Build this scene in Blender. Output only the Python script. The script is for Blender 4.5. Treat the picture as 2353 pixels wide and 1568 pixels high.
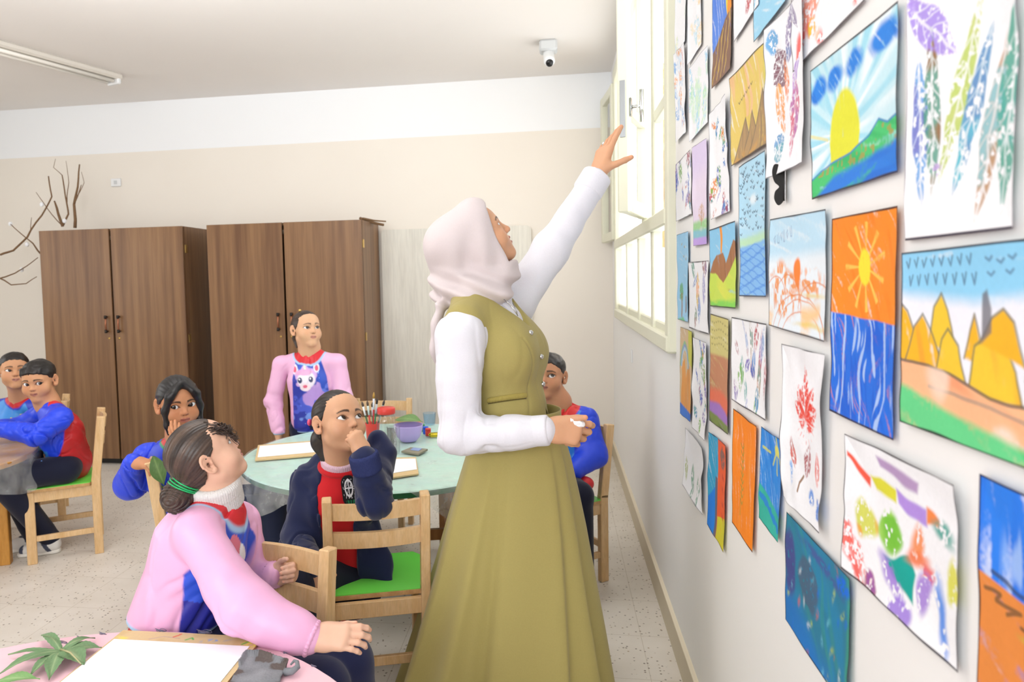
import bpy, bmesh, math, random
import numpy as np
from mathutils import Vector, Matrix

for _o in list(bpy.data.objects):
    bpy.data.objects.remove(_o, do_unlink=True)
SC = bpy.context.scene
COL = SC.collection

# ---------------------------------------------------------------- camera
# metric room: x right, y into the room, z up; floor z=0
CAM_H = 1.38
CF, CPX, CPY = 1617.82, 1042.2, 738.45        # focal length and principal point in pixels of 2353x1568
CRX, CRY, CRZ = 1.5124, 0.022, 0.1458
cam_d = bpy.data.cameras.new('camera')
cam = bpy.data.objects.new('camera', cam_d)
COL.objects.link(cam)
cam.location = (0, 0, CAM_H)
cam.rotation_euler = (CRX, CRY, CRZ)
cam_d.sensor_width = 36.0
cam_d.lens = CF / 2353 * 36.0
cam_d.shift_x = (1176.5 - CPX) / 2353
cam_d.shift_y = -(784 - CPY) / 2353
cam_d.clip_start = 0.02
cam_d.dof.use_dof = True
cam_d.dof.focus_distance = 1.95
cam_d.dof.aperture_fstop = 5.6
SC.camera = cam

# ---------------------------------------------------------------- daylight and exposure
world = bpy.data.worlds.new('daylight')
SC.world = world
world.use_nodes = True
bg = world.node_tree.nodes['Background']
bg.inputs['Color'].default_value = (0.97, 0.985, 1.0, 1)
bg.inputs['Strength'].default_value = 3.0


def area_light(name, loc, target, sx, sy, power, color=(1, 1, 1)):
    d = bpy.data.lights.new(name, 'AREA')
    d.shape = 'RECTANGLE'
    d.size, d.size_y, d.energy, d.color = sx, sy, power, color
    o = bpy.data.objects.new(name, d)
    COL.objects.link(o)
    o.location = loc
    o.rotation_euler = (Vector(target) - Vector(loc)).to_track_quat('-Z', 'Y').to_euler()
    return o


# unseen area lights added as fill; two of them aim at the ceiling
area_light('added_fill', (-2.0, -2.7, 1.9), (-0.9, 3.0, 1.1), 4.2, 1.7, 62, (0.965, 0.98, 1.0))
area_light('added_fill', (-0.1, -2.7, 2.0), (-0.3, 3.0, 0.6), 0.9, 1.5, 22, (0.965, 0.98, 1.0))  # extra fill added for the floor and lower right wall
area_light('added_fill', (-5.2, 2.6, 1.6), (0.0, 3.0, 0.9), 2.6, 1.4, 26, (0.965, 0.98, 1.0))  # added to even out the far end; the wall here is solid
area_light('added_ceiling_bounce', (-1.2, -1.2, 1.9), (-1.3, 2.0, 2.95), 1.2, 1.0, 26, (0.97, 0.985, 1.0))  # added to brighten the ceiling
area_light('added_uplight', (-1.6, 2.1, 2.5), (-1.6, 2.4, 2.95), 1.6, 1.0, 40, (0.97, 0.985, 1.0))  # added above the view, turns the ceiling into a soft top source
# sun raking along the outside of the window wall
_s = bpy.data.lights.new('sun', 'SUN')
_s.energy, _s.angle = 4.0, 0.01
_so = bpy.data.objects.new('sun', _s)
COL.objects.link(_so)
_so.rotation_euler = Vector((-0.05, 1.0, -0.45)).to_track_quat('-Z', 'Y').to_euler()

SC.view_settings.view_transform = 'Standard'
SC.view_settings.look = 'None'
SC.view_settings.gamma = 1.0
SC.view_settings.use_curve_mapping = False
SC.view_settings.exposure = 0.12
# ---------------------------------------------------------------- geometry helpers
V3 = lambda *a: np.array(a, float)


def _rot(rx, ry, rz):
    cx, sx, cy, sy, cz, sz = math.cos(rx), math.sin(rx), math.cos(ry), math.sin(ry), math.cos(rz), math.sin(rz)
    Rx = np.array([[1, 0, 0], [0, cx, -sx], [0, sx, cx]])
    Ry = np.array([[cy, 0, sy], [0, 1, 0], [-sy, 0, cy]])
    Rz = np.array([[cz, -sz, 0], [sz, cz, 0], [0, 0, 1]])
    return Rz @ Ry @ Rx


_R = _rot(CRX, CRY, CRZ)


def _ray(px, py):
    return _R @ np.array([(px - CPX) / CF, -(py - CPY) / CF, -1.0])


def at(px, py, Y):          # measured point of the photo at room depth Y
    r = _ray(px, py)
    return np.array([0, 0, CAM_H]) + r * (Y / r[1])


def onz(px, py, z=0.0):     # ... on a horizontal plane
    r = _ray(px, py)
    return np.array([0, 0, CAM_H]) + r * ((z - CAM_H) / r[2])


def onx(px, py, X):         # ... on a plane parallel to the right wall
    r = _ray(px, py)
    return np.array([0, 0, CAM_H]) + r * (X / r[0])


def lin(c):
    """'#rrggbb' or 0-255 triple to linear floats"""
    if isinstance(c, str):
        c = [int(c[i:i + 2], 16) for i in (1, 3, 5)]
    a = np.asarray(c, float) / 255.0
    return np.where(a <= 0.04045, a / 12.92, ((a + 0.055) / 1.055) ** 2.4)


def nrm(v):
    v = np.asarray(v, float)
    return v / (np.linalg.norm(v) + 1e-12)


def sst(a, b, x):
    t = np.clip((x - a) / (b - a), 0, 1)
    return t * t * (3 - 2 * t)


_rng = np.random.RandomState(7)
_NT = _rng.rand(32, 32, 32).astype(np.float32)


def noise(P, f=1.0, s=0.0):
    """value noise, about -1..1"""
    q = P * f + s
    i = np.floor(q).astype(np.int64)
    u = q - i
    u = u * u * (3 - 2 * u)
    i &= 31
    j = (i + 1) & 31
    x0, y0, z0, x1, y1, z1 = i[..., 0], i[..., 1], i[..., 2], j[..., 0], j[..., 1], j[..., 2]
    ux, uy, uz = u[..., 0], u[..., 1], u[..., 2]
    a = _NT[x0, y0, z0] * (1 - ux) + _NT[x1, y0, z0] * ux
    b = _NT[x0, y1, z0] * (1 - ux) + _NT[x1, y1, z0] * ux
    c = _NT[x0, y0, z1] * (1 - ux) + _NT[x1, y0, z1] * ux
    d = _NT[x0, y1, z1] * (1 - ux) + _NT[x1, y1, z1] * ux
    return ((a * (1 - uy) + b * uy) * (1 - uz) + (c * (1 - uy) + d * uy) * uz) * 2 - 1


def new_mesh(name, verts, faces, mats, parent=None, smooth=True, colors=None, mat_idx=None, loc=None):
    """verts Nx3, faces Nx4 / Nx3 array or list of lists -> linked object"""
    me = bpy.data.meshes.new(name)
    verts = np.asarray(verts, np.float32)
    if isinstance(faces, np.ndarray):
        nf, k = faces.shape
        me.vertices.add(len(verts))
        me.vertices.foreach_set('co', verts.ravel())
        me.loops.add(nf * k)
        me.loops.foreach_set('vertex_index', faces.ravel().astype(np.int32))
        me.polygons.add(nf)
        me.polygons.foreach_set('loop_start', np.arange(0, nf * k, k, dtype=np.int32))
        me.polygons.foreach_set('loop_total', np.full(nf, k, np.int32))
        me.update(calc_edges=True)
    else:
        me.from_pydata([tuple(map(float, v)) for v in verts], [], [list(map(int, f)) for f in faces])
        me.update()
    me.polygons.foreach_set('use_smooth', np.full(len(me.polygons), bool(smooth)))
    if mat_idx is not None:
        me.polygons.foreach_set('material_index', np.asarray(mat_idx, np.int32))
    for m in (mats if isinstance(mats, (list, tuple)) else [mats]):
        me.materials.append(m)
    if colors is not None:
        ca = me.color_attributes.new('Col', 'FLOAT_COLOR', 'POINT')
        c4 = np.ones((len(verts), 4), np.float32)
        c4[:, :3] = colors
        ca.data.foreach_set('color', c4.ravel())
    me.validate()
    o = bpy.data.objects.new(name, me)
    COL.objects.link(o)
    if parent is not None:
        o.parent = parent
        o.matrix_parent_inverse = parent.matrix_basis.inverted()
    return o


def empty(name, loc, rz=0.0):
    o = bpy.data.objects.new(name, None)
    COL.objects.link(o)
    o.empty_display_size = 0.05
    o.location = loc
    o.rotation_euler = (0, 0, rz)
    return o


def tag(o, label, cat, group=None, kind=None):
    o['label'] = label
    o['category'] = cat
    if group:
        o['group'] = group
    if kind:
        o['kind'] = kind
    return o


def struct(o):
    o['kind'] = 'structure'
    return o


class MB:
    """collects boxes, bars, tubes, lathes and sheets; build() links them as one mesh"""

    def __init__(s):
        s.v, s.f, s.m = [], [], []
        s.n = 0

    def add(s, v, f, mi=0):
        v = np.asarray(v, float)
        s.v.append(v)
        for q in f:
            s.f.append([i + s.n for i in q])
            s.m.append(mi)
        s.n += len(v)
        return s

    def box(s, c, d, rot=None, bev=0.0, mi=0):
        """centre, full size, 3x3 rotation, chamfer"""
        h = np.asarray(d, float) / 2
        b = min(bev, h.min() * 0.9)
        if b <= 0:
            v = np.array([[x, y, z] for x in (-1, 1) for y in (-1, 1) for z in (-1, 1)], float) * h
            f = [(0, 1, 3, 2), (4, 6, 7, 5), (0, 4, 5, 1), (2, 3, 7, 6), (0, 2, 6, 4), (1, 5, 7, 3)]
        else:
            v, idx = [], {}
            for x in (-1, 1):
                for y in (-1, 1):
                    for z in (-1, 1):
                        for a in range(3):
                            p = np.array([x, y, z]) * (h - b)
                            p[a] += (x, y, z)[a] * b
                            idx[(x, y, z, a)] = len(v)
                            v.append(p)
            f = []
            for a in range(3):
                o1, o2 = (a + 1) % 3, (a + 2) % 3
                for sg in (-1, 1):
                    q = []
                    for (p1, p2) in ((-1, -1), (1, -1), (1, 1), (-1, 1)):
                        k = [0, 0, 0]
                        k[a], k[o1], k[o2] = sg, p1, p2
                        q.append(idx[(*k, a)])
                    f.append(q if sg > 0 else q[::-1])
                for s1 in (-1, 1):
                    for s2 in (-1, 1):
                        k0, k1 = [0, 0, 0], [0, 0, 0]
                        k0[a], k1[a] = -1, 1
                        k0[o1] = k1[o1] = s1
                        k0[o2] = k1[o2] = s2
                        q = [idx[(*k0, o1)], idx[(*k0, o2)], idx[(*k1, o2)], idx[(*k1, o1)]]
                        f.append(q[::-1] if s1 * s2 > 0 else q)
            for x in (-1, 1):
                for y in (-1, 1):
                    for z in (-1, 1):
                        q = [idx[(x, y, z, a)] for a in range(3)]
                        f.append(q if x * y * z > 0 else q[::-1])
        v = np.array(v)
        if rot is not None:
            v = v @ np.asarray(rot).T
        return s.add(v + np.asarray(c, float), f, mi)

    def bar(s, a, b, w, t, up=(0, 0, 1), bev=0.0, mi=0):
        """rectangular bar from a to b; w across 'side', t along 'up'"""
        a, b = np.asarray(a, float), np.asarray(b, float)
        y = nrm(b - a)
        x = np.cross(y, up)
        if np.linalg.norm(x) < 1e-6:
            x = np.cross(y, (1, 0, 0))
        x = nrm(x)
        z = np.cross(x, y)
        return s.box((a + b) / 2, (w, np.linalg.norm(b - a), t), np.stack([x, y, z], 1), bev, mi)

    def tube(s, pts, r, n=8, mi=0, cap=True):
        pts = np.asarray(pts, float)
        r = np.broadcast_to(np.asarray(r, float), (len(pts),))
        t = np.gradient(pts, axis=0)
        t /= np.linalg.norm(t, axis=1)[:, None] + 1e-12
        ref = V3(0, 0, 1) if abs(t[0][2]) < 0.9 else V3(1, 0, 0)
        u = nrm(np.cross(t[0], ref))
        v = []
        ang = np.linspace(0, 2 * np.pi, n, endpoint=False)
        for i in range(len(pts)):
            u = nrm(u - t[i] * (u @ t[i]))
            w = np.cross(t[i], u)
            v.append(pts[i] + r[i] * (np.cos(ang)[:, None] * u + np.sin(ang)[:, None] * w))
        v = np.concatenate(v)
        f = [(i * n + k, i * n + (k + 1) % n, (i + 1) * n + (k + 1) % n, (i + 1) * n + k) for i in range(len(pts) - 1) for k in range(n)]
        if cap:
            f.append(tuple(range(n))[::-1])
            f.append(tuple((len(pts) - 1) * n + k for k in range(n)))
        return s.add(v, f, mi)

    def lathe(s, prof, c=(0, 0, 0), n=32, rot=None, mi=0):
        """prof: list of (r, z)"""
        ang = np.linspace(0, 2 * np.pi, n, endpoint=False)
        v = np.concatenate([np.stack([r * np.cos(ang), r * np.sin(ang), np.full(n, z)], 1) for r, z in prof])
        f = [(i * n + k, i * n + (k + 1) % n, (i + 1) * n + (k + 1) % n, (i + 1) * n + k) for i in range(len(prof) - 1) for k in range(n)]
        f.append(tuple(range(n))[::-1])
        f.append(tuple((len(prof) - 1) * n + k for k in range(n)))
        if rot is not None:
            v = v @ np.asarray(rot).T
        return s.add(v + np.asarray(c, float), f, mi)

    def prism(s, poly, z0, z1, mi=0):
        n = len(poly)
        v = [(x, y, z0) for x, y in poly] + [(x, y, z1) for x, y in poly]
        f = [tuple(range(n))[::-1], tuple(range(n, 2 * n))] + [(i, (i + 1) % n, n + (i + 1) % n, n + i) for i in range(n)]
        return s.add(v, f, mi)

    def build(s, name, mats, parent=None, smooth=False, colors=None):
        o = new_mesh(name, np.concatenate(s.v), s.f, mats, parent, smooth, colors, s.m)
        return o


# ---------------------------------------------------------------- signed-distance modelling (bodies, clothes, hair)
class SDF:
    def __init__(s):
        s.ops = []

    def op(s, fn, lo, hi, k=0.0, kind='u'):
        s.ops.append((fn, np.minimum(lo, hi), np.maximum(lo, hi), k, kind))
        return s

    def cap(s, a, b, r1, r2=None, k=0.01, kind='u', flat=None):
        """tapered capsule; flat=(axis, factor) squashes the section along an axis"""
        a, b = np.asarray(a, float), np.asarray(b, float)
        r2 = r1 if r2 is None else r2
        ba = b - a
        L2 = ba @ ba + 1e-12
        if flat is not None:
            ax, fac = nrm(flat[0]), flat[1]
        R = max(r1, r2) * (1.0 if flat is None else max(1.0, flat[1]))

        def fn(P):
            q = P - a
            t = np.clip(q @ ba / L2, 0, 1)
            w = q - t[..., None] * ba
            if flat is not None:
                c = w @ ax
                w = w + (c * (1 / fac - 1))[..., None] * ax
                return (np.sqrt((w * w).sum(-1)) - (r1 + (r2 - r1) * t)) * min(1, fac)
            return np.sqrt((w * w).sum(-1)) - (r1 + (r2 - r1) * t)
        return s.op(fn, np.minimum(a, b) - R, np.maximum(a, b) + R, k, kind)

    def chain(s, pts, rs, k=0.01, kind='u', flat=None):
        for i in range(len(pts) - 1):
            s.cap(pts[i], pts[i + 1], rs[i], rs[i + 1], k, kind, flat)
        return s

    def ell(s, c, r, M=None, k=0.01, kind='u'):
        c, r = np.asarray(c, float), np.asarray(r, float)
        R = r.max()
        m = r.min()

        def fn(P):
            q = P - c
            if M is not None:
                q = q @ M
            w = q / r
            l = np.sqrt((w * w).sum(-1))
            g = np.sqrt(((w / r) ** 2).sum(-1)) + 1e-9
            return np.where(l < 1e-4, -m, l * (l - 1) / g)
        return s.op(fn, c - R, c + R, k, kind)

    def rbox(s, c, h, M=None, rad=0.01, k=0.01, kind='u'):
        c, h = np.asarray(c, float), np.asarray(h, float)
        R = np.linalg.norm(h) + rad

        def fn(P):
            q = P - c
            if M is not None:
                q = q @ M
            w = np.abs(q) - h
            return np.sqrt((np.maximum(w, 0) ** 2).sum(-1)) + np.minimum(w.max(-1), 0) - rad
        return s.op(fn, c - R, c + R, k, kind)

    def disp(s, fn, lo=None, hi=None):
        lo = np.full(3, -99.0) if lo is None else np.asarray(lo, float)
        hi = np.full(3, 99.0) if hi is None else np.asarray(hi, float)
        return s.op(fn, lo, hi, 0, 'd')

    @staticmethod
    def _comb(d, e, k, kind):
        if kind == 'u':
            if k > 0:
                h = np.maximum(k - np.abs(d - e), 0) / k
                return np.minimum(d, e) - h * h * k * 0.25
            return np.minimum(d, e)
        if kind == 's':
            e = -e
        elif kind != 'i':
            return d + e
        if k > 0:
            h = np.maximum(k - np.abs(d - e), 0) / k
            return np.maximum(d, e) + h * h * k * 0.25
        return np.maximum(d, e)

    def eval(s, P, cull=None):
        """P (B, n, 3) blocks; cull = block radius (skips primitives far from a block)"""
        d = np.full(P.shape[:-1], 9.0)
        if cull is not None:
            cen = P.mean(1)
        for fn, lo, hi, k, kind in s.ops:
            if cull is None:
                if kind == 'd':
                    continue
                d = s._comb(d, fn(P), k, kind)
            else:
                m = 2.0 * k + cull + .006 if kind != 'i' else 1e9
                sel = np.all((cen > lo - m) & (cen < hi + m), 1)
                if sel.any():
                    d[sel] = s._comb(d[sel], fn(P[sel]), k, kind)
        return d

    def bounds(s):
        lo = np.min([o[1] for o in s.ops if o[4] == 'u'], 0)
        hi = np.max([o[2] for o in s.ops if o[4] == 'u'], 0)
        return lo, hi

    def mesh(s, h):
        """surface nets on sparse 8-cell blocks -> verts, quads"""
        lo, hi = s.bounds()
        lo = lo - 4 * h
        nb = np.ceil((hi + 4 * h - lo) / (8 * h)).astype(int)
        B = 8 * h
        bx = np.stack(np.meshgrid(*[np.arange(n) for n in nb], indexing='ij'), -1).reshape(-1, 3)
        cen = lo + (bx + 0.5) * B
        dc = s.eval(cen[:, None, :])[:, 0]
        keep = np.abs(dc) < B * 1.4 + 0.014
        bx = bx[keep]
        g = np.stack(np.meshgrid(*[np.arange(9)] * 3, indexing='ij'), -1).reshape(-1, 3)
        N = nb * 8 + 2
        D = np.empty((len(bx), 9, 9, 9), np.float32)
        CH = 1500
        for c0 in range(0, len(bx), CH):
            b = bx[c0:c0 + CH]
            P = lo + (b[:, None, :] * 8 + g[None]) * h
            D[c0:c0 + CH] = s.eval(P, cull=B * 0.87 + 0.004).reshape(-1, 9, 9, 9)
        D[np.abs(D) < 2e-5] = 2e-5
        # cell vertices
        corners = [(i, j, k) for i in (0, 1) for j in (0, 1) for k in (0, 1)]
        cv = np.stack([D[:, i:i + 8, j:j + 8, k:k + 8] for i, j, k in corners], -1)
        mix = (cv.min(-1) < 0) & (cv.max(-1) >= 0)
        bi, ci, cj, ck = np.nonzero(mix)
        c8 = cv[bi, ci, cj, ck].astype(float)
        acc = np.zeros((len(bi), 3))
        cnt = np.zeros(len(bi))
        cr = np.array(corners, float)
        for a in range(8):
            for b in range(a + 1, 8):
                if np.abs(cr[a] - cr[b]).sum() == 1:
                    x = (c8[:, a] < 0) != (c8[:, b] < 0)
                    t = c8[x, a] / (c8[x, a] - c8[x, b])
                    acc[x] += cr[a] + t[:, None] * (cr[b] - cr[a])
                    cnt[x] += 1
        gc = bx[bi] * 8 + np.stack([ci, cj, ck], 1)
        verts = lo + (gc + acc / cnt[:, None]) * h
        key = (gc[:, 0] * N[1] + gc[:, 1]) * N[2] + gc[:, 2]
        order = np.argsort(key)
        skey = key[order]

        def find(c):
            kk = (c[:, 0] * N[1] + c[:, 1]) * N[2] + c[:, 2]
            p = np.clip(np.searchsorted(skey, kk), 0, len(skey) - 1)
            return np.where(skey[p] == kk, order[p], -1)
        quads = []
        for ax in range(3):
            A = D[:, :8, :8, :8]
            sl = [slice(0, 8)] * 3
            sl[ax] = slice(1, 9)
            Bv = D[:, sl[0], sl[1], sl[2]]
            x = (A < 0) != (Bv < 0)
            b, i, j, k = np.nonzero(x)
            base = bx[b] * 8 + np.stack([i, j, k], 1)
            neg = A[b, i, j, k] < 0
            o1, o2 = (ax + 1) % 3, (ax + 2) % 3
            e1, e2 = np.zeros(3, int), np.zeros(3, int)
            e1[o1] = 1
            e2[o2] = 1
            q = np.stack([find(base - e1 - e2), find(base - e2), find(base), find(base - e1)], 1)
            q[~neg] = q[~neg][:, ::-1]
            quads.append(q[(q >= 0).all(1)])
        q = np.concatenate(quads)
        # one light smoothing pass
        for lam in (0.5, -0.3):
            s_ = np.zeros_like(verts)
            n_ = np.zeros(len(verts))
            for a in range(4):
                for b_ in ((a + 1) % 4, (a + 3) % 4):
                    np.add.at(s_, q[:, a], verts[q[:, b_]])
                    np.add.at(n_, q[:, a], 1)
            ok = n_ > 0
            verts[ok] += lam * (s_[ok] / n_[ok][:, None] - verts[ok])
        return verts, q

    def build(s, name, h, mat, parent=None, col=None):
        v, q = s.mesh(h)
        # close any pinholes left at block borders
        e = np.sort(np.stack([q, np.roll(q, -1, 1)], -1).reshape(-1, 2), 1).astype(np.int64)
        ek = e[:, 0] * len(v) + e[:, 1]
        uq, cnt = np.unique(ek, return_counts=True)
        if (cnt == 1).any():
            nx = {}
            dirs = np.stack([q, np.roll(q, -1, 1)], -1).reshape(-1, 2)
            for a, b in dirs[np.isin(ek, uq[cnt == 1])]:
                nx.setdefault(int(b), int(a))
            extra = []
            while nx:
                a0, a = next(iter(nx.items()))
                loop = [a0]
                nx.pop(a0)
                while a != a0 and a in nx and len(loop) < 60:
                    loop.append(a)
                    a = nx.pop(a)
                if a == a0 and 3 <= len(loop) < 60:
                    for i in range(1, len(loop) - 1):
                        extra.append((loop[0], loop[i], loop[i + 1], loop[i + 1]))
            if extra:
                c0 = len(v)
                ex = []
                for t3 in extra:
                    v = np.concatenate([v, v[[t3[1], t3[2]]].mean(0)[None]])
                    ex.append((t3[0], t3[1], c0, t3[2]))
                    c0 += 1
                q = np.concatenate([q, np.array(ex)])
        c = None
        if col is not None:
            c = col(v) if callable(col) else np.tile(col, (len(v), 1))
        return new_mesh(name, v, q, mat, parent, True, c)


def frame(fwd, up):
    """columns: right-hand side, forward, up"""
    f = nrm(fwd)
    x = nrm(np.cross(f, up))
    return np.stack([x, f, np.cross(x, f)], 1)
# ---------------------------------------------------------------- materials (all procedural)
def _nt(name):
    m = bpy.data.materials.new(name)
    m.use_nodes = True
    t = m.node_tree
    return m, t, t.nodes['Principled BSDF']


def _n(t, typ, **kw):
    n = t.nodes.new(typ)
    for k, v in kw.items():
        if k.startswith('i_'):
            n.inputs[k[2:].replace('_', ' ')].default_value = v
        else:
            setattr(n, k, v)
    return n


def _mix(t, fac, a, b, blend='MIX'):
    n = t.nodes.new('ShaderNodeMix')
    n.data_type = 'RGBA'
    n.blend_type = blend
    for sock, val in ((n.inputs[0], fac), (n.inputs[6], a), (n.inputs[7], b)):
        if hasattr(val, 'is_output'):
            t.links.new(val, sock)
        elif isinstance(val, (int, float)):
            sock.default_value = val
        else:
            sock.default_value = (*val, 1) if len(val) == 3 else val
    return n.outputs[2]


def _coord(t, scale=(1, 1, 1), kind='Object', rot=(0, 0, 0)):
    tc = t.nodes.new('ShaderNodeTexCoord')
    mp = t.nodes.new('ShaderNodeMapping')
    mp.inputs['Scale'].default_value = scale
    mp.inputs['Rotation'].default_value = rot
    t.links.new(tc.outputs[kind], mp.inputs['Vector'])
    return mp.outputs['Vector']


def _noise(t, vec, scale, detail=3, rough=0.5):
    n = t.nodes.new('ShaderNodeTexNoise')
    n.inputs['Scale'].default_value = scale
    n.inputs['Detail'].default_value = detail
    n.inputs['Roughness'].default_value = rough
    t.links.new(vec, n.inputs['Vector'])
    return n.outputs['Fac']


def _ramp(t, fac, stops):
    r = t.nodes.new('ShaderNodeValToRGB')
    e = r.color_ramp.elements
    while len(e) < len(stops):
        e.new(0.5)
    for k, (p, c) in enumerate(stops):
        e[k].position = p
        e[k].color = (*c, 1)
    t.links.new(fac, r.inputs['Fac'])
    return r.outputs['Color']


def _bump(t, bs, fac, strength=0.1, dist=0.002):
    b = t.nodes.new('ShaderNodeBump')
    b.inputs['Strength'].default_value = strength
    b.inputs['Distance'].default_value = dist
    t.links.new(fac, b.inputs['Height'])
    t.links.new(b.outputs['Normal'], bs.inputs['Normal'])


def mat_plain(name, c, rough=0.5, var=0.04, scale=30, bump=0.0, spec=0.4, metal=0.0, sss=0.0):
    m, t, b = _nt(name)
    c = lin(c)
    f = _noise(t, _coord(t), scale)
    t.links.new(_mix(t, f, tuple(c * (1 - var)), tuple(np.minimum(c * (1 + var), 1))), b.inputs['Base Color'])
    b.inputs['Roughness'].default_value = rough
    b.inputs['Specular IOR Level'].default_value = spec
    b.inputs['Metallic'].default_value = metal
    if bump:
        _bump(t, b, f, bump)
    if sss:
        b.inputs['Subsurface Weight'].default_value = sss
        b.inputs['Subsurface Radius'].default_value = (0.012, 0.005, 0.003)
        b.inputs['Subsurface Scale'].default_value = 0.6
    return m


def mat_vc(name, rough=0.6, var=0.04, scale=60, bump=0.0, spec=0.3, sss=0.0, sheen=0.0, fold=0.0, fscale=7.0):
    """colours come from the object's own 'Col' attribute, broken up with noise"""
    m, t, b = _nt(name)
    a = _n(t, 'ShaderNodeVertexColor', layer_name='Col')
    f = _noise(t, _coord(t), scale)
    g = _ramp(t, f, [(0.25, (1 - var,) * 3), (0.75, (1.0,) * 3)])
    t.links.new(_mix(t, 1.0, a.outputs['Color'], g, 'MULTIPLY'), b.inputs['Base Color'])
    b.inputs['Roughness'].default_value = rough
    b.inputs['Specular IOR Level'].default_value = spec
    if fold:                                      # creased cloth
        r = _n(t, 'ShaderNodeTexNoise', noise_type='RIDGED_MULTIFRACTAL')
        r.inputs['Scale'].default_value = fscale
        r.inputs['Detail'].default_value = 2.0
        r.inputs['Distortion'].default_value = 0.8
        t.links.new(_coord(t, (1.0, 1.0, 0.55), 'Object', (0.3, 0.5, 0.2)), r.inputs['Vector'])
        b1 = t.nodes.new('ShaderNodeBump')
        b1.inputs['Strength'].default_value = fold
        b1.inputs['Distance'].default_value = 0.02
        t.links.new(r.outputs['Fac'], b1.inputs['Height'])
        b2 = t.nodes.new('ShaderNodeBump')
        b2.inputs['Strength'].default_value = bump
        b2.inputs['Distance'].default_value = 0.002
        t.links.new(f, b2.inputs['Height'])
        t.links.new(b1.outputs['Normal'], b2.inputs['Normal'])
        t.links.new(b2.outputs['Normal'], b.inputs['Normal'])
    elif bump:
        _bump(t, b, f, bump)
    if sheen:
        b.inputs['Sheen Weight'].default_value = sheen
    if sss:
        b.inputs['Subsurface Weight'].default_value = sss
        b.inputs['Subsurface Radius'].default_value = (0.010, 0.004, 0.002)
        b.inputs['Subsurface Scale'].default_value = 0.5
    return m


def mat_wood(name, c0, c1, scale=(6, 6, 0.7), rough=0.45, rings=9.0, kind='Object'):
    m, t, b = _nt(name)
    v = _coord(t, scale, kind)
    f = _noise(t, v, rings, 4, 0.55)
    f2 = _noise(t, v, rings * 5, 2, 0.5)
    c = _ramp(t, f, [(0.3, tuple(lin(c0))), (0.7, tuple(lin(c1)))])
    g = _ramp(t, f2, [(0.3, (0.9,) * 3), (0.6, (1,) * 3)])
    t.links.new(_mix(t, 1.0, c, g, 'MULTIPLY'), b.inputs['Base Color'])
    b.inputs['Roughness'].default_value = rough
    b.inputs['Specular IOR Level'].default_value = 0.35
    return m


def mat_glass(name, tint=(1, 1, 1), gloss=0.02, rough=0.02):
    m, t, b = _nt(name)
    tr = _n(t, 'ShaderNodeBsdfTransparent')
    tr.inputs['Color'].default_value = (*tint, 1)
    gl = _n(t, 'ShaderNodeBsdfGlossy')
    gl.inputs['Roughness'].default_value = rough
    mx = _n(t, 'ShaderNodeMixShader')
    fr = _n(t, 'ShaderNodeLayerWeight')
    fr.inputs['Blend'].default_value = 0.5
    pw = _n(t, 'ShaderNodeMath', operation='POWER')
    pw.inputs[1].default_value = 6.0
    t.links.new(fr.outputs['Facing'], pw.inputs[0])
    ad = _n(t, 'ShaderNodeMath', operation='MULTIPLY_ADD')
    ad.inputs[1].default_value = 0.25
    ad.inputs[2].default_value = gloss
    t.links.new(pw.outputs[0], ad.inputs[0])
    t.links.new(ad.outputs[0], mx.inputs[0])
    t.links.new(tr.outputs[0], mx.inputs[1])
    t.links.new(gl.outputs[0], mx.inputs[2])
    t.links.new(mx.outputs[0], t.nodes['Material Output'].inputs[0])
    return m


def mat_film(name):
    """thin wrinkled clear-plastic sheet"""
    m, t, b = _nt(name)
    v = _coord(t)
    f = _noise(t, v, 14, 4, 0.6)
    tr = _n(t, 'ShaderNodeBsdfTransparent')
    tr.inputs['Color'].default_value = (0.97, 0.98, 0.98, 1)
    b.inputs['Base Color'].default_value = (0.78, 0.80, 0.80, 1)
    b.inputs['Roughness'].default_value = 0.18
    b.inputs['Specular IOR Level'].default_value = 0.8
    _bump(t, b, f, 0.6, 0.01)
    mx = _n(t, 'ShaderNodeMixShader')
    r = _ramp(t, f, [(0.3, (0.12,) * 3), (0.75, (0.42,) * 3)])
    t.links.new(r, mx.inputs[0])
    t.links.new(tr.outputs[0], mx.inputs[1])
    t.links.new(b.outputs[0], mx.inputs[2])
    t.links.new(mx.outputs[0], t.nodes['Material Output'].inputs[0])
    return m


M = {}


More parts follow.
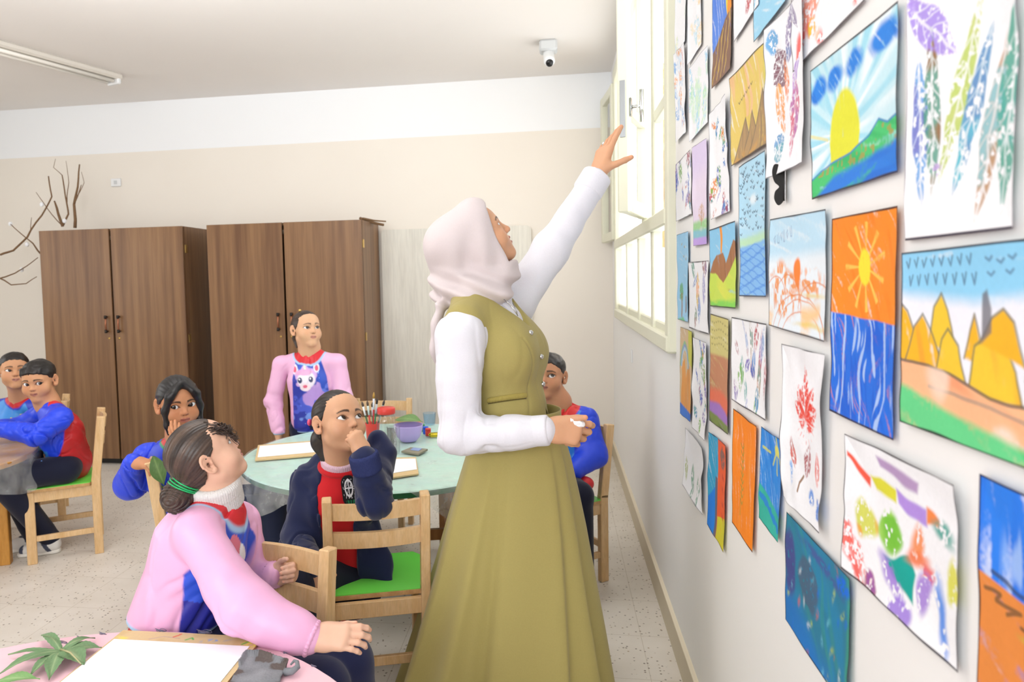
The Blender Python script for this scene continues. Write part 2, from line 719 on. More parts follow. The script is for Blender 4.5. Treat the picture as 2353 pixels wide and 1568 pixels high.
def _mats():
    M['wall_right'] = mat_plain('painted_wall', '#f0f0ef', 0.55, 0.02, 3)
    m, t, b = _nt('two_tone_wall')                      # white above a painted line, cream below
    v = _coord(t)
    sx = _n(t, 'ShaderNodeSeparateXYZ')
    t.links.new(v, sx.inputs[0])
    gt = _n(t, 'ShaderNodeMath', operation='GREATER_THAN')
    gt.inputs[1].default_value = 2.5
    t.links.new(sx.outputs['Z'], gt.inputs[0])
    f = _noise(t, v, 2.0)
    low = _mix(t, f, tuple(lin('#e6dfd4')), tuple(lin('#eae4da')))
    t.links.new(_mix(t, gt.outputs[0], low, tuple(lin('#eef0f2'))), b.inputs['Base Color'])
    b.inputs['Roughness'].default_value = 0.6
    M['wall_back'] = m
    M['ceiling'] = mat_plain('ceiling_paint', '#efebe7', 0.8, 0.02, 2)
    # terrazzo
    m, t, b = _nt('terrazzo_floor')
    v = _coord(t)
    vo = _n(t, 'ShaderNodeTexVoronoi', feature='F1')
    vo.inputs['Scale'].default_value = 62
    vo.inputs['Randomness'].default_value = 1.0
    t.links.new(v, vo.inputs['Vector'])
    chip = _ramp(t, vo.outputs['Distance'], [(0.14, (1, 1, 1)), (0.30, (0, 0, 0))])
    sep = _n(t, 'ShaderNodeSeparateColor')
    t.links.new(vo.outputs['Color'], sep.inputs[0])
    pick = _ramp(t, sep.outputs[0], [(0.55, (0, 0, 0)), (0.62, (1, 1, 1))])
    ml = _n(t, 'ShaderNodeMath', operation='MULTIPLY')
    t.links.new(chip, ml.inputs[0])
    t.links.new(pick, ml.inputs[1])
    chipcol = _ramp(t, sep.outputs[1], [(0.0, tuple(lin('#6b655b'))), (0.6, tuple(lin('#8f8474'))), (1.0, tuple(lin('#b39f83')))])
    f = _noise(t, v, 5.0)
    base = _ramp(t, f, [(0.3, tuple(lin('#ded7cb'))), (0.7, tuple(lin('#e9e3d9')))])
    c = _mix(t, ml.outputs[0], base, chipcol)
    br = _n(t, 'ShaderNodeTexBrick', offset=0.0, squash=1.0)
    br.inputs['Scale'].default_value = 1.0
    br.inputs['Brick Width'].default_value = 0.30
    br.inputs['Row Height'].default_value = 0.30
    br.inputs['Mortar Size'].default_value = 0.0012
    br.inputs['Color1'].default_value = (1, 1, 1, 1)
    br.inputs['Color2'].default_value = (1, 1, 1, 1)
    br.inputs['Mortar'].default_value = (0.75, 0.72, 0.66, 1)
    t.links.new(v, br.inputs['Vector'])
    t.links.new(_mix(t, 1.0, c, br.outputs['Color'], 'MULTIPLY'), b.inputs['Base Color'])
    b.inputs['Roughness'].default_value = 0.42
    M['floor'] = m
    M['skirting'] = mat_plain('cream_skirting_tile', '#c9bda2', 0.4, 0.05, 8)
    M['skirting_top'] = mat_plain('cream_skirting_top', '#eadfc6', 0.4, 0.03, 8)
    M['frame'] = mat_plain('window_frame_paint', '#dfdfcb', 0.45, 0.02, 10)
    M['frame_wood'] = mat_wood('shutter_wood', '#b98d4f', '#d9b47c', (8, 8, 1))
    M['chrome'] = mat_plain('polished_metal', '#c9ccce', 0.2, 0.02, 20, metal=1.0)
    M['latch'] = mat_plain('grey_latch_metal', '#9fa3a6', 0.3, 0.03, 20, metal=0.7)
    M['pane'] = mat_glass('window_glass')
    M['beech'] = mat_wood('beech_wood', '#d6ae7a', '#e3c294', (5, 5, 1.0), 0.4, 8)
    M['beech_dark'] = mat_wood('stained_wood', '#8f5f30', '#a87441', (5, 5, 0.8), 0.45, 8)
    M['ply'] = mat_wood('plywood_edge', '#b58a58', '#cda572', (4, 4, 4), 0.5, 10)
    M['green'] = mat_plain('green_laminate', '#6fdc52', 0.4, 0.03, 10, spec=0.5)
    M['walnut'] = mat_wood('walnut_veneer', '#6d4d35', '#94704e', (4.0, 4.0, 0.16), 0.35, 5)
    M['walnut_dark'] = mat_wood('dark_walnut_side', '#3b2417', '#5a3a26', (4.0, 4.0, 0.2), 0.4, 5)
    M['pale_panel'] = mat_wood('pale_grey_wood', '#d9d6cb', '#e6e4da', (3, 3, 0.25), 0.5, 5)
    M['black'] = mat_plain('black_plastic', '#191a1c', 0.35)
    M['white_plastic'] = mat_plain('white_plastic', '#e9ebec', 0.35, 0.02)
    M['grey_plastic'] = mat_plain('grey_plastic', '#c9cccd', 0.4, 0.02)
    M['lamp_body'] = mat_plain('lamp_housing', '#d6d0c6', 0.4, 0.02)
    M['tube'] = mat_plain('lamp_tube', '#f3efe6', 0.25, 0.01)
    M['copper'] = mat_plain('copper_handle', '#a0664a', 0.35, 0.05, metal=0.6)
    M['iron'] = mat_plain('dark_iron', '#33302f', 0.4, 0.05, metal=0.6)
    M['brass'] = mat_plain('brass', '#d8b46a', 0.3, 0.04, metal=0.9)
    M['twig'] = mat_plain('dry_twig', '#7d6044', 0.8, 0.25, 60, 0.4)
    M['card'] = mat_plain('drawing_board', '#d8bd8c', 0.7, 0.06, 25)
    M['paper'] = mat_plain('white_paper', '#f6f8fb', 0.7, 0.01, 20)
    M['drawing'] = mat_vc('crayon_drawing', 0.6, 0.05, 160, spec=0.2)
    M['skin'] = mat_vc('skin', 0.48, 0.03, 90, 0.03, spec=0.35, sss=0.12)
    M['eye'] = mat_vc('eyeball', 0.08, 0.0, 30, spec=0.6)
    M['hair'] = mat_vc('hair', 0.42, 0.25, 140, 0.25, spec=0.5)
    M['cloth'] = mat_vc('cotton_cloth', 0.75, 0.05, 240, 0.08, spec=0.2, sheen=0.15)
    M['creased'] = mat_vc('creased_cotton', 0.75, 0.04, 240, 0.06, spec=0.2, sheen=0.1, fold=0.45, fscale=6.0)
    M['fleece'] = mat_vc('fleece', 0.85, 0.06, 260, 0.12, spec=0.12, sheen=0.25, fold=0.5, fscale=5.0)
    M['nylon'] = mat_vc('smock_nylon', 0.40, 0.03, 30, 0.05, spec=0.42, fold=0.8, fscale=6.0)
    M['knit'] = mat_vc('knit', 0.85, 0.12, 300, 0.4, spec=0.1)
    M['vc_gloss'] = mat_vc('painted_plastic', 0.3, 0.03, 40, spec=0.5)
    M['film'] = mat_film('clear_plastic_film')
    M['bottle'] = mat_glass('clear_jar_plastic', (0.95, 0.96, 0.96), 0.05, 0.05)


_mats()
# ---------------------------------------------------------------- people kit
# head space: x = the person's right, y = forward, z = up, unit = chin-to-crown height
def _fp(o):
    """face proportions: child or adult"""
    kid = o.get('kid', True)
    return dict(ex=.152 if kid else .145, ez=-.005 if kid else .015, er=.081 if kid else .071, ey=.255 if kid else .268, ew=.082 if kid else .072,
                ow=o.get('eye_open', .030) * (1.12 if kid else 1.0), zl=-.243 if kid else -.232, mw=.092 if kid else .100, bz=.085 if kid else .098)


def lid_mid(x, p):
    return p['ez'] + .010 * x / .07 - .9 * x * x


def head_sdf(o):
    H = SDF()
    p = _fp(o)
    kid = o.get('kid', True)
    H.ell((0, -.055, .13), (.350, .425, .365), k=0)
    if kid:
        H.ell((0, .10, -.10), (.300, .245, .35), k=.10)
        H.ell((0, .125, .18), (.275, .225, .22), k=.10)
    else:
        H.ell((0, .10, -.10), (.285, .255, .36), k=.10)
        H.ell((0, .12, .20), (.26, .22, .22), k=.10)
    for s in (-1, 1):
        H.cap((s * .215, .00, -.26), (s * .05, .225, -.415), .085, .075, .10)       # jaw
        H.ell((s * .175, .195, -.165), (.145, .125, .145) if kid else (.125, .12, .13), k=.10)   # cheek
        H.cap((s * .06, .325, .075), (s * .20, .28, .07), .040, .038, .07)          # brow
    H.ell((0, .235, -.42), (.095, .08, .075), k=.08)                                # chin
    H.ell((0, .250, -.26), (.14, .095, .11), k=.08)                                 # muzzle
    for s in (-1, 1):
        H.ell((s * p['ex'], .395, p['ez']), (.092, .07, .060), k=.06, kind='s')     # sockets
    # nose
    if kid:
        H.cap((0, .315, .02), (0, .372, -.110), .028, .040, .05)
        H.ell((0, .385, -.132), (.043, .040, .038), k=.025)
        ny, nz = .352, -.142
    else:
        H.cap((0, .335, .05), (0, .405, -.105), .030, .042, .05)
        H.ell((0, .412, -.128), (.045, .043, .042), k=.025)
        ny, nz = .375, -.140
    for s in (-1, 1):
        H.ell((s * .044, ny, nz), (.031, .040, .028), k=.025)
        H.ell((s * .023, ny + .030, nz - .034), (.014, .020, .018), k=.012, kind='s')
    # mouth
    mo = o.get('mouth', 0.0)
    zl, mw = p['zl'], p['mw']
    yl = -.008 if kid else 0
    H.chain([(-mw, .315 + yl, zl - .012), (-.035, .356 + yl, zl + .003), (0, .360 + yl, zl - .002), (.035, .356 + yl, zl + .003), (mw, .315 + yl, zl - .012)], [.010, .019, .019, .019, .010], .02)
    H.chain([(-mw * .88, .312 + yl, zl - .026 - mo), (0, .345 + yl, zl - .044 - mo), (mw * .88, .312 + yl, zl - .026 - mo)], [.010, .025, .010], .02)
    H.cap((-mw * .82, .346 + yl, zl - .020), (mw * .82, .346 + yl, zl - .020), .006, .006, .012, kind='s')
    if mo > 0:
        H.ell((0, .355 + yl, zl - .024 - mo * .5), (.050, .07, mo * .75), k=.01, kind='s')
    # eyelids with an almond opening; the eyeball is a part of its own
    er = p['er'] + .005
    for s in (-1, 1):
        H.ell((s * p['ex'], p['ey'] + .004, p['ez']), (er, er, er), k=.03)

        def cut(P, s=s):
            x = (P[..., 0] - s * p['ex']) * s
            hw = p['ow'] * np.clip(1 - (x / p['ew']) ** 2, -1, 1)
            return np.maximum((np.abs(P[..., 2] - lid_mid(x, p)) - hw) * .9, p['ey'] + .015 - P[..., 1])
        H.op(cut, (s * p['ex'] - .09, .26, -.07), (s * p['ex'] + .09, .40, .08), .008, 's')
    # ears
    for s in (-1, 1):
        ud = nrm((s * .42, -1, -.05))
        wd = nrm(np.array((s * .10, -.30, 1.0)) - ud * (ud @ np.array((s * .10, -.30, 1.0))))
        nd = np.cross(wd, ud)
        nd = nd if nd[0] * s > 0 else -nd
        c = V3(s * .362, -.075, -.015)

        def ear(P, ud=ud, wd=wd, nd=nd, c=c):
            q = P - c
            u, w, n = q @ ud, q @ wd, q @ nd
            uu = u / np.where(w > 0, .082, .070)
            rho = np.hypot(uu, w / .135)
            plate = np.maximum((rho - 1) * .085, np.abs(n) - .012)
            front = np.clip((-.02 - u) / .03, 0, 1) * np.clip((.06 - w) / .05, 0, 1)
            rim = np.hypot((rho - .93) * .090, n - .014) - .019 * (1 - .7 * front)
            anti = np.hypot((rho - .55) * .085, n - .010) - .012 + .05 * np.clip(-u / .03, 0, 1)
            bowl = np.hypot(np.hypot(u + .012, (w + .015) * .75), n - .030) - .040
            d = np.minimum(plate, np.minimum(rim, anti))
            return np.maximum(d, -bowl)
        H.op(ear, c - .17, c + .17, .015)
        H.ell(c - ud * .052 - wd * .020 + nd * .012, (.016, .020, .024), k=.012)
        H.ell(c - ud * .030 - wd * .118 + nd * .004, (.024, .032, .034), k=.02)
    return H


def to_head(P, hd):
    return (P - hd['c']) @ hd['M'] / hd['s']


def add_head(S, hd):
    H = head_sdf(hd)
    lo, hi = H.bounds()
    R = np.linalg.norm(np.maximum(np.abs(lo), np.abs(hi))) * hd['s'] * .80
    c = hd['c']

    def fn(P):
        if P.ndim == 3 and P.shape[1] > 1:
            return H.eval(to_head(P, hd), cull=.05 / hd['s']) * hd['s']
        return H.eval(to_head(P, hd)) * hd['s']
    S.op(fn, c - R, c + R, 0.0)
    return S


def head_pt(hd, p):
    return hd['c'] + hd['M'] @ (np.asarray(p, float) * hd['s'])


def skin_colors(hd, tone, lip, brow, hands=()):
    tone, lip, brow = lin(tone), lin(lip), lin(brow)
    pink = tone * V3(1.06, .86, .82)

    def col(v):
        n = len(v)
        C = np.tile(tone, (n, 1))
        q = to_head(v, hd)
        ax = np.abs(q[:, 0])
        inh = (np.abs(q) < .62).all(1)
        front = inh & (q[:, 1] > .12)

        def blend(w, c):
            C[:] = C * (1 - w[:, None]) + np.asarray(c) * w[:, None]
        w = front * np.exp(-(((ax - .17) / .10) ** 2 + ((q[:, 2] + .13) / .09) ** 2)) * .45
        blend(w, pink)
        w = front * np.exp(-((q[:, 0] / .06) ** 2 + ((q[:, 2] + .14) / .06) ** 2)) * .35
        blend(w, pink)
        w = inh * (ax > .33) * .25
        blend(w * 1.0, pink)
        # lips
        fp = _fp(hd)
        zl, mw = fp['zl'], fp['mw']
        mo = hd.get('mouth', 0.0)
        prof = np.clip(1 - (ax / mw) ** 2, 0, 1)
        up = zl - .012 + .032 * np.sqrt(prof) - .012 * np.exp(-(ax / .02) ** 2)
        dn = zl - .020 - (.046 + mo) * np.sqrt(prof)
        w = front * (ax < mw) * sst(-.006, .004, np.minimum(up - q[:, 2], q[:, 2] - dn)) * .80 * (q[:, 1] > .27)
        blend(w, lip)
        wl = front * (ax < mw * .86) * np.exp(-((q[:, 2] - (zl - .020 - mo * .5)) / (.006 + mo * .45)) ** 2) * (q[:, 1] > .24)
        blend(wl * (.7 if mo == 0 else .9), lin('#3a1512'))
        # nostril, brow, lash, lid
        nz = -.176 if hd.get('kid', True) else -.178
        blend(front * np.exp(-(((ax - .023) / .014) ** 2 + ((q[:, 2] - nz) / .012) ** 2)) * .75, lin('#4a2418'))
        u = np.clip((ax - .060) / .175, 0, 1)
        zb = fp['bz'] + .075 * u - .085 * u * u + hd.get('brow_dz', 0)
        th = hd.get('brow_w', .019) * (1 - .60 * u)
        w = front * sst(.05, .065, ax) * sst(.25, .235, ax) * sst(th + .008, th - .004, np.abs(q[:, 2] - zb)) * .92
        blend(w, brow)
        x = ax - fp['ex']
        hw = fp['ow'] * np.clip(1 - (x / fp['ew']) ** 2, 0, 1)
        dz = q[:, 2] - lid_mid(x, fp)
        blend(front * (np.abs(x) < fp['ew'] + .010) * np.exp(-((dz - hw - .006) / .010) ** 2) * .85 * (q[:, 1] > .18), lin('#241410'))
        blend(front * (np.abs(x) < fp['ew'] + .004) * np.exp(-((dz + hw + .004) / .007) ** 2) * .35 * (q[:, 1] > .18), lin('#5a3326'))
        blend(front * (np.abs(x) < .10) * np.exp(-((dz - .01) / .055) ** 2) * .15, tone * V3(.76, .64, .60))
        blend(inh * (ax > .30) * np.exp(-((q[:, 1] + .055) / .03) ** 2 - ((q[:, 2] + .03) / .04) ** 2) * .45, lin('#8a4a34'))
        for (p, r) in hands:                                     # finger nails
            d = np.linalg.norm(v - p, axis=1)
            blend(sst(r, r * .6, d) * .75, np.minimum(tone * V3(1.22, 1.02, 1.0), 1))
        return C
    return col


def make_eyes(hd, body, gaze, iris='#2b1a12'):
    """two eyeballs, coloured by their own geometry"""
    for s in (-1, 1):
        n, mth = 40, 28
        th = np.linspace(0, np.pi, mth)
        ph = np.linspace(0, 2 * np.pi, n, endpoint=False)
        d = np.stack([np.sin(th)[:, None] * np.cos(ph), np.sin(th)[:, None] * np.sin(ph), np.repeat(np.cos(th)[:, None], n, 1)], -1)
        g = nrm(gaze)
        F = frame(g, (0, 0, 1))
        D = d.reshape(-1, 3) @ np.stack([F[:, 0], F[:, 2], F[:, 1]], 1).T     # pole along gaze
        p = _fp(hd)
        c = V3(s * p['ex'], p['ey'], p['ez'])
        r = p['er']
        ia = 35 if hd.get('kid', True) else 31
        v = head_pt_many(hd, c + D * r)
        ang = np.degrees(np.arccos(np.clip(D @ g, -1, 1)))
        C = np.tile(lin('#eef0f2'), (len(v), 1))
        C = C * (1 - sst(ia, ia - 2, ang)[:, None]) + lin(iris) * sst(ia, ia - 2, ang)[:, None]
        pu = sst(ia * .45, ia * .4, ang)[:, None]
        C = C * (1 - pu) + lin('#060505') * pu
        gl = sst(6.5, 4.5, np.degrees(np.arccos(np.clip(D @ nrm(g + 0.22 * F[:, 2] + .12 * F[:, 0]), -1, 1))))[:, None]
        f = [[i * n + k, i * n + (k + 1) % n, (i + 1) * n + (k + 1) % n, (i + 1) * n + k] for i in range(mth - 1) for k in range(n)]
        new_mesh('eye', v, np.array(f), M['eye'], body, True, C)


def head_pt_many(hd, p):
    return hd['c'] + (np.asarray(p) * hd['s']) @ hd['M'].T


def add_hand(S, wrist, fwd, nor, thumb_side, size, curl=(20, 25, 15), curls=None, spread=6, thumb=None, thumb_curl=15, k=.0035):
    """palm plus five jointed fingers. nor = direction the palm faces; thumb_side = +1/-1 along cross(fwd, nor).
    size = wrist-to-middle-fingertip length. returns nail points"""
    f = nrm(fwd)
    n = nrm(np.asarray(nor, float) - f * (f @ np.asarray(nor, float)))
    x = np.cross(f, n) * thumb_side                       # towards the thumb
    L = size
    w = np.asarray(wrist, float)
    pl = .50 * L
    r0 = .052 * L
    nails = []
    # palm: fan of capsules
    bases = []
    for i, u in enumerate((.155, .052, -.052, -.150)):    # index, middle, ring, little
        b = w + f * (pl * (1.0, 1.03, .98, .90)[i]) + x * (u * L) - n * (.012 * L)
        bases.append(b)
        S.cap(w + x * (u * .62 * L) + f * (.05 * L), b, .080 * L, .062 * L, .02)
    S.ell(w + f * (.20 * L) + x * (.13 * L) + n * (.035 * L), (.085 * L,) * 3, k=.015)       # ball of the thumb
    S.ell(w + f * (.20 * L) - x * (.10 * L) + n * (.02 * L), (.08 * L,) * 3, k=.015)
    S.cap(w - f * (.18 * L), w + f * (.10 * L), .118 * L, .125 * L, .02, flat=(n, .74))       # wrist
    lens = (.245, .275, .255, .195)
    rad = (.052, .053, .050, .044)
    for i in range(4):
        c = curls[i] if curls else curl
        a = math.radians(((i * -1) + 1.5) * spread)
        d = nrm(f * math.cos(a) + x * math.sin(a))
        p = bases[i]
        tot = lens[i] * L * 1.9
        seg = (.46 * tot, .30 * tot, .24 * tot)
        ang = 0
        r = rad[i] * L
        for j in range(3):
            ang += math.radians(c[j])
            dd = d * math.cos(ang) + n * math.sin(ang)
            q = p + dd * seg[j]
            S.cap(p, q, r * (1.06, .98, .92)[j], r * (.98, .92, .80)[j], k)
            back = -n * math.cos(ang) + d * math.sin(ang)
            p = q
        nails.append((p + back * r * .75, r * .85))
    # thumb leaves the side of the palm near its base
    tb = w + f * (.14 * L) + x * (.145 * L) + n * (.03 * L)
    td = nrm(thumb if thumb is not None else f * .75 + x * .75 + n * .25)
    t1 = tb + td * (.20 * L)
    bend = nrm(td * math.cos(math.radians(thumb_curl)) + nrm(f * .6 - x * .6 + n * .5) * math.sin(math.radians(thumb_curl)))
    t2 = t1 + bend * (.165 * L)
    bend2 = nrm(bend + .25 * (bend - td))
    t3 = t2 + bend2 * (.125 * L)
    S.cap(tb, t1, .078 * L, .062 * L, .012)
    S.cap(t1, t2, .060 * L, .056 * L, k)
    S.cap(t2, t3, .056 * L, .045 * L, k)
    nails.append((t3 - n * (.03 * L), .05 * L))
    return nails


def hair_cap(hd, S=None, t=.035, yb=None, fn=None, edge=.012):
    """hair shell around the skull cut along a hairline; yb: list of (z, y_limit)"""
    S = S or SDF()
    yb = yb or [(-.42, -.30), (-.25, -.20), (-.12, -.09), (0, .03), (.06, .12), (.14, .16), (.24, .20), (.33, .245), (.40, .32), (.6, .5)]
    zs, ys = [a for a, _ in yb], [b for _, b in yb]
    H = SDF()
    H.ell((0, -.055, .13), (.345 + t, .425 + t, .365 + t), k=0)
    H.ell((0, -.16, -.12), (.27 + t, .25 + t, .22 + t * .5), k=.10)
    s, c = hd['s'], hd['c']

    def f(P):
        q = to_head(P, hd)
        d = H.eval(q)
        if fn is not None:
            d = d + fn(q)
        lim = np.interp(q[..., 2], zs, ys) + edge * noise(q, 16.0, 3.0)
        return np.maximum(d, (q[..., 1] - lim) * .75) * s
    S.op(f, c - .62 * s, c + .62 * s, 0)
    return S


def hair_colors(base, hi, dirv=None, f=500):
    base, hi = lin(base), lin(hi)

    def col(v):
        n = noise(v, 90)
        return base + (hi - base) * np.clip(.35 + .5 * n, 0, 1)[:, None]
    return col


def wrinkles(amp, freq, direction, seed=0.0, warp=1.2, ridge=True):
    """soft cloth folds running across 'direction'"""
    dv = nrm(direction)

    def fn(P):
        a = noise(P, 7.0, seed)
        ph = (P @ dv) * freq + warp * 2.2 * a + seed
        w = np.sin(ph)
        if ridge:
            w = w * np.abs(w)
        return amp * w * (0.45 + 0.55 * np.clip(noise(P, 9.0, seed + 11) * 1.4 + .3, 0, 1))
    return fn


def creases(amp, f, along, seed=0.0, stretch=.35):
    """sharp thin creases stretched along a direction, over soft swelling"""
    d = nrm(along)

    def fn(P):
        q = P - (1 - stretch) * (P @ d)[..., None] * d
        n1 = noise(q, f, seed)
        n2 = noise(q, f * 1.9, seed + 5)
        g = np.clip(.5 + .9 * noise(P, f * .4, seed + 2), 0, 1)
        return amp * ((.95 * np.exp(-(n1 / .075) ** 2) + .45 * np.exp(-(n2 / .10) ** 2)) * g - .40 * noise(q, f * .5, seed + 9))
    return fn
# ---------------------------------------------------------------- the room
XW, YB, ZC = 0.419, 5.476, 2.907
XL, YF = -5.3, -3.0


def room():
    b = MB().box(((XL + XW + .12) / 2, (YF + YB) / 2, -.05), (XW + .12 - XL, YB - YF + .4, .1))
    struct(b.build('floor', M['floor']))
    b = MB().box(((XL + XW + .12) / 2, (YF + YB) / 2, ZC + .06), (XW + .12 - XL, YB - YF + .4, .12))
    struct(b.build('ceiling', M['ceiling']))
    b = MB().box(((XL + XW + .12) / 2, YB + .1, ZC / 2), (XW + .12 - XL, .2, ZC))
    struct(b.build('wall_back', M['wall_back']))
    # right wall with its window opening
    y0, y1, z0, z1, t = 2.60, 4.96, 1.10, 2.76, .12
    xc = XW + t / 2
    b = MB()
    b.box((xc, (YF + y0) / 2, ZC / 2), (t, y0 - YF, ZC))
    b.box((xc, (y1 + YB) / 2, ZC / 2), (t, YB - y1, ZC))
    b.box((xc, (y0 + y1) / 2, z0 / 2), (t, y1 - y0, z0))
    b.box((xc, (y0 + y1) / 2, (z1 + ZC) / 2), (t, y1 - y0, ZC - z1))
    struct(b.build('wall_right', M['wall_right']))
    b = MB().box((XL - .1, (YF + YB) / 2, ZC / 2), (.2, YB - YF + .4, ZC))
    struct(b.build('wall_left', M['wall_back']))
    b = MB().box((XW - .0075, (YF + YB) / 2, .055), (.015, YB - YF, .11))
    b.box((XW - .006, (YF + YB) / 2, .1125), (.018, YB - YF, .005), mi=1)
    struct(b.build('baseboard_right', [M['skirting'], M['skirting_top']]))
    b = MB().box(((XL + XW) / 2, YB - .0075, .055), (XW - XL, .015, .11))
    struct(b.build('baseboard_back', [M['skirting']]))
    b = MB().box(((XL + XW) / 2, YF - .1, ZC / 2), (XW - XL + 1.2, .2, ZC + .3))
    struct(b.build('wall_front', M['wall_right']))
    # ------------------------------------------------ window
    W = struct(empty('window_1', (XW, (y0 + y1) / 2, z0)))
    fw, dp = .075, .05
    x = XW - .004
    b = MB()
    b.box((x, y0 + fw / 2, (z0 + z1) / 2), (dp, fw, z1 - z0), bev=.006)
    b.box((x, y1 - fw / 2, (z0 + z1) / 2), (dp, fw, z1 - z0), bev=.006)
    b.box((x - .002, (y0 + y1) / 2, z1 - fw / 2), (dp, y1 - y0 - .012, fw), bev=.006)
    b.box((x - .006, (y0 + y1) / 2, z0 + .03), (dp, y1 - y0 - .012, .064), bev=.008)
    b.box((x + .01, (y0 + y1) / 2, z0 + .075), (dp - .02, y1 - y0 - .1, .04), bev=.006)
    b.box((x, (y0 + y1) / 2, 1.595), (dp + .01, y1 - y0 - .1, .062), bev=.006)       # transom
    for ym, w in ((3.10, .075), (3.62, .05), (4.22, .045)):
        b.box((x + .004, ym, (z0 + 1.6) / 2), (dp - .01, w, 1.6 - z0), bev=.005)
    for ym, w in ((3.06, .07), (3.42, .06)):
        b.box((x + .004, ym, (1.6 + z1) / 2), (dp - .01, w, z1 - 1.6), bev=.005)
    b.box((x + .004, 2.87, 2.03), (dp - .014, .36, .045), bev=.005)
    b.build('window_frame', M['frame'], W)
    for ya, yb in ((y0 + fw, 3.07), (3.13, 3.60), (3.64, 4.20), (4.24, y1 - fw)):
        MB().box((x + .006, (ya + yb) / 2, 1.36), (.004, yb - ya + .02, .46)).build('pane', M['pane'], W)
    for za, zb in ((1.62, 2.01), (2.05, z1 - fw)):
        MB().box((x + .006, 2.85, (za + zb) / 2), (.004, .40, zb - za + .02)).build('pane', M['pane'], W)

    def casement(hx, hy, ang, wd, zb, zt, latch):
        """leaf hinged at (hx, hy); ang = direction of the leaf from its hinge"""
        d = V3(math.cos(ang), math.sin(ang), 0)
        n = V3(-d[1], d[0], 0)
        R = np.stack([d, n, V3(0, 0, 1)], 1)
        o = V3(hx, hy, 0)
        P = lambda u, z, k=0: o + d * u + n * k + V3(0, 0, z)
        st, th = .062, .046
        b = MB()
        b.box(P(st / 2, (zb + zt) / 2), (st, th, zt - zb), R, .005)
        b.box(P(wd - st / 2, (zb + zt) / 2), (st, th, zt - zb), R, .005)
        for z in (zb + st / 2, zt - st / 2, (zb + zt) / 2 - .1):
            b.box(P(wd / 2, z), (wd - 2 * st + .02, th - .008, st if z != (zb + zt) / 2 - .1 else .035), R, .004)
        c = b.build('casement', M['frame'], W)
        MB().box(P(wd / 2, (zb + zt) / 2), (wd - 2 * st + .03, .004, zt - zb - 2 * st + .03), R).build('pane', M['pane'], c)
        if latch:
            MB().box(P(wd + .0015, 2.065), (.004, .022, .23), R, .001).build('lock_plate', M['latch'], c)
            b = MB()
            zc = 2.075
            sgn = 1
            b.box(P(wd - .03, zc, sgn * (th / 2 + .004)), (.022, .008, .075), R, .003)
            b.tube([P(wd - .03, zc, sgn * th / 2), P(wd - .03, zc, sgn * (th / 2 + .045))], .007, 10)
            b.tube([P(wd - .03, zc - .065, sgn * (th / 2 + .047)), P(wd - .03, zc + .065, sgn * (th / 2 + .047))], .0085, 10)
            b.build('handle', M['chrome'], c, True)
        return c
    casement(XW - .01, 3.42, math.atan2(-.42, -.135), .44, 1.645, 2.70, True)
    casement(XW - .02, 4.93, math.atan2(.45, -.045), .46, 1.63, 2.68, False)
    # open wooden shutters outside
    for yy, ln in ((3.25, .5), (4.45, .5)):
        b = MB()
        b.box((XW + .15 + ln / 2, yy, 2.1), (ln, .035, 1.1), bev=.004)
        for k in range(11):
            b.box((XW + .15 + ln / 2, yy - .012, 1.62 + k * .096), (ln - .1, .03, .07), _rot(.5, 0, 0))
        b.build('shutter', M['frame_wood'], W)


room()
# ---------------------------------------------------------------- furniture
def kids(o):
    return [c for c in bpy.data.objects if c.parent == o]


def copy_tree(o, parent=None):
    c = o.copy()
    COL.objects.link(c)
    if parent is not None:
        c.parent = parent
        c.matrix_parent_inverse = o.matrix_parent_inverse.copy()
    for ch in kids(o):
        copy_tree(ch, c)
    return c


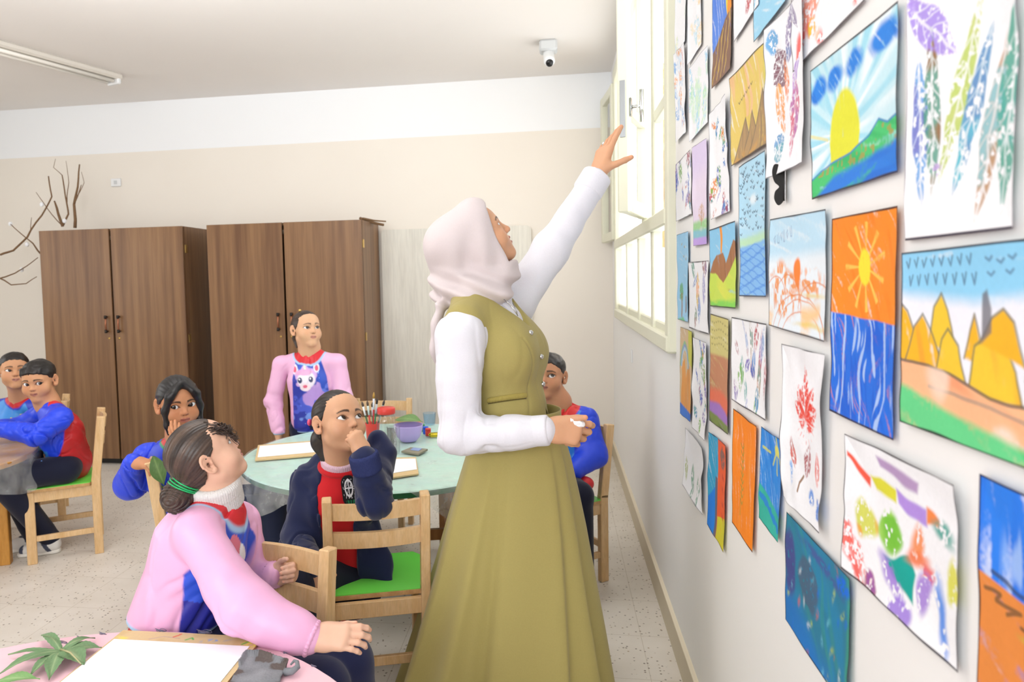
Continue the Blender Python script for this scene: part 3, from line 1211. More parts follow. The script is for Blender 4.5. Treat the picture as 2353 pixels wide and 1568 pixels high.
def make_chair():
    r = empty('classroom_chair', (0, 0, 0))
    # front legs
    for sx in (-1, 1):
        MB().box((sx * .150, .150, .183), (.030, .044, .366), bev=.003).build('leg', M['beech'], r)
    for sx in (-1, 1):
        b = MB()
        b.bar((sx * .152, -.150, 0), (sx * .152, -.150, .40), .030, .042, (0, 1, 0), .003)
        b.bar((sx * .152, -.150, .385), (sx * .152, -.190, .715), .030, .042, (0, 1, 0), .003)
        b.build('leg', M['beech'], r)
    b = MB()
    for sx in (-1, 1):
        b.bar((sx * .150, -.135, .338), (sx * .150, .135, .338), .018, .052, (0, 0, 1), .002)
    for sy in (-1, 1):
        b.bar((-.14, sy * .150, .338), (.14, sy * .150, .338), .018, .052, (0, 0, 1), .002)
    b.build('seat_apron', M['beech'], r)
    for sx in (-1, 1):
        MB().bar((sx * .150, -.14, .125), (sx * .150, .14, .125), .016, .028, (0, 0, 1), .002).build('stretcher', M['beech'], r)
    MB().bar((-.14, -.150, .165), (.14, -.150, .165), .016, .03, (0, 0, 1), .002).build('stretcher', M['beech'], r)
    b = MB()
    hw, ch = .175, .03
    poly = [(-hw + ch, -.135), (hw - ch, -.135), (hw, -.12), (hw, .165 - ch), (hw - ch, .178), (-hw + ch, .178), (-hw, .165 - ch), (-hw, -.12)]
    b.prism(poly, .366, .3815, 1)
    b.prism(poly, .3815, .3845, 0)
    s = b.build('seat', [M['green'], M['ply']], r)
    for z0, z1 in ((.645, .697), (.553, .605)):
        n = 12
        v, f = [], []
        for i in range(n + 1):
            u = -1 + 2 * i / n
            x = u * .142
            bow = -.020 * (1 - u * u)
            for z in (z0, z1):
                yb = -.150 - .04 * (z - .385) / .33 + bow
                v += [(x, yb - .008, z), (x, yb + .008, z)]
        for i in range(n):
            a, c = 4 * i, 4 * i + 4
            f += [(a, c, c + 2, a + 2), (a + 1, a + 3, c + 3, c + 1), (a + 2, c + 2, c + 3, a + 3), (a, a + 1, c + 1, c)]
        f += [(0, 2, 3, 1), (4 * n, 4 * n + 1, 4 * n + 3, 4 * n + 2)]
        MB().add(v, f).build('back_rail', M['beech'], r)
    return r


_chair0 = make_chair()
_chair_used = [False]
CHAIRS = {}


def place_chair(key, x, y, fx, fy, label):
    o = _chair0 if not _chair_used[0] else copy_tree(_chair0)
    _chair_used[0] = True
    o.location = (x, y, 0)
    o.rotation_euler = (0, 0, math.atan2(-fx, fy))
    tag(o, label, 'chair', 'beech classroom chairs with green seats')
    CHAIRS[key] = (V3(x, y, 0), nrm((fx, fy, 0)))
    return o


place_chair('A', -.774, 1.521, -.26, -.965, 'wooden chair whose back rail the curly-haired girl in pink holds')
place_chair('B', -.624, 2.276, -.305, .952, 'wooden chair with bright green seat under the girl in the navy jacket')
place_chair('D', -1.425, 2.66, .92, .39, 'wooden chair with green seat under the girl covering her cheek')
place_chair('E', -2.590, 3.325, -.82, -.57, 'wooden chair with green seat under the boy with a red back to his smock')
place_chair('F', -3.15, 3.78, -.80, -.55, 'wooden chair mostly hidden behind the boy with the red-backed smock')
place_chair('G', -.020, 3.225, -.81, -.58, 'wooden chair nearest the skirting of the picture wall, its boy half hidden by the skirt')
place_chair('K', -.985, 3.70, .05, -1.0, 'empty wooden chair on the far side of the mint table by the pale panel')


def wardrobe(x0, x1, yf, label, dep=.465, h=1.83):
    t = empty('wardrobe', ((x0 + x1) / 2, yf, 0))
    xm = (x0 + x1) / 2
    b = MB()
    yb = yf + .02
    b.box((x0 + .009, yb + dep / 2, .04 + (h - .04) / 2), (.018, dep, h - .04))
    b.box((x1 - .009, yb + dep / 2, .04 + (h - .04) / 2), (.018, dep, h - .04))
    b.box((xm, yb + dep / 2, h - .009), (x1 - x0 - .036, dep, .018))
    b.box((xm, yb + dep / 2, .06), (x1 - x0 - .036, dep, .018))
    b.box((xm, yb + dep - .01, h / 2), (x1 - x0 - .036, .012, h - .1))
    b.build('body', M['walnut'], t)
    MB().box((xm, yb + dep / 2, .022), (x1 - x0 - .08, dep - .06, .044)).build('gap_shade', M['black'], t)  # black block standing in for the shaded gap underneath
    for s in (-1, 1):
        xa, xb = (x0, xm - .008) if s < 0 else (xm + .008, x1)
        d = MB().box(((xa + xb) / 2, yf, .05 + (h - .05) / 2), (xb - xa, .018, h - .05), bev=.0015).build('door', M['walnut'], t)
        xh = xm + s * .052
        b = MB()
        pts = [(xh, yf - .008, 1.155), (xh, yf - .03, 1.145), (xh, yf - .034, 1.10), (xh, yf - .03, 1.055), (xh, yf - .008, 1.045)]
        b.tube(pts, .0065, 10)
        hd = b.build('handle', M['copper'], d, True)
        for z in (1.155, 1.045):
            b = MB()
            b.tube([(xh, yf - .034, z - .012), (xh, yf - .034, z + .012)], .010, 10)
            b.tube([(xh, yf - .034, z), (xh, yf - .007, z)], .007, 8)
            b.build('handle_end', M['iron'], hd, True)
        b = MB().tube([(xh - s * .01, yf - .013, .99), (xh - s * .01, yf - .007, .99)], .008, 10)
        b.build('lock', M['brass'], d, True)
        xq = x0 if s < 0 else x1
        for z in (1.66, .98, .25):
            MB().box((xq + s * .002, yf + .035, z), (.006, .03, .06), bev=.001).build('hinge', M['brass'], d)
    tag(t, label, 'wardrobe', 'dark walnut wardrobes')
    return t


WYF = 4.97
_w = [at(px, 700, WYF)[0] for px in (100, 427, 483, 836)]
wardrobe(_w[0], _w[1], WYF, 'walnut two-door wardrobe with dry branches beside its left end')
wardrobe(_w[2], _w[3], WYF, 'walnut two-door wardrobe behind the standing girl, beside the pale panel')

# pale wooden panel against the back wall, its upper corners rounded
_p0, _p1 = at(868, 700, 5.42)[0] + .04, at(1223, 700, 5.42)[0]
_poly = [(_p0, 0), (_p1, 0)] + [(_p1 - .04 + .04 * math.cos(a), 1.745 + .04 * math.sin(a)) for a in np.linspace(0, math.pi / 2, 7)] + [(_p0 + .015, 1.785), (_p0, 1.77)]
_b = MB().prism(_poly, 0, .035)
_v = np.concatenate(_b.v)
_b.v = [np.stack([_v[:, 0], YB - .005 - _v[:, 2], _v[:, 1] + .001], 1)]
tag(_b.build('wooden_panel', M['pale_panel']), 'tall pale grey wooden panel leaning flat against the back wall', 'panel')


def round_table(name, cx, cy, r, z, top, legmat, label, legr=.62, ang0=.4, edge=None):
    t = empty(name, (cx, cy, 0))
    b = MB().lathe([(r - .004, z - .026), (r, z - .022), (r, z - .004), (r - .004, z)], (cx, cy, 0), 96)
    b.build('tabletop', top, t, False)
    ps = []
    for k in range(4):
        a = ang0 + k * math.pi / 2
        p = V3(cx + r * legr * math.cos(a), cy + r * legr * math.sin(a), 0)
        ps.append(p)
        MB().box(p + V3(0, 0, (z - .03) / 2), (.048, .048, z - .03), _rot(0, 0, a), .003).build('leg', legmat, t)
    for k in range(4):
        MB().bar(ps[k] + V3(0, 0, z - .075), ps[(k + 1) % 4] + V3(0, 0, z - .075), .02, .06).build('apron', legmat, t)
    for k in (0, 2):
        MB().bar(ps[k] + V3(0, 0, .2), ps[(k + 1) % 4] + V3(0, 0, .2), .022, .05).build('stretcher', legmat, t)
    MB().bar((ps[0] + ps[1]) / 2 + V3(0, 0, .2), (ps[2] + ps[3]) / 2 + V3(0, 0, .2), .022, .05).build('stretcher', legmat, t)
    tag(t, label, 'table')
    return t


# tabletop paints
def mat_top(name, c0, c1, edge, scribble=None):
    m, t, b = _nt(name)
    v = _coord(t)
    f = _noise(t, v, 6, 4, .6)
    c = _ramp(t, f, [(.35, tuple(lin(c0))), (.65, tuple(lin(c1)))])
    g = _n(t, 'ShaderNodeNewGeometry')
    sx = _n(t, 'ShaderNodeSeparateXYZ')
    t.links.new(g.outputs['Normal'], sx.inputs[0])
    gt = _n(t, 'ShaderNodeMath', operation='GREATER_THAN')
    gt.inputs[1].default_value = .5
    t.links.new(sx.outputs['Z'], gt.inputs[0])
    t.links.new(_mix(t, gt.outputs[0], tuple(lin(edge)), c), b.inputs['Base Color'])
    b.inputs['Roughness'].default_value = .4
    return m


M['mint_top'] = mat_top('mint_table_paint', '#c3ece0', '#cdf2e0', '#1f6b45')
M['pink_top'] = mat_top('pink_table_paint', '#f3cbd4', '#efc3cf', '#e7c6d8')
M['yellow_top'] = mat_top('honey_table_paint', '#c98f3e', '#d7a052', '#b98136')
M['honey'] = mat_wood('honey_wood', '#b97f33', '#cf9647', (5, 5, .8), .45, 8)
TBX, TBY, TBR, TBZ = -.79, 3.11, .64, .60
round_table('round_table', TBX, TBY, TBR, TBZ, M['mint_top'], M['beech_dark'], 'round mint-green table holding paintbrushes, jars and a bowl', .66, 2.62)
TAX, TAY, TAR, TAZ = -.862, .80, .655, .592
round_table('round_table', TAX, TAY, TAR, TAZ, M['pink_top'], M['beech_dark'], 'round pink table in front, with a green leaf and white sheet on it', .55, .8)
TLX, TLY, TLR, TLZ = -3.13, 2.93, .56, .57
round_table('round_table', TLX, TLY, TLR, TLZ, M['yellow_top'], M['honey'], 'honey-coloured table under clear plastic where two boys lean', .72, .45)


# ceiling lamp, camera, socket
def ceiling_lamp():
    a, b_ = V3(-3.62, 3.30, ZC), V3(-3.115, 4.765, ZC)
    d = nrm(b_ - a)
    s = V3(d[1], -d[0], 0)
    R = np.stack([s, d, V3(0, 0, 1)], 1)
    c = (a + b_) / 2
    L = np.linalg.norm(b_ - a)
    t = empty('ceiling_lamp', c)
    MB().box(c - V3(0, 0, .022), (.135, L, .044), R, .012).build('housing', M['lamp_body'], t)
    for k in (-1, 1):
        MB().tube([a + d * .06 + s * k * .032 - V3(0, 0, .058), b_ - d * .06 + s * k * .032 - V3(0, 0, .058)], .013, 12).build('lamp_tube', M['tube'], t, True)
    for q in (a + d * .03, b_ - d * .03):
        MB().box(q - V3(0, 0, .05), (.12, .03, .05), R, .006).build('end_cap', M['white_plastic'], t)
    tag(t, 'long twin-tube ceiling lamp above the left wardrobe', 'lamp')


ceiling_lamp()


def dome_camera():
    c = V3(-.036, 4.696, ZC)
    t = empty('security_camera', c)
    MB().box(c - V3(0, 0, .035), (.115, .115, .07), None, .012).build('mount', M['grey_plastic'], t)
    S = SDF().cap(c + V3(.0, -.01, -.085), c + V3(.005, -.075, -.145), .034, .036, k=0)
    S.build('camera_body', .004, M['white_plastic'], t)
    d = nrm(V3(.005, -.065, -.06))
    e = c + V3(.005, -.075, -.145) + d * .018
    b = MB().tube([e, e + d * .020], [.026, .022], 20)
    b.build('lens', M['black'], t, True)
    tag(t, 'small white security camera hanging from the ceiling', 'camera')


dome_camera()
_c = at(268, 420, YB)
_t = empty('wall_socket', _c)
MB().box(_c - V3(0, .008, 0), (.088, .016, .066), None, .004).build('plate', M['white_plastic'], _t)
MB().box(_c - V3(0, .0165, 0), (.03, .003, .03), None, .001).build('insert', M['grey_plastic'], _t)
tag(_t, 'small white socket plate high on the back wall', 'socket')
_c = onx(1452, 818, XW)
tag(MB().box(_c - V3(.004, 0, 0), (.008, .08, .075), None, .002).build('switch_plate', M['white_plastic']), 'white switch plate under the window beside the corner', 'switch')


def branches():
    def poly(pts, Y):
        return [at(x, y, Y + dy) for x, y, dy in pts]

    def limb(t, pts, r0, r1, Y):
        p = np.array(poly(pts, Y))
        q = [p[0]]
        for i in range(len(p) - 1):
            for u in (.33, .66, 1):
                e = p[i] + (p[i + 1] - p[i]) * u
                q.append(e + noise(e[None] * 9, 1)[0] * V3(.006, .006, 0))
        MB().tube(q, np.linspace(r0, r1, len(q)), 7).build('twig', M['twig'], t, True)
    Y = 5.22
    t = empty('dry_branch', at(150, 525, Y))
    limb(t, [(172, 524, 0), (170, 470, .0), (178, 430, .02), (183, 378, .04)], .013, .005, Y)
    limb(t, [(170, 470, 0), (176, 452, -.03), (186, 425, -.05)], .006, .003, Y)
    limb(t, [(144, 520, 0), (132, 478, .02), (125, 462, .02)], .012, .006, Y)
    limb(t, [(144, 520, 0), (156, 492, .03), (154, 465, .04), (145, 415, .05), (142, 402, .05)], .008, .004, Y)
    limb(t, [(144, 520, 0), (110, 480, -.05), (84, 442, -.08)], .004, .002, Y)
    limb(t, [(154, 465, .04), (160, 420, .0), (152, 370, .0)], .004, .0015, Y)
    limb(t, [(142, 402, .05), (122, 385, .05), (128, 365, .05)], .003, .0015, Y)
    limb(t, [(176, 452, 0), (192, 420, 0), (188, 395, 0)], .003, .0015, Y)
    tag(t, 'upright cluster of dry brown branches behind the left wardrobe', 'branch')
    t = empty('dry_branch', at(60, 560, Y))
    limb(t, [(0, 586, -.1), (30, 576, -.05), (62, 545, 0), (96, 495, .03), (118, 452, .04), (110, 405, .05)], .009, .005, Y)
    limb(t, [(93, 583, .02), (75, 560, 0), (58, 546, 0), (24, 515, -.04)], .007, .003, Y)
    limb(t, [(62, 545, 0), (72, 530, .02), (74, 500, .02)], .004, .002, Y)
    limb(t, [(0, 640, -.1), (35, 628, -.06), (60, 612, -.03), (88, 592, 0)], .006, .003, Y)
    limb(t, [(0, 640, -.1), (25, 655, -.06), (60, 652, -.03), (86, 636, 0)], .006, .003, Y)
    for (x, y) in ((24, 515), (62, 562), (50, 620), (148, 508), (96, 470)):
        S = SDF().ell(at(x, y, Y - .01), (.017, .014, .02), k=0)
        S.build('cotton_tuft', .005, M['paper'], t)
    tag(t, 'bare curving dry branch with cotton tufts left of the wardrobes', 'branch')
    t = empty('dry_branch', at(850, 522, 5.2))
    Yb = 5.1
    limb(t, [(835, 502, 0), (860, 507, .1), (886, 509, .15)], .008, .005, Yb)
    limb(t, [(828, 502, .0), (858, 512, .16), (880, 517, .24)], .012, .010, Yb)
    tag(t, 'short dry branch lying on top of the wardrobe beside the pale panel', 'branch')


branches()
# ---------------------------------------------------------------- children's pictures on the right wall
class Art:
    """small raster painter; the pixels become the colours of the sheet's own mesh grid"""

    def __init__(s, w, h, seed, bgc='#f4f6fb'):
        s.w, s.h = w, h
        s.a = h / w
        s.X, s.Y = np.meshgrid((np.arange(w) + .5) / w, (np.arange(h) + .5) / w)   # y runs 0..a, downward
        s.P = np.stack([s.X, s.Y, np.full_like(s.X, seed * 3.7)], -1)
        s.C = np.tile(lin(bgc), (h, w, 1))
        s.rng = np.random.RandomState(seed)
        s.sd = seed

    def n(s, f, k=0):
        return noise(s.P, f, k * 5.3)

    def put(s, m, c, op=1.0):
        m = (np.clip(m, 0, 1) * op)[..., None]
        s.C = s.C * (1 - m) + (lin(c) if isinstance(c, str) else c) * m
        return s

    def warp(s, amt, f=6, k=0):
        return s.X + amt * s.n(f, k), s.Y + amt * s.n(f, k + 9)

    def streak(s, ang, f=45, k=0, bend=.0):
        ca, sa = math.cos(ang), math.sin(ang)
        u, v = s.X * ca + s.Y * sa, -s.X * sa + s.Y * ca
        v = v + bend * s.n(3, k)
        Q = np.stack([u * f * .10, v * f, np.full_like(u, k * 2.1 + s.sd)], -1)
        return noise(Q, 1.0)

    def crayon(s, m, c, ang=.5, cover=.75, f=45, k=0, bend=.03, dark=None):
        st = s.streak(ang, f, k, bend)
        cov = sst(-cover - .25, -cover + .55, st + .25 * s.n(60, k))
        s.put(m * (.35 + .65 * cov), c)
        if dark:
            s.put(m * sst(.1, .6, s.streak(ang + .15, f * .7, k + 3, bend)), dark, .6)
        return s

    def below(s, pts, soft=.008, rough=.006):
        xs, ys = [p[0] for p in pts], [p[1] for p in pts]
        return sst(-soft, soft, s.Y + rough * s.n(14) - np.interp(s.X, xs, ys))

    def poly(s, pts, soft=.008, rough=.008, k=0):
        X, Y = s.warp(rough, 9, k)
        p = np.array(pts, float)
        d = np.full(X.shape, 9.0)
        sg = np.ones(X.shape)
        for i in range(len(p)):
            a, b = p[i], p[(i + 1) % len(p)]
            e = b - a
            wx, wy = X - a[0], Y - a[1]
            t = np.clip((wx * e[0] + wy * e[1]) / (e @ e + 1e-9), 0, 1)
            d = np.minimum(d, np.hypot(wx - e[0] * t, wy - e[1] * t))
            c1, c2 = Y >= a[1], Y < b[1]
            c3 = e[0] * wy > e[1] * wx
            sg = np.where((c1 & c2 & c3) | (~c1 & ~c2 & ~c3), -sg, sg)
        return sst(-soft, soft, -d * sg)

    def ell(s, cx, cy, rx, ry, rot=0, soft=.012, rough=.012, k=0):
        X, Y = s.warp(rough, 11, k)
        x, y = X - cx, Y - cy
        c, q = math.cos(rot), math.sin(rot)
        x, y = x * c + y * q, -x * q + y * c
        d = (np.hypot(x / rx, y / ry) - 1) * min(rx, ry)
        return sst(soft, -soft, d)

    def line(s, pts, w=.006, rough=.004, k=0):
        X, Y = s.warp(rough, 12, k)
        p = np.array(pts, float)
        d = np.full(X.shape, 9.0)
        for i in range(len(p) - 1):
            a, b = p[i], p[i + 1]
            e = b - a
            wx, wy = X - a[0], Y - a[1]
            t = np.clip((wx * e[0] + wy * e[1]) / (e @ e + 1e-9), 0, 1)
            d = np.minimum(d, np.hypot(wx - e[0] * t, wy - e[1] * t))
        return sst(w + .004, w - .003, d)

    def blot(s, cx, cy, rx, ry, rot, c, c2=None, k=0, cover=.1, op=.9):
        """dabbed paint print with missing flecks"""
        m = s.ell(cx, cy, rx, ry, rot, .02, .03, k)
        g = sst(-cover - .25, -cover + .15, s.n(38, k) + .6 * s.n(90, k + 2))
        s.put(m * g, c, op)
        if c2:
            s.put(m * g * sst(.0, .35, s.n(9, k + 4)), c2, op)
        return s

    def leaf(s, cx, cy, L, W, rot, c, c2=None, k=0, op=.9):
        """printed leaf: pointed oval with pale veins"""
        X, Y = s.warp(.015, 10, k)
        x, y = X - cx, Y - cy
        ca, sa = math.cos(rot), math.sin(rot)
        u, v = x * ca + y * sa, -x * sa + y * ca
        t = np.clip(u / L, -1, 1)
        hw = W * (1 - np.abs(t) ** 1.7)
        m = sst(.012, -.012, np.abs(v) - hw) * (np.abs(u) < L)
        vein = sst(.016, .004, np.abs(v)) + .8 * sst(.80, .97, np.cos((u - np.abs(v) * 1.2) * 2 * np.pi / (L * .30)))
        g = sst(-.45, .1, s.n(34, k) + .5 * s.n(80, k + 1) + .15)
        m = m * g * (1 - .75 * np.clip(vein, 0, 1))
        s.put(m, c, op)
        if c2:
            s.put(m * sst(-.1, .3, s.n(7, k + 6)), c2, op)
        return s

    def birds(s, pts, sz=.02, c='#3c4a66', w=.004):
        for i, (x, y) in enumerate(pts):
            s.put(s.line([(x - sz, y - sz * .6), (x, y), (x + sz, y - sz * .7)], w, .002, i), c, .8)
        return s

    def border(s, c='#2b2630', w=.012, op=.95):
        X, Y = s.warp(.004, 5, 3)
        d = np.minimum(np.minimum(X, 1 - X), np.minimum(Y, s.a - Y))
        return s.put(sst(w + .004, w - .003, d), c, op)

    def random_blots(s, n, pal, r=(.05, .12), el=2.2, area=(0, 1), ylim=(.05, .95)):
        for i in range(n):
            R = s.rng.uniform(*r)
            s.blot(s.rng.uniform(*area), s.rng.uniform(*ylim) * s.a, R, R * s.rng.uniform(.35, 1) * (el / 2.2), s.rng.uniform(0, 3.1), pal[s.rng.randint(len(pal))], pal[s.rng.randint(len(pal))], k=i)
        return s


PAL = ['#3f86cf', '#e88a3a', '#c24f58', '#7a62b8', '#35a3a0', '#7db54f', '#4169c4', '#a34a5c']


def a_sunrise(a):
    h = a.a
    a.put(np.ones_like(a.X), '#c9ecf7')
    ang = np.arctan2(a.Y - .42 * h / .7, a.X - .38)
    rays = noise(np.stack([ang * 9, np.hypot(a.X - .38, a.Y - .3) * 2, a.X * 0], -1), 1.0)
    a.put(sst(.0, .5, rays), '#9fdcf0', .9)
    a.put(sst(.15, .55, -rays), '#f3fbff', .8)
    for cx, cy, rx, ry, r in ((.10, .14, .10, .07, -.1), (.31, .13, .10, .06, -.2), (.54, .12, .10, .055, 0), (.86, .10, .135, .055, 0)):
        a.crayon(a.ell(cx, cy, rx, ry, r, .02, .03), '#2f86e6', .8, .8, 60, 1, dark='#1f6fd6')
    m = a.ell(.42, .46, .175, .25, 0) * (a.Y < .60) + a.poly([(.245, .44), (.595, .44), (.59, .62), (.25, .62)]) * (a.Y > .44)
    a.crayon(m, '#e3e43c', 1.5, .95, 40, 2)
    a.put(a.line([(0, .36), (.22, .42)], .008), '#eadf8c', .7)
    hill = a.below([(0, .60), (.12, .57), (.25, .55), (.5, .535), (.7, .49), (.80, .44), (.9, .475), (1, .46)])
    a.crayon(hill, '#4cc777', .1, .8, 40, 3, dark='#2fae63')
    a.put(a.line([(0, .60), (.12, .57), (.25, .55), (.5, .535), (.7, .49), (.80, .44), (.9, .475), (1, .46)], .005), '#3f7fc9', .8)
    a.put(hill * (a.Y < .60) * sst(.25, .6, a.n(40)), '#c0883f', .6)
    a.crayon(a.below([(0, .72), (.3, .62), (.6, .60), (1, .56)], .02), '#2f7fe0', -.25, .75, 40, 4, dark='#2468cf')
    a.border('#3a2f33', .010)


def a_sunset(a):
    h = a.a
    a.crayon(np.ones_like(a.X), '#f58f2c', .9, 1.1, 45, 1, .08, '#f07d1d')
    ang = np.arctan2(a.Y - .36, a.X - .52)
    r = np.hypot(a.X - .52, a.Y - .36)
    for i in range(11):
        th = i * 2 * np.pi / 11 + .3
        m = sst(.10, .03, np.abs((ang - th + np.pi) % (2 * np.pi) - np.pi)) * (r > .07) * (r < .30)
        a.crayon(m, '#ffc65a', th, .6, 50, i)
    a.crayon(a.ell(.52, .36, .09, .12), '#f3e23c', 1.3, .95)
    sea = a.below([(0, .68), (.4, .70), (1, .715)])
    a.crayon(sea, '#2a72e2', 1.2, .75, 50, 5, .25, '#1f5ad2')
    a.put(sea * sst(.42, .6, a.streak(1.45, 55, 9, .1)), '#bcd6fb', .8)
    a.border('#33262c', .014)


def a_trees(a):
    a.crayon(np.ones_like(a.X), '#8fd0f4', 0.0, 1.0, 30, 1)
    a.put(a.below([(0, .17), (.5, .20), (1, .16)], .04), '#eef0fb')
    for j in range(8):
        x = .04 + j * .062
        a.put(a.line([(x, .04), (x + .012, .065), (x + .03, .03)], .004), '#4d6a8c', .8)
        a.put(a.line([(x + .02, .10), (x + .03, .135), (x + .045, .095)], .004), '#4d6a8c', .8)
    a.birds([(.60, .06), (.66, .07), (.72, .06), (.60, .11), (.70, .105)], .018, '#5878a0')
    trees = [[(-.02, .44), (-.01, .20), (.05, .24), (.10, .32), (.12, .46)], [(.20, .36), (.24, .22), (.29, .17), (.33, .23), (.39, .40)], [(.04, .44), (.10, .30), (.16, .25), (.22, .32), (.33, .48)], [(.25, .46), (.29, .34), (.33, .30), (.40, .36), (.46, .52)], [(.44, .40), (.47, .30), (.50, .24), (.53, .32), (.54, .42)], [(.46, .54), (.50, .35), (.57, .31), (.66, .32), (.73, .42), (.77, .56)], [(.53, .34), (.60, .25), (.66, .22), (.72, .26), (.78, .40)], [(.78, .44), (.83, .30), (.90, .26), (.95, .32), (.97, .46)], [(.85, .56), (.92, .40), (1.02, .34), (1.02, .56)]]
    for i, t in enumerate(trees):
        a.crayon(a.poly(t), '#f0c83a' if i % 2 else '#eeb62c', 1.2, .9, 30, i, dark='#ef9a3a' if i in (2, 5) else None)
        a.put(a.line(t, .005, .003, i), '#6b6f5e', .75)
    a.put(a.poly([(.545, .34), (.55, .17), (.575, .155), (.60, .22), (.60, .30)]), '#6b6a74', .85)
    a.crayon(a.ell(.83, .15, .055, .065), '#6fbf4a', .7, .9)
    a.put(a.line([(.825, .20), (.835, .13)], .006), '#c77a3a', .8)
    soil = a.below([(0, .44), (.3, .46), (.6, .52), (1, .535)])
    a.crayon(soil, '#f3b98e', .25, 1.0, 35, 3, dark='#ef8f66')
    a.put(a.line([(0, .44), (.3, .46), (.6, .52), (1, .535)], .006), '#5f5450', .8)
    a.put(a.line([(.2, .53), (.6, .55), (1, .60)], .007), '#9a8a80', .6)
    a.put(soil * sst(.1, .5, a.n(5, 2)), '#f4dccb', .8)
    gr = a.below([(0, .54), (.3, .60), (.6, .635), (1, .67)], .02)
    a.crayon(gr, '#66d08b', .35, .8, 30, 6, dark='#46c274')
    a.border('#2f2630', .009)


def a_print_large(a):
    for i, (x, y, L, W, r, c, c2) in enumerate([(.14, .80, .44, .075, 1.5, '#5aa0e0', '#7d7cc8'), (.26, .72, .46, .085, 1.52, '#4f9a86', '#a07048'), (.52, .70, .48, .085, 1.98, '#b9cf5a', '#c9d486'), (.63, .83, .42, .080, 1.95, '#2fb9d0', '#6a90c8'), (.80, .95, .44, .08, 1.82, '#b58a5c', '#8fc7d2'), (.95, .85, .50, .10, 1.68, '#3fa79a', '#68ad9c')]):
        a.leaf(x, y, L, W, r, c, c2, i)
    a.leaf(.24, .28, .34, .11, .72, '#a58ae8', '#c3a8f0', 8)
    a.blot(.05, .08, .05, .05, 0, '#b095ec', k=9)
    a.blot(.40, .04, .05, .03, .6, '#35b6bd', k=10)
    a.blot(.60, .14, .012, .06, 0, '#b5dcec', k=11)
    a.blot(.30, 1.05, .035, .04, 0, '#b79bd6', k=12)
    a.border('#5a536c', .005)
    a.put(sst(.018, .012, a.a - a.Y), '#3a3242')


def a_fruit_print(a):
    a.put(a.poly([(.02, .08), (.25, .15), (.25, .20), (.02, .11)], .01, .02), '#f2604c')
    a.put(a.poly([(.25, .14), (.50, .16), (.50, .22), (.30, .20)], .01, .015), '#dfdc3f')
    a.put(a.poly([(.50, .15), (.75, .17), (.76, .24), (.52, .21)], .01, .015), '#b493e6')
    a.put(a.poly([(.75, .16), (.86, .19), (.86, .22), (.76, .23)], .01, .02), '#f08a4a')
    a.blot(.90, .21, .08, .035, .2, '#2a9f92', k=1, cover=.4)
    a.put(a.poly([(.32, .04), (.70, .07), (.68, .12), (.36, .09)], .012, .02), '#b69ac6')
    a.blot(.22, .37, .095, .085, 0, '#d3d840', '#f09838', 2, .5)
    a.blot(.43, .36, .095, .085, 0, '#9fd640', '#72c23c', 3, .5)
    a.blot(.05, .50, .05, .07, .4, '#f05a4c', k=4, cover=.0)
    a.blot(.14, .56, .14, .03, .55, '#f05a4c', k=5, cover=-.05)
    a.blot(.15, .64, .14, .03, .55, '#ef4d40', k=6, cover=-.02)
    a.put(a.poly([(.38, .48), (.55, .42), (.60, .40), (.66, .46), (.66, .58), (.55, .56)], .01, .02), '#17a79c')
    a.blot(.46, .56, .13, .035, .6, '#a07ddb', k=7, cover=.5)
    a.blot(.66, .31, .04, .07, .3, '#f0873c', k=8, cover=.5)
    a.blot(.66, .39, .09, .035, -.3, '#ee7436', k=9, cover=.5)
    a.blot(.76, .42, .06, .05, 0, '#e85a50', k=10, cover=.1)
    a.blot(.73, .50, .05, .085, 0, '#a07bd6', k=11, cover=.5)
    a.blot(.95, .38, .045, .075, -.2, '#dada38', k=12, cover=.5)
    a.blot(.88, .55, .03, .14, -.25, '#3f86e8', k=13, cover=.3)
    a.blot(.29, .66, .055, .075, -.6, '#b2506a', '#9a5ba8', 14, .4)
    a.blot(.33, .74, .06, .045, .5, '#c3cf3c', '#ea9a3c', 15, .2)
    a.blot(.57, .67, .09, .09, .3, '#9c7add', k=16, cover=.3)
    a.blot(.62, .76, .04, .08, .1, '#a586df', k=17, cover=.3)
    a.blot(.75, .80, .20, .055, .12, '#5a8ea4', '#8a7aa8', 18, .5)
    a.border('#2d2730', .008)


def a_teal(a):
    a.put(np.ones_like(a.X), '#2f7fa0')
    a.put(sst(-.2, .5, a.streak(.9, 10, 1, .2)), '#2b87b4', .8)
    a.put(sst(.1, .6, a.streak(1.1, 14, 2, .2)), '#3a938f', .6)
    a.put(a.below([(0, .45), (.5, .60), (1, .72)], .1), '#2774c8', .8)
    a.blot(.08, .30, .09, .20, 0, '#4a4a8c', k=3, cover=.6)
    a.blot(.38, .30, .16, .14, .5, '#4d6580', k=4, cover=.6)
    a.blot(.60, .10, .30, .03, .1, '#4a5aa0', k=5, cover=.4)
    a.put(sst(.93, .98, a.X), '#4fae6a', .5)
    for i in range(26):
        x, y = a.rng.rand(), a.rng.rand() * a.a
        a.blot(x, y, .012, .02, .3, ['#c8d84a', '#e0654a', '#79c9e0', '#1d6fe0', '#dfe8f0'][i % 5], k=i + 6, cover=.4, op=.7)
    a.blot(.90, .08, .07, .05, 0, '#1c6fe6', k=40, cover=.2)
    a.border('#1c1d26', .008)


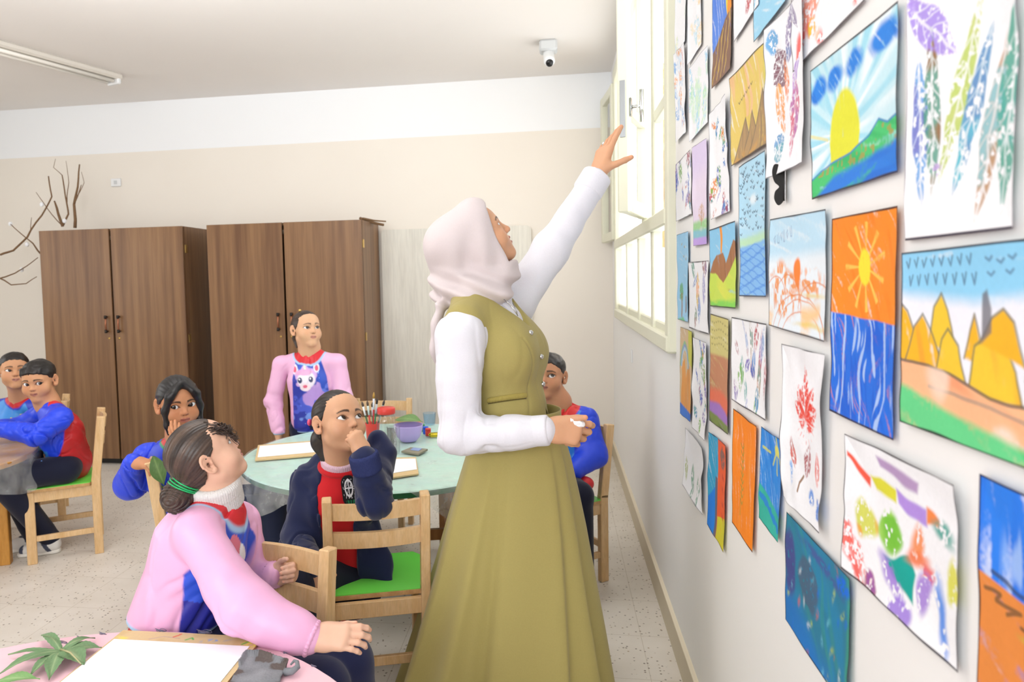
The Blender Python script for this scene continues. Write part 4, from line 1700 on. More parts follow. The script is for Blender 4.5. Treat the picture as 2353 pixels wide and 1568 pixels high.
def a_blue_orange(a):
    a.crayon(np.ones_like(a.X), '#2f80ec', 1.5, .8, 22, 1, .05, '#1f63de')
    a.put(sst(.35, .6, a.streak(1.55, 28, 4)), '#b9d6fa', .6)
    a.crayon(a.below([(0, .47), (1, .58)]), '#e08a44', .4, 1.0, 30, 2)
    a.put(a.line([(.1, .44), (.3, .47), (.6, .50), (1, .53)], .012, .02), '#3c4a6c', .8)
    a.put(a.line([(.05, .54), (.15, .53), (.12, .57), (.3, .56), (.2, .60)], .01, .01), '#6b5238', .8)
    a.crayon(a.ell(.55, .66, .22, .03), '#b6bb4c', .2, .9)
    a.put(a.line([(.3, .62), (.5, .63), (.85, .64)], .008), '#4a4030', .8)
    a.border('#2d2630', .012)


def a_maple(a):
    for th, L in ((-1.57, .46), (-2.15, .34), (-1.0, .36), (-2.75, .28), (-.40, .30), (3.0, .18), (.15, .20)):
        a.leaf(.52 + .5 * L * math.cos(th), .62 + .5 * L * math.sin(th) * 1.0, L * .55, .075, th, '#ef5a4a', '#e8483c', int(th * 10) + 40)
    ang = np.arctan2(a.Y - .64, a.X - .52)
    r = np.hypot(a.X - .52, a.Y - .64)
    a.put(sst(.75, .95, np.cos(ang * 17)) * sst(.26, .12, r) * sst(-.3, .2, a.n(40)), '#ef5548', .9)
    a.leaf(.24, .98, .16, .055, 1.25, '#b5544c', '#d86a60', 3)
    a.leaf(.58, .98, .16, .09, 1.75, '#a8464c', '#c9a03c', 4)
    a.leaf(.86, .98, .16, .05, 1.45, '#e0635a', '#ec8f84', 5)
    a.put(a.line([(.50, 1.13), (.44, 1.20), (.43, 1.28)], .014), '#9a7b66')
    a.blot(.20, 1.16, .03, .09, .1, '#5aa2ec', k=7)
    a.blot(.74, 1.24, .07, .06, .2, '#3f86e0', k=8, cover=.3)
    a.blot(.93, 1.30, .09, .07, .8, '#3b82e2', k=9, cover=.3)
    a.border('#241f26', .010)


def a_wheat(a):
    a.crayon(np.ones_like(a.X), '#f98c28', 1.4, 1.1, 30, 1, .05, '#fb9a3c')
    for i in range(9):
        y = .42 + i * .085
        a.put(a.line([(.40 + .004 * i, y), (.46, y - .05)], .008), '#a8a24a', .9)
        a.put(a.line([(.40 + .004 * i, y), (.33, y - .05)], .008), '#8f9648', .9)
    a.put(a.line([(.45, .34), (.39, .8), (.36, 1.25)], .007), '#8a9448', .9)
    a.border('#2a1f1c', .016)


def a_starry(a):
    a.crayon(np.ones_like(a.X), '#3a8fe4', 1.2, .9, 26, 1, .1, '#2276d8')
    a.put(sst(.4, .6, a.streak(1.1, 40, 4)), '#a9d4f4', .5)
    a.blot(.74, .22, .09, .09, 0, '#e9e250', k=1, cover=.7)
    for x0, y0, x1, y1 in ((.10, .30, .45, .30), (.55, .45, .66, .30), (.75, .12, .74, .04), (.76, .55, .73, .34), (.93, .38, .84, .28)):
        a.put(a.line([(x0, y0), (x1, y1)], .022, .01), '#d8da62', .8)
    g = a.below([(0, .88), (.25, .93), (.55, 1.02), (1, 1.12)], .02)
    a.crayon(g, '#3cb7a4', .6, 1.0, 22, 3)
    a.put(a.line([(.1, 1.05), (.4, 1.12), (.9, 1.30)], .05, .03) * .9, '#2c7ede', .9)
    a.border('#26222a', .016)


def a_halves(a):
    a.crayon(np.ones_like(a.X), '#3fa9d8', .8, 1, 26, 1)
    a.crayon(a.poly([(.55, 0), (1, 0), (1, 1.5), (.45, 1.5), (.5, .7)]), '#f0683c', 1.0, 1.1, 26, 2)
    a.crayon(a.poly([(0, .95), (.36, .7), (.40, 1.5), (0, 1.5)]), '#2f86ea', 1.2, 1.0, 26, 3)
    a.put(a.poly([(.36, .55), (.50, .55), (.52, 1.45), (.40, 1.45)]), '#6d6272', .9)
    a.blot(.80, .22, .13, .13, 0, '#7f6a64', k=2, cover=.6)
    a.crayon(a.poly([(.55, 1.05), (1, .95), (1, 1.45), (.5, 1.45)]), '#d9d23e', .8, 1)
    for y in (.45, .62, .80, 1.0):
        a.blot(.80, y, .06, .03, .3, '#c04a3c', k=int(y * 10), cover=.2)
    a.put(a.line([(.20, .03), (.35, .25), (.38, .50)], .008), '#8fb4c6')
    a.border('#2a252c', .014)


def a_orange_desert(a):
    a.put(np.ones_like(a.X), '#e9f3fb')
    a.crayon(1 - a.below([(0, .26), (1, .22)], .05), '#bfe3f8', .2, .9, 30, 1)
    for i, (x, w, hh) in enumerate(((.10, .03, .05), (.16, .03, .05), (.22, .02, .045), (.27, .022, .06), (.33, .025, .05), (.40, .025, .05))):
        y = .115 - .13 * (x - .1)
        a.put(a.line([(x - w / 2, y), (x - w / 2, y + hh), (x + w / 2, y + hh), (x + w / 2, y - .01)] if i % 2 else [(x + w / 2, y), (x - w / 2, y + .02), (x, y + hh), (x + w / 2, y + .02)], .0035, .003, i), '#7f9cc0', .7)
    for cx, cy, rx, ry in ((.20, .36, .16, .07), (.32, .48, .26, .14), (.75, .40, .20, .07)):
        m = a.ell(cx, cy, rx, ry, 0, .03, .03)
        a.crayon(m * sst(-.3, .3, a.n(30)), '#eda06a', .8, .5, 60, int(cx * 50), .2)
    for j, (x0, y0, rx, ry) in enumerate(((.14, .52, .18, .15), (.35, .58, .25, .22), (.60, .72, .40, .22), (.62, .74, .33, .17), (.85, .55, .30, .16), (.55, .73, .46, .26))):
        th = np.linspace(np.pi, 2 * np.pi, 14)
        a.put(a.line(list(zip(x0 + rx * np.cos(th), y0 + ry * np.sin(th))), .004, .006, j), '#e2864e', .7)
    a.crayon(a.ell(.52, .34, .065, .085), '#f5883c', 1.3, 1)
    a.put(a.poly([(.49, .40), (.56, .40), (.55, .45)]), '#f08a48')
    a.crayon(a.below([(0, .58), (.5, .56), (1, .50)], .05) * sst(-.1, .4, a.n(6)), '#f6cf9c', .1, .4, 30, 5)
    a.put(a.ell(.78, .64, .22, .015) + a.ell(.80, .46, .15, .01), '#e9cf6a', .7)
    a.border('#3b3539', .010)


def a_birds_sea(a):
    a.crayon(np.ones_like(a.X), '#b4dff6', .2, 1, 30, 1)
    r = a.rng
    a.birds([(.06 + .88 * r.rand(), .05 + .72 * r.rand()) for _ in range(95)], .028, '#35496a', .006)
    a.put(a.ell(.5, .42, .10, .05, 0, .03), '#e8f4fc', .9)
    a.crayon(a.below([(0, .80), (1, .78)], .05), '#bfe7c4', .1, .8)
    sea = a.below([(0, .90), (.5, .88), (1, .86)], .02)
    a.crayon(sea, '#86bdf2', .1, 1, 30, 3)
    for i in range(16):
        y0 = .92 + i * .033
        a.put(a.line([(x, y0 + .035 * math.sin(x * 9 + i * 1.7)) for x in np.linspace(0, 1, 16)], .006, .008, i), '#5a94e6', .75)
    a.border('#454149', .016)


def a_green_hill(a):
    a.crayon(np.ones_like(a.X), '#8fcdf2', .3, 1, 30, 1)
    a.crayon(a.poly([(.42, 0), (.52, 0), (.46, .24), (.41, .24)]), '#f39c3c', 1.5, 1)
    mt = a.poly([(.02, .40), (.12, .30), (.25, .25), (.50, .24), (.60, .33), (.75, .22), (.90, .14), (1, .17), (1, .5), (.6, .6), (0, .5)])
    a.crayon(mt, '#a9754f', 1.1, 1, 30, 2, dark='#8f5f3e')
    gr = a.below([(0, .40), (.2, .41), (.5, .50), (.75, .40), (1, .28)])
    a.crayon(gr, '#c8e05c', .1, 1, 25, 3, dark='#e6e55c')
    a.crayon(a.below([(0, .66), (1, .64)], .02), '#86d45a', .0, .9)
    a.border('#3d383c', .014)


def a_gold_peaks(a):
    a.crayon(np.ones_like(a.X), '#e6cd72', 1.1, .8, 30, 1, .1, '#dfc25a')
    a.put(sst(.1, .5, a.streak(1.2, 18, 4, .2)) * (a.Y < .4), '#efbf9c', .7)
    a.put(sst(.85, 1.0, a.X) * .7, '#cfd25a')
    for x0, x1, x2, yt in ((.05, .40, .62, .40), (.35, .60, .80, .39), (.50, .88, 1.1, .30)):
        m = a.poly([(x0, .72), (x1, yt), (x2, .72)])
        a.crayon(m, '#b3946a', 1.35, .7, 40, int(x1 * 20), .05, '#8f7a5e')
        a.put(a.line([(x0, .72), (x1, yt), (x2, .72)], .008), '#7c6f5e', .8)
    a.put(a.below([(0, .66), (1, .62)], .03) * sst(0, .4, a.n(20)), '#d0a05a', .7)
    a.birds([(.24 + i * .07, .26 - .012 * i) for i in range(6)], .022, '#6b6252', .005)
    a.border('#4a4240', .012)


def a_blue_gold(a):
    a.crayon(np.ones_like(a.X), '#5f8de6', 1.1, .85, 30, 1, .1, '#4474da')
    a.crayon(a.ell(.85, .45, .20, .34), '#f0dc3e', 1.3, 1)
    a.crayon(a.ell(.90, .66, .16, .16), '#f29a38', 1.3, 1)
    a.crayon(a.below([(0, .98), (.4, .85), (.6, .74), (1, .72)]), '#8a6a58', .9, 1, 26, 3, dark='#6f5044')
    for x in (.3, .5, .7, .9):
        a.put(a.line([(x, .72 + .2 * (1 - x)), (x - .25, 1.35)], .02, .03), '#d8b860', .7)
    a.border('#3d3638', .012)


def a_dusk(a):
    a.crayon(np.ones_like(a.X), '#d3ca86', .1, 1, 26, 1)
    for y in (.10, .20, .30, .38):
        a.birds([(x, y + .02 * math.sin(x * 9)) for x in np.linspace(.1, .9, 8)], .03, '#8c8458', .006)
    a.crayon(a.below([(0, .52), (1, .48)], .03), '#c58c6c', .3, 1, 26, 2, dark='#a87458')
    a.crayon(a.below([(0, .98), (.5, .92), (1, 1.0)], .05), '#e2785c', -.2, 1, 26, 3)
    a.crayon(a.below([(0, 1.14), (.5, 1.10), (1, 1.20)], .03), '#a47cc8', .2, 1, 26, 4)
    a.crayon(a.below([(0, 1.26), (1, 1.30)], .02), '#7d8f4e', .2, .9, 26, 5, dark='#56683c')
    a.border('#4a4340', .016)


def a_leaf_mix(a):
    for i, (x, y, L, W, r, c, c2) in enumerate([(.22, .12, .16, .10, 1.2, '#4f9a86', '#6d8fb0'), (.78, .10, .16, .12, 1.9, '#a0646c', '#8a76a8'), (.30, .36, .20, .04, -.4, '#4a7fd0', '#8c9ab8'), (.72, .48, .20, .10, 1.4, '#8a8ac8', '#a8a2d8'), (.42, .55, .26, .10, 1.6, '#f0a05a', '#d8c04c'), (.50, .85, .20, .09, 1.4, '#5a86d8', '#7aa0d0'), (.32, 1.02, .16, .07, 1.5, '#a85a5c', '#5a9a7a')]):
        a.leaf(x, y * a.a / 1.25, L * .8, W * .8, r, c, c2, i)
    a.border('#3a353a', .012)


def a_splay(a):
    r = a.rng
    for i, (x, y, L, W, th) in enumerate([(.42, .14, .20, .025, 1.2), (.58, .13, .20, .04, 1.7), (.72, .12, .16, .05, 2.2), (.82, .25, .22, .04, 1.9), (.30, .40, .12, .06, 1.4), (.24, .48, .12, .06, 1.5), (.46, .36, .10, .04, -.6), (.60, .38, .09, .06, 1.1), (.64, .30, .09, .05, 1.6), (.78, .44, .16, .05, 1.7), (.95, .38, .18, .03, 1.6), (.12, .60, .10, .05, 1.2), (.42, .56, .10, .04, 1.4), (.72, .62, .16, .05, 1.7), (.48, .70, .12, .03, 1.4), (.15, .24, .08, .03, .8), (.90, .15, .14, .04, 1.9)]):
        a.leaf(x, y, L, W, th, PAL[i % 8], PAL[(i * 3 + 1) % 8], i)
    a.border('#2f2a30', .012)


def a_blots(a, n=16):
    a.random_blots(n, PAL, (.07, .17), 1.6)
    a.border('#413b44', .012)


def a_print_pair(a):
    a.blot(.16, .18, .13, .11, .2, '#5aa6dc', k=1, cover=.3)
    a.leaf(.62, .24, .26, .15, 2.0, '#8a7ca8', '#6f8cc0', 2)
    a.leaf(.30, .46, .20, .20, 2.6, '#7d5a70', '#8a6470', 3)
    a.leaf(.30, .82, .26, .13, 1.3, '#f0a052', '#f3b26a', 4)
    a.leaf(.46, .62, .22, .07, 1.4, '#ee9a5c', '#e88a62', 5)
    a.leaf(.72, .62, .26, .07, 1.9, '#b08ad8', '#c9a0dc', 6)
    a.leaf(.70, .92, .26, .14, 1.7, '#d8627c', '#b878b8', 7)
    a.leaf(.62, 1.14, .20, .06, 1.6, '#d06a8c', None, 8)
    a.leaf(.26, 1.18, .16, .14, .9, '#4aa2b8', '#6a9cd0', 9)
    a.border('#4b4650', .010)


def a_sky_pale(a):
    a.crayon(np.ones_like(a.X), '#9ed6f2', .3, .8, 26, 1)
    a.blot(.5, .9, .3, .2, 0, '#c4e8f4', k=1)
    a.border('#3f3a44', .014)


def a_red_print(a):
    a.random_blots(14, ['#ee5a50', '#f08a4a', '#f0d04c', '#f2a08c'], (.06, .14), 1.8)
    a.border('#4a4048', .010)


def a_pale_wash(a, pal, n=10):
    a.random_blots(n, pal, (.10, .25), 2.0)
    a.border('#8f98a4', .008)


def a_blossom(a):
    a.put(np.ones_like(a.X), '#ecdff4')
    a.put(1 - a.below([(0, .45), (1, .4)], .2), '#ddd0f4', .8)
    a.crayon(a.below([(0, 1.10), (1, 1.08)], .04), '#a4d69a', .1, 1)
    a.crayon(a.below([(0, 1.22), (1, 1.22)], .03), '#8cc8d8', .1, 1)
    a.crayon(a.below([(0, 1.33), (1, 1.33)], .02), '#c3a4ea', .1, 1)
    a.blot(.55, .98, .20, .12, 0, '#d8b49a', k=2)
    a.put(a.line([(.56, 1.15), (.56, .96)], .02), '#b08a6c', .8)
    a.border('#6f6874', .012)


def a_palm(a):
    a.crayon(np.ones_like(a.X), '#9fd2f4', .2, 1, 26, 1)
    a.birds([(.4, .2), (.6, .25), (.5, .4), (.7, .45)], .05, '#b0904c', .008)
    a.blot(.30, .95, .14, .16, 0, '#6fb07c', k=1, cover=.5)
    a.put(a.line([(.34, 1.35), (.32, 1.0)], .03), '#a8825c')
    a.put(a.line([(.72, 1.25), (.72, 1.05)], .035), '#8a6a60')
    a.crayon(a.below([(0, 1.42), (.5, 1.36), (1, 1.48)], .02), '#7fcf9c', .2, 1)
    a.crayon(a.below([(0, 1.6), (1, 1.62)], .02), '#a8c8f6', .2, 1)
    a.border('#4b4650', .014)


def a_orange_cliff(a):
    a.crayon(np.ones_like(a.X), '#d8bf9c', .4, 1, 26, 1)
    a.crayon(a.poly([(.65, 0), (1, 0), (1, .6), (.65, .5)]), '#cfd05c', .4, 1)
    a.crayon(a.poly([(.05, 1.5), (.15, .6), (.32, .5), (.45, .8), (.60, .55), (.8, .6), (1, 1.5)]), '#e8a45c', 1.4, 1, 26, 2, dark='#b0845c')
    th = np.linspace(np.pi, 2 * np.pi, 12)
    for r, c in ((.30, '#86c8a0'), (.26, '#7f9cdc'), (.22, '#b8d8ea')):
        a.put(a.line(list(zip(.35 + r * np.cos(th), .62 + r * 1.3 * np.sin(th))), .025), c, .8)
    a.crayon(a.below([(0, 1.25), (1, 1.32)], .02), '#4a82dc', .4, 1, 26, 3, dark='#3a6cd0')
    a.border('#45403f', .014)


def a_green_dab(a):
    for i, (x, y) in enumerate(((.38, .45), (.45, .62), (.52, .80), (.62, .95), (.72, .72), (.70, .50), (.40, .95))):
        a.leaf(x, y, .14, .06, 1.5, '#5f9f84', '#86b89c', i)
    a.leaf(.10, .45, .16, .05, 1.5, '#a9b86c', None, 9)
    a.border('#7f7c86', .010)


def _qa(x, y):
    return (1540 + x / 2.8, y / 2.8)


def _qb(x, y):
    return (1540 + x / 3.137, 480 + y / 3.137)


def _qc(x, y):
    return (1540 + x / 2.42, 920 + y / 2.42)


def _qd(x, y):
    return (1860 + x / 2.8, y / 2.8)


def _qe(x, y):
    return (1900 + x / 2.45, 460 + y / 2.45)


def _qf(x, y):
    return (1900 + x / 2.667, 980 + y / 2.667)


A4S, A4L = .205, .290


def wall_sheet(fn, pts, label, seed, size=None, curl=.006, cells=None):
    """pts: measured corners TL, TR, BR, BL (or TL/BL pair + size) -> a paper sheet hanging on the right wall"""
    W = [onx(p[0], p[1], XW) if p is not None else None for p in pts]
    if size:
        w, h = size
        k = [i for i, q in enumerate(W) if q is not None][0]
        offs = [(0, 0), (w, 0), (w, h), (0, h)]
        known = [i for i in range(4) if W[i] is not None]
        tilt = 0
        if len(known) > 1:
            i, j = known[0], known[1]
            dv = W[j] - W[i]
            eo = (offs[j][0] - offs[i][0], offs[j][1] - offs[i][1])
            tilt = math.atan2(-dv[2], -dv[1]) - math.atan2(eo[1], eo[0])
        ct, st_ = math.cos(tilt), math.sin(tilt)
        base = W[known[0]]
        bo = offs[known[0]]
        for i in range(4):
            dx, dy = offs[i][0] - bo[0], offs[i][1] - bo[1]
            rx, ry = dx * ct - dy * st_, dx * st_ + dy * ct
            W[i] = base + V3(0, -rx, -ry)
    TL, TR, BR, BL = W
    w = (np.linalg.norm(TR - TL) + np.linalg.norm(BR - BL)) / 2
    h = (np.linalg.norm(BL - TL) + np.linalg.norm(BR - TR)) / 2
    Yc = np.mean([q[1] for q in W])
    pxm = CF / Yc
    # grid: fine vertically, coarser along the foreshortened direction
    nh = int(np.clip(h * pxm / 1.7, 60, 330)) if cells is None else cells[1]
    nw = int(np.clip(w / h * nh, 50, 330)) if cells is None else cells[0]
    a = Art(nw, int(round(nw * h / w)), seed)
    fn(a)
    ny, nx = a.C.shape[:2]
    u, v = np.meshgrid(np.linspace(0, 1, nx), np.linspace(0, 1, ny))
    P = ((1 - u) * (1 - v))[..., None] * TL + (u * (1 - v))[..., None] * TR + (u * v)[..., None] * BR + ((1 - u) * v)[..., None] * BL
    q = np.stack([u * 2.3, v * 3.1, np.full_like(u, seed * 1.7)], -1)
    edge = np.maximum(np.abs(u - .5) * 2, np.abs(v - .5) * 2) ** 3
    lift = .0025 + curl * (edge * (.35 + .65 * (noise(q, 1.3) * .5 + .5)) + .35 * (noise(q, 2.2) * .5 + .5))
    P[..., 0] -= lift
    i = np.arange(nx * ny).reshape(ny, nx)
    f = np.stack([i[:-1, :-1], i[1:, :-1], i[1:, 1:], i[:-1, 1:]], -1).reshape(-1, 4)
    o = new_mesh('drawing', P.reshape(-1, 3), f, M['drawing'], None, True, a.C.reshape(-1, 3))
    tag(o, label, 'drawing', "children's pictures pinned to the right wall")
    return o


def gallery():
    S = wall_sheet
    S(a_sunrise, [_qd(40, 455), _qd(612, 0), _qd(610, 1105), _qd(45, 1285)], 'crayon picture of a big yellow sun rising over green hills and blue water', 1)
    S(a_sunset, [_qe(60, 105), _qe(438, 30), _qe(403, 1355), _qe(45, 1185)], 'crayon picture of an orange sky with a yellow sun above deep blue sea', 2)
    S(a_trees, [_qe(455, 297), None, None, _qe(450, 1255)], 'crayon picture of a row of golden trees above brown soil and green grass', 3, (A4L, A4S))
    S(a_print_large, [None, None, _qd(1370, 1470), _qd(658, 1548)], 'large white sheet with tall green, blue and brown leaf prints and a purple one', 4, (A4S, A4L))
    S(a_fruit_print, [_qf(162, 45), _qf(870, 362), _qf(855, 1515), _qf(148, 870)], 'white sheet of paint prints with two round green-yellow blobs and a coloured stripe', 5, None, .010)
    S(a_teal, [_qc(665, 620), _qc(1008, 972), None, _qc(650, 1180)], 'dark blue-teal painted sheet, lowest of the pictures on the wall', 6, (A4L, A4S))
    S(a_blue_orange, [_qf(990, 290), None, None, None], 'picture with bright blue crayon above orange ground, lowest at the right edge', 7, (A4S, A4L))
    S(a_maple, [_qb(868, 972), _qb(1170, 1050), _qc(875, 745), _qc(655, 537)], 'white sheet with a red maple leaf print above three small leaf prints', 8, None, .014)
    S(a_wheat, [_qc(370, 45), _qc(497, 145), _qc(480, 850), _qc(357, 680)], 'plain orange sheet with one thin green ear of wheat', 9)
    S(a_starry, [_qc(525, 145), _qc(643, 225), _qc(628, 795), _qc(510, 653)], 'blue picture with a small yellow rayed sun over teal ground', 10)
    S(a_halves, [_qc(230, 175), _qc(328, 250), _qc(315, 850), _qc(220, 690)], 'narrow picture split into blue on the left and red-orange on the right', 11)
    S(a_orange_desert, [_qb(748, 75), _qb(1165, 0), _qb(1150, 960), _qb(735, 840)], 'pale crayon picture of a small orange sun among scribbled orange dunes', 12)
    S(a_birds_sea, [_qa(463, 1075), _qa(635, 965), _qb(720, 635), _qb(527, 630)], 'pale blue picture covered with tiny birds above scribbled waves', 13)
    S(a_green_hill, [_qb(302, 152), _qb(498, 85), _qb(500, 720), _qb(305, 703)], 'picture of brown mountains with an orange streak above yellow-green fields', 14)
    S(a_gold_peaks, [_qa(405, 505), _qa(645, 250), _qa(648, 930), _qa(412, 1070)], 'golden-yellow picture with grey-brown mountain peaks and a row of birds', 15)
    S(a_print_pair, [_qa(665, 185), _qa(905, -70), _qa(912, 1045), _qa(675, 1150)], 'white sheet with dark plum, orange and crimson leaf prints above the black butterfly', 16, None, .014)
    S(a_splay, [_qb(465, 780), _qb(722, 830), _qb(715, 1530), _qb(465, 1375)], 'white sheet with a fan of many small coloured leaf prints', 17)
    S(a_dusk, [_qb(310, 755), _qb(445, 795), _qc(337, 193), _qc(235, 112)], 'picture in bands of olive, brown, red and purple', 18)
    S(lambda a: a_blots(a, 18), [_qa(275, 735), _qa(388, 600), _qa(405, 1360), _qa(290, 1415)], 'white sheet with scattered red, blue and yellow paint blots left of the golden peaks', 19, None, .010)
    S(a_blue_gold, [None, None, _qa(410, 440), _qa(262, 598)], 'blue picture with a yellow-orange sun behind brown striped cliffs', 20, (A4S, A4L))
    S(lambda a: a_blots(a, 9), [None, None, _qa(592, 26), _qa(430, 268)], 'white sheet with blue and orange dabs, right of the striped brown cliff picture', 21, (A4S, A4L))
    S(a_sky_pale, [None, None, _qa(768, 8), _qa(622, 195)], 'plain light blue picture cut off by the top of the view', 22, (A4S, A4L))
    S(a_red_print, [None, None, _qd(385, 2), _qd(103, 282)], 'white sheet of red and orange dabs cut off above the big yellow sun', 23, (A4L, A4S))
    S(a_leaf_mix, [_qb(153, 385), _qb(297, 372), _qb(295, 907), _qb(152, 858)], 'white sheet with teal and plum leaf prints at its top and orange ones below', 24)
    S(lambda a: a_blots(a, 20), [_qb(190, 925), _qb(288, 965), _qc(217, 228), _qc(140, 152)], 'white sheet with long blue streaks of paint, left of the olive and purple bands', 25, None, .010)
    S(a_orange_cliff, [_qb(90, 850), _qb(175, 885), _qb(165, 1540), _qb(85, 1475)], 'picture of orange rocks under a small rainbow above blue water', 26)
    S(a_palm, [_qb(65, 188), _qb(147, 160), _qb(148, 818), _qb(72, 797)], 'light blue picture with a small tree on a green strip, beside the window frame', 27)
    S(a_green_dab, [_qc(102, 152), _qc(207, 265), _qc(200, 640), _qc(93, 470)], 'white sheet with only faint green leaf prints, lowest on the window side', 28, None, .012)
    S(lambda a: a_blots(a, 12), [_qa(45, 1060), _qa(150, 960), _qa(152, 1380), _qa(55, 1425)], 'white sheet with a pink patch between blue and orange ones, beside the window frame', 29)
    S(a_blossom, [_qa(155, 950), _qa(250, 888), _qb(285, 255), _qb(185, 268)], 'pale lilac picture with a small brown tree on a green strip', 30)
    S(lambda a: a_pale_wash(a, ['#d8e6f6', '#f0b078', '#8ab4e4', '#e88a8a', '#b8d0ea'], 16), [_qa(45, 350), _qa(115, 270), _qa(120, 850), _qa(55, 920)], 'white sheet with small orange, red and blue dabs, highest whole one beside the window frame', 31, None, .010)
    S(lambda a: a_pale_wash(a, ['#c4ecc4', '#a9d8f4', '#d6f0d6', '#e4f4ea'], 14), [_qa(135, 440), _qa(258, 290), _qa(262, 785), _qa(140, 915)], 'white sheet with pale green washes and a blue edge', 32)
    S(lambda a: a_pale_wash(a, ['#d4eaf6', '#e8f0c8', '#cfe4f4'], 8), [None, None, _qa(112, 265), _qa(60, 330)], 'pale blue-tinted sheet at the top beside the window frame', 33, (A4S, A4L))
    S(lambda a: a_pale_wash(a, ['#f8d8b0', '#f4e6c8', '#bfe0f0'], 8), [None, None, _qa(215, 285), _qa(140, 400)], 'pale orange-tinted sheet at the top of the view', 34, (A4S, A4L))
    # paper butterfly on the wall
    c = onx(1808, 430, XW)

    def wing(sy):
        pts = [(0, .026), (.012, .040), (.028, .044), (.034, .030), (.028, .012), (.016, .002), (.026, -.006), (.028, -.020), (.018, -.032), (.006, -.026), (0, -.012)]
        q = np.array(pts)
        pts = []
        for i in range(len(q)):
            a_, b_, c_, d_ = q[i - 1], q[i], q[(i + 1) % len(q)], q[(i + 2) % len(q)]
            for t_ in (0, .25, .5, .75):
                pts.append(.5 * (2 * b_ + (c_ - a_) * t_ + (2 * a_ - 5 * b_ + 4 * c_ - d_) * t_ ** 2 + (3 * b_ - a_ - 3 * c_ + d_) * t_ ** 3))
        n = len(pts)
        v = []
        for (d, z) in pts:
            v.append(V3(-d * (.55 if sy < 0 else .30), -sy * d * (.50 if sy < 0 else .95), z))
        v2 = [p + V3(.0, sy * .0009, 0) + V3(-.0006, 0, 0) for p in v]
        f = [list(range(n)), list(range(n, 2 * n))[::-1]] + [[i, (i + 1) % n, n + (i + 1) % n, n + i] for i in range(n)]
        return np.array([c + V3(-.002, 0, 0) + p * 1.0 for p in v + v2]), f
    t = empty('butterfly', c)
    for sy, m in ((-1, M['black']), (1, M['paper'])):
        v, f = wing(sy)
        new_mesh('wing', v, f, m, t, False)
    MB().tube([c + V3(-.003, 0, .03), c + V3(-.004, 0, -.025)], [.0018, .0025], 8).build('butterfly_body', M['black'], t, True)
    tag(t, 'small black paper butterfly standing out from the picture wall', 'butterfly')


gallery()
# ---------------------------------------------------------------- builders shared by all the people
def head_at(local, px, py, Y, fwd, s, up=(0, 0, 1), **kw):
    """head whose local point sits at a measured image point at depth Y"""
    Mx = frame(fwd, up)
    c = at(px, py, Y) - Mx @ (np.asarray(local, float) * s)
    d = dict(c=c, M=Mx, s=s)
    d.update(kw)
    return d


def seg_d(P, a, b):
    a, b = np.asarray(a, float), np.asarray(b, float)
    ba = b - a
    t = np.clip((P - a) @ ba / (ba @ ba + 1e-12), 0, 1)
    return np.linalg.norm(P - a - t[..., None] * ba, axis=-1), t


def chain_d(P, pts):
    d = np.full(P.shape[:-1], 9.0)
    for i in range(len(pts) - 1):
        d = np.minimum(d, seg_d(P, pts[i], pts[i + 1])[0])
    return d


def body_of(label, hd, nb, chest, pelvis, fwd, arms, legs, hands, tone, lip, brow, vox, kid=True, cat='person', eyes=None, iris='#2b1a12', name='person'):
    """one continuous skin surface: head, neck, trunk, limbs, hands"""
    S = SDF()
    add_head(S, hd)
    nk = .245 * hd['s'] if kid else .235 * hd['s']
    S.cap(head_pt(hd, (0, -.12, -.20)), nb, nk * .98, nk, .03)
    S.cap(head_pt(hd, (0, -.02, -.30)), nb + nrm(fwd) * .005, nk * .8, nk * .9, .03)
    S.cap(nb, chest, nk, .06, .04)
    S.cap(chest, pelvis, .075, .075, .04, flat=(nrm(fwd), .8))
    for a in arms:
        S.cap(chest + (nb - chest) * .55, a[0], .035, .032, .03)
        S.chain(a, [.030, .026, .021], .015)
    for l in legs:
        S.cap(pelvis, l[0], .06, .05, .03)
        S.chain(l[:3], [.048, .040, .028], .02)
    nails = []
    for h in hands:
        nails += add_hand(S, **h)
    b = S.build(name, vox, M['skin'], None, skin_colors(hd, tone, lip, brow, nails))
    tag(b, label, cat)
    if eyes is not None:
        make_eyes(hd, b, eyes, iris)
    return b


def top_sdf(nb, chest, pelvis, fwd, arms, rc=.112, rp=.118, rs=(.050, .044, .036), flat=.76, sh=.046, cuff=None, hem=None, amp=.004, seed=0, freq=55):
    """shirt, smock or jacket: trunk plus sleeves with folds"""
    S = SDF()
    f = nrm(fwd)
    S.cap(nb + (chest - nb) * .25, chest, .055, rc, .03, flat=(f, flat))
    S.cap(chest, pelvis, rc, rp, .04, flat=(f, flat))
    for a in arms:
        S.cap(nb + (chest - nb) * .30, a[0], .050, sh, .035)
        S.chain(a, rs, .022)
        up = nrm(a[1] - a[0])
        lo = nrm(a[2] - a[1])
        R = .11
        for (p, d, am, fr) in ((a[1], nrm(up + lo), 1.0, freq * 1.25), (a[1] * .45 + a[0] * .55, up, .45, freq), (a[2] * .6 + a[1] * .4, lo, .7, freq * 1.3)):
            w = wrinkles(amp * am, fr, d, seed + fr)

            def fn(P, w=w, p=p):
                r = np.linalg.norm(P - p, axis=-1)
                return w(P) * np.clip(1 - r / R, 0, 1)
            S.disp(fn, p - R, p + R)
    sp = nrm(pelvis - chest)
    S.disp(creases(amp * 1.7, 12.0, nrm(sp + .35 * np.cross(sp, f)), seed + 3, .30))
    if hem is not None:                                       # cut straight across below the hem
        o, n = np.asarray(hem[0], float), nrm(hem[1])
        S.op(lambda P: (P - o) @ n, V3(-99, -99, -99), V3(99, 99, 99), .006, 'i')
    return S


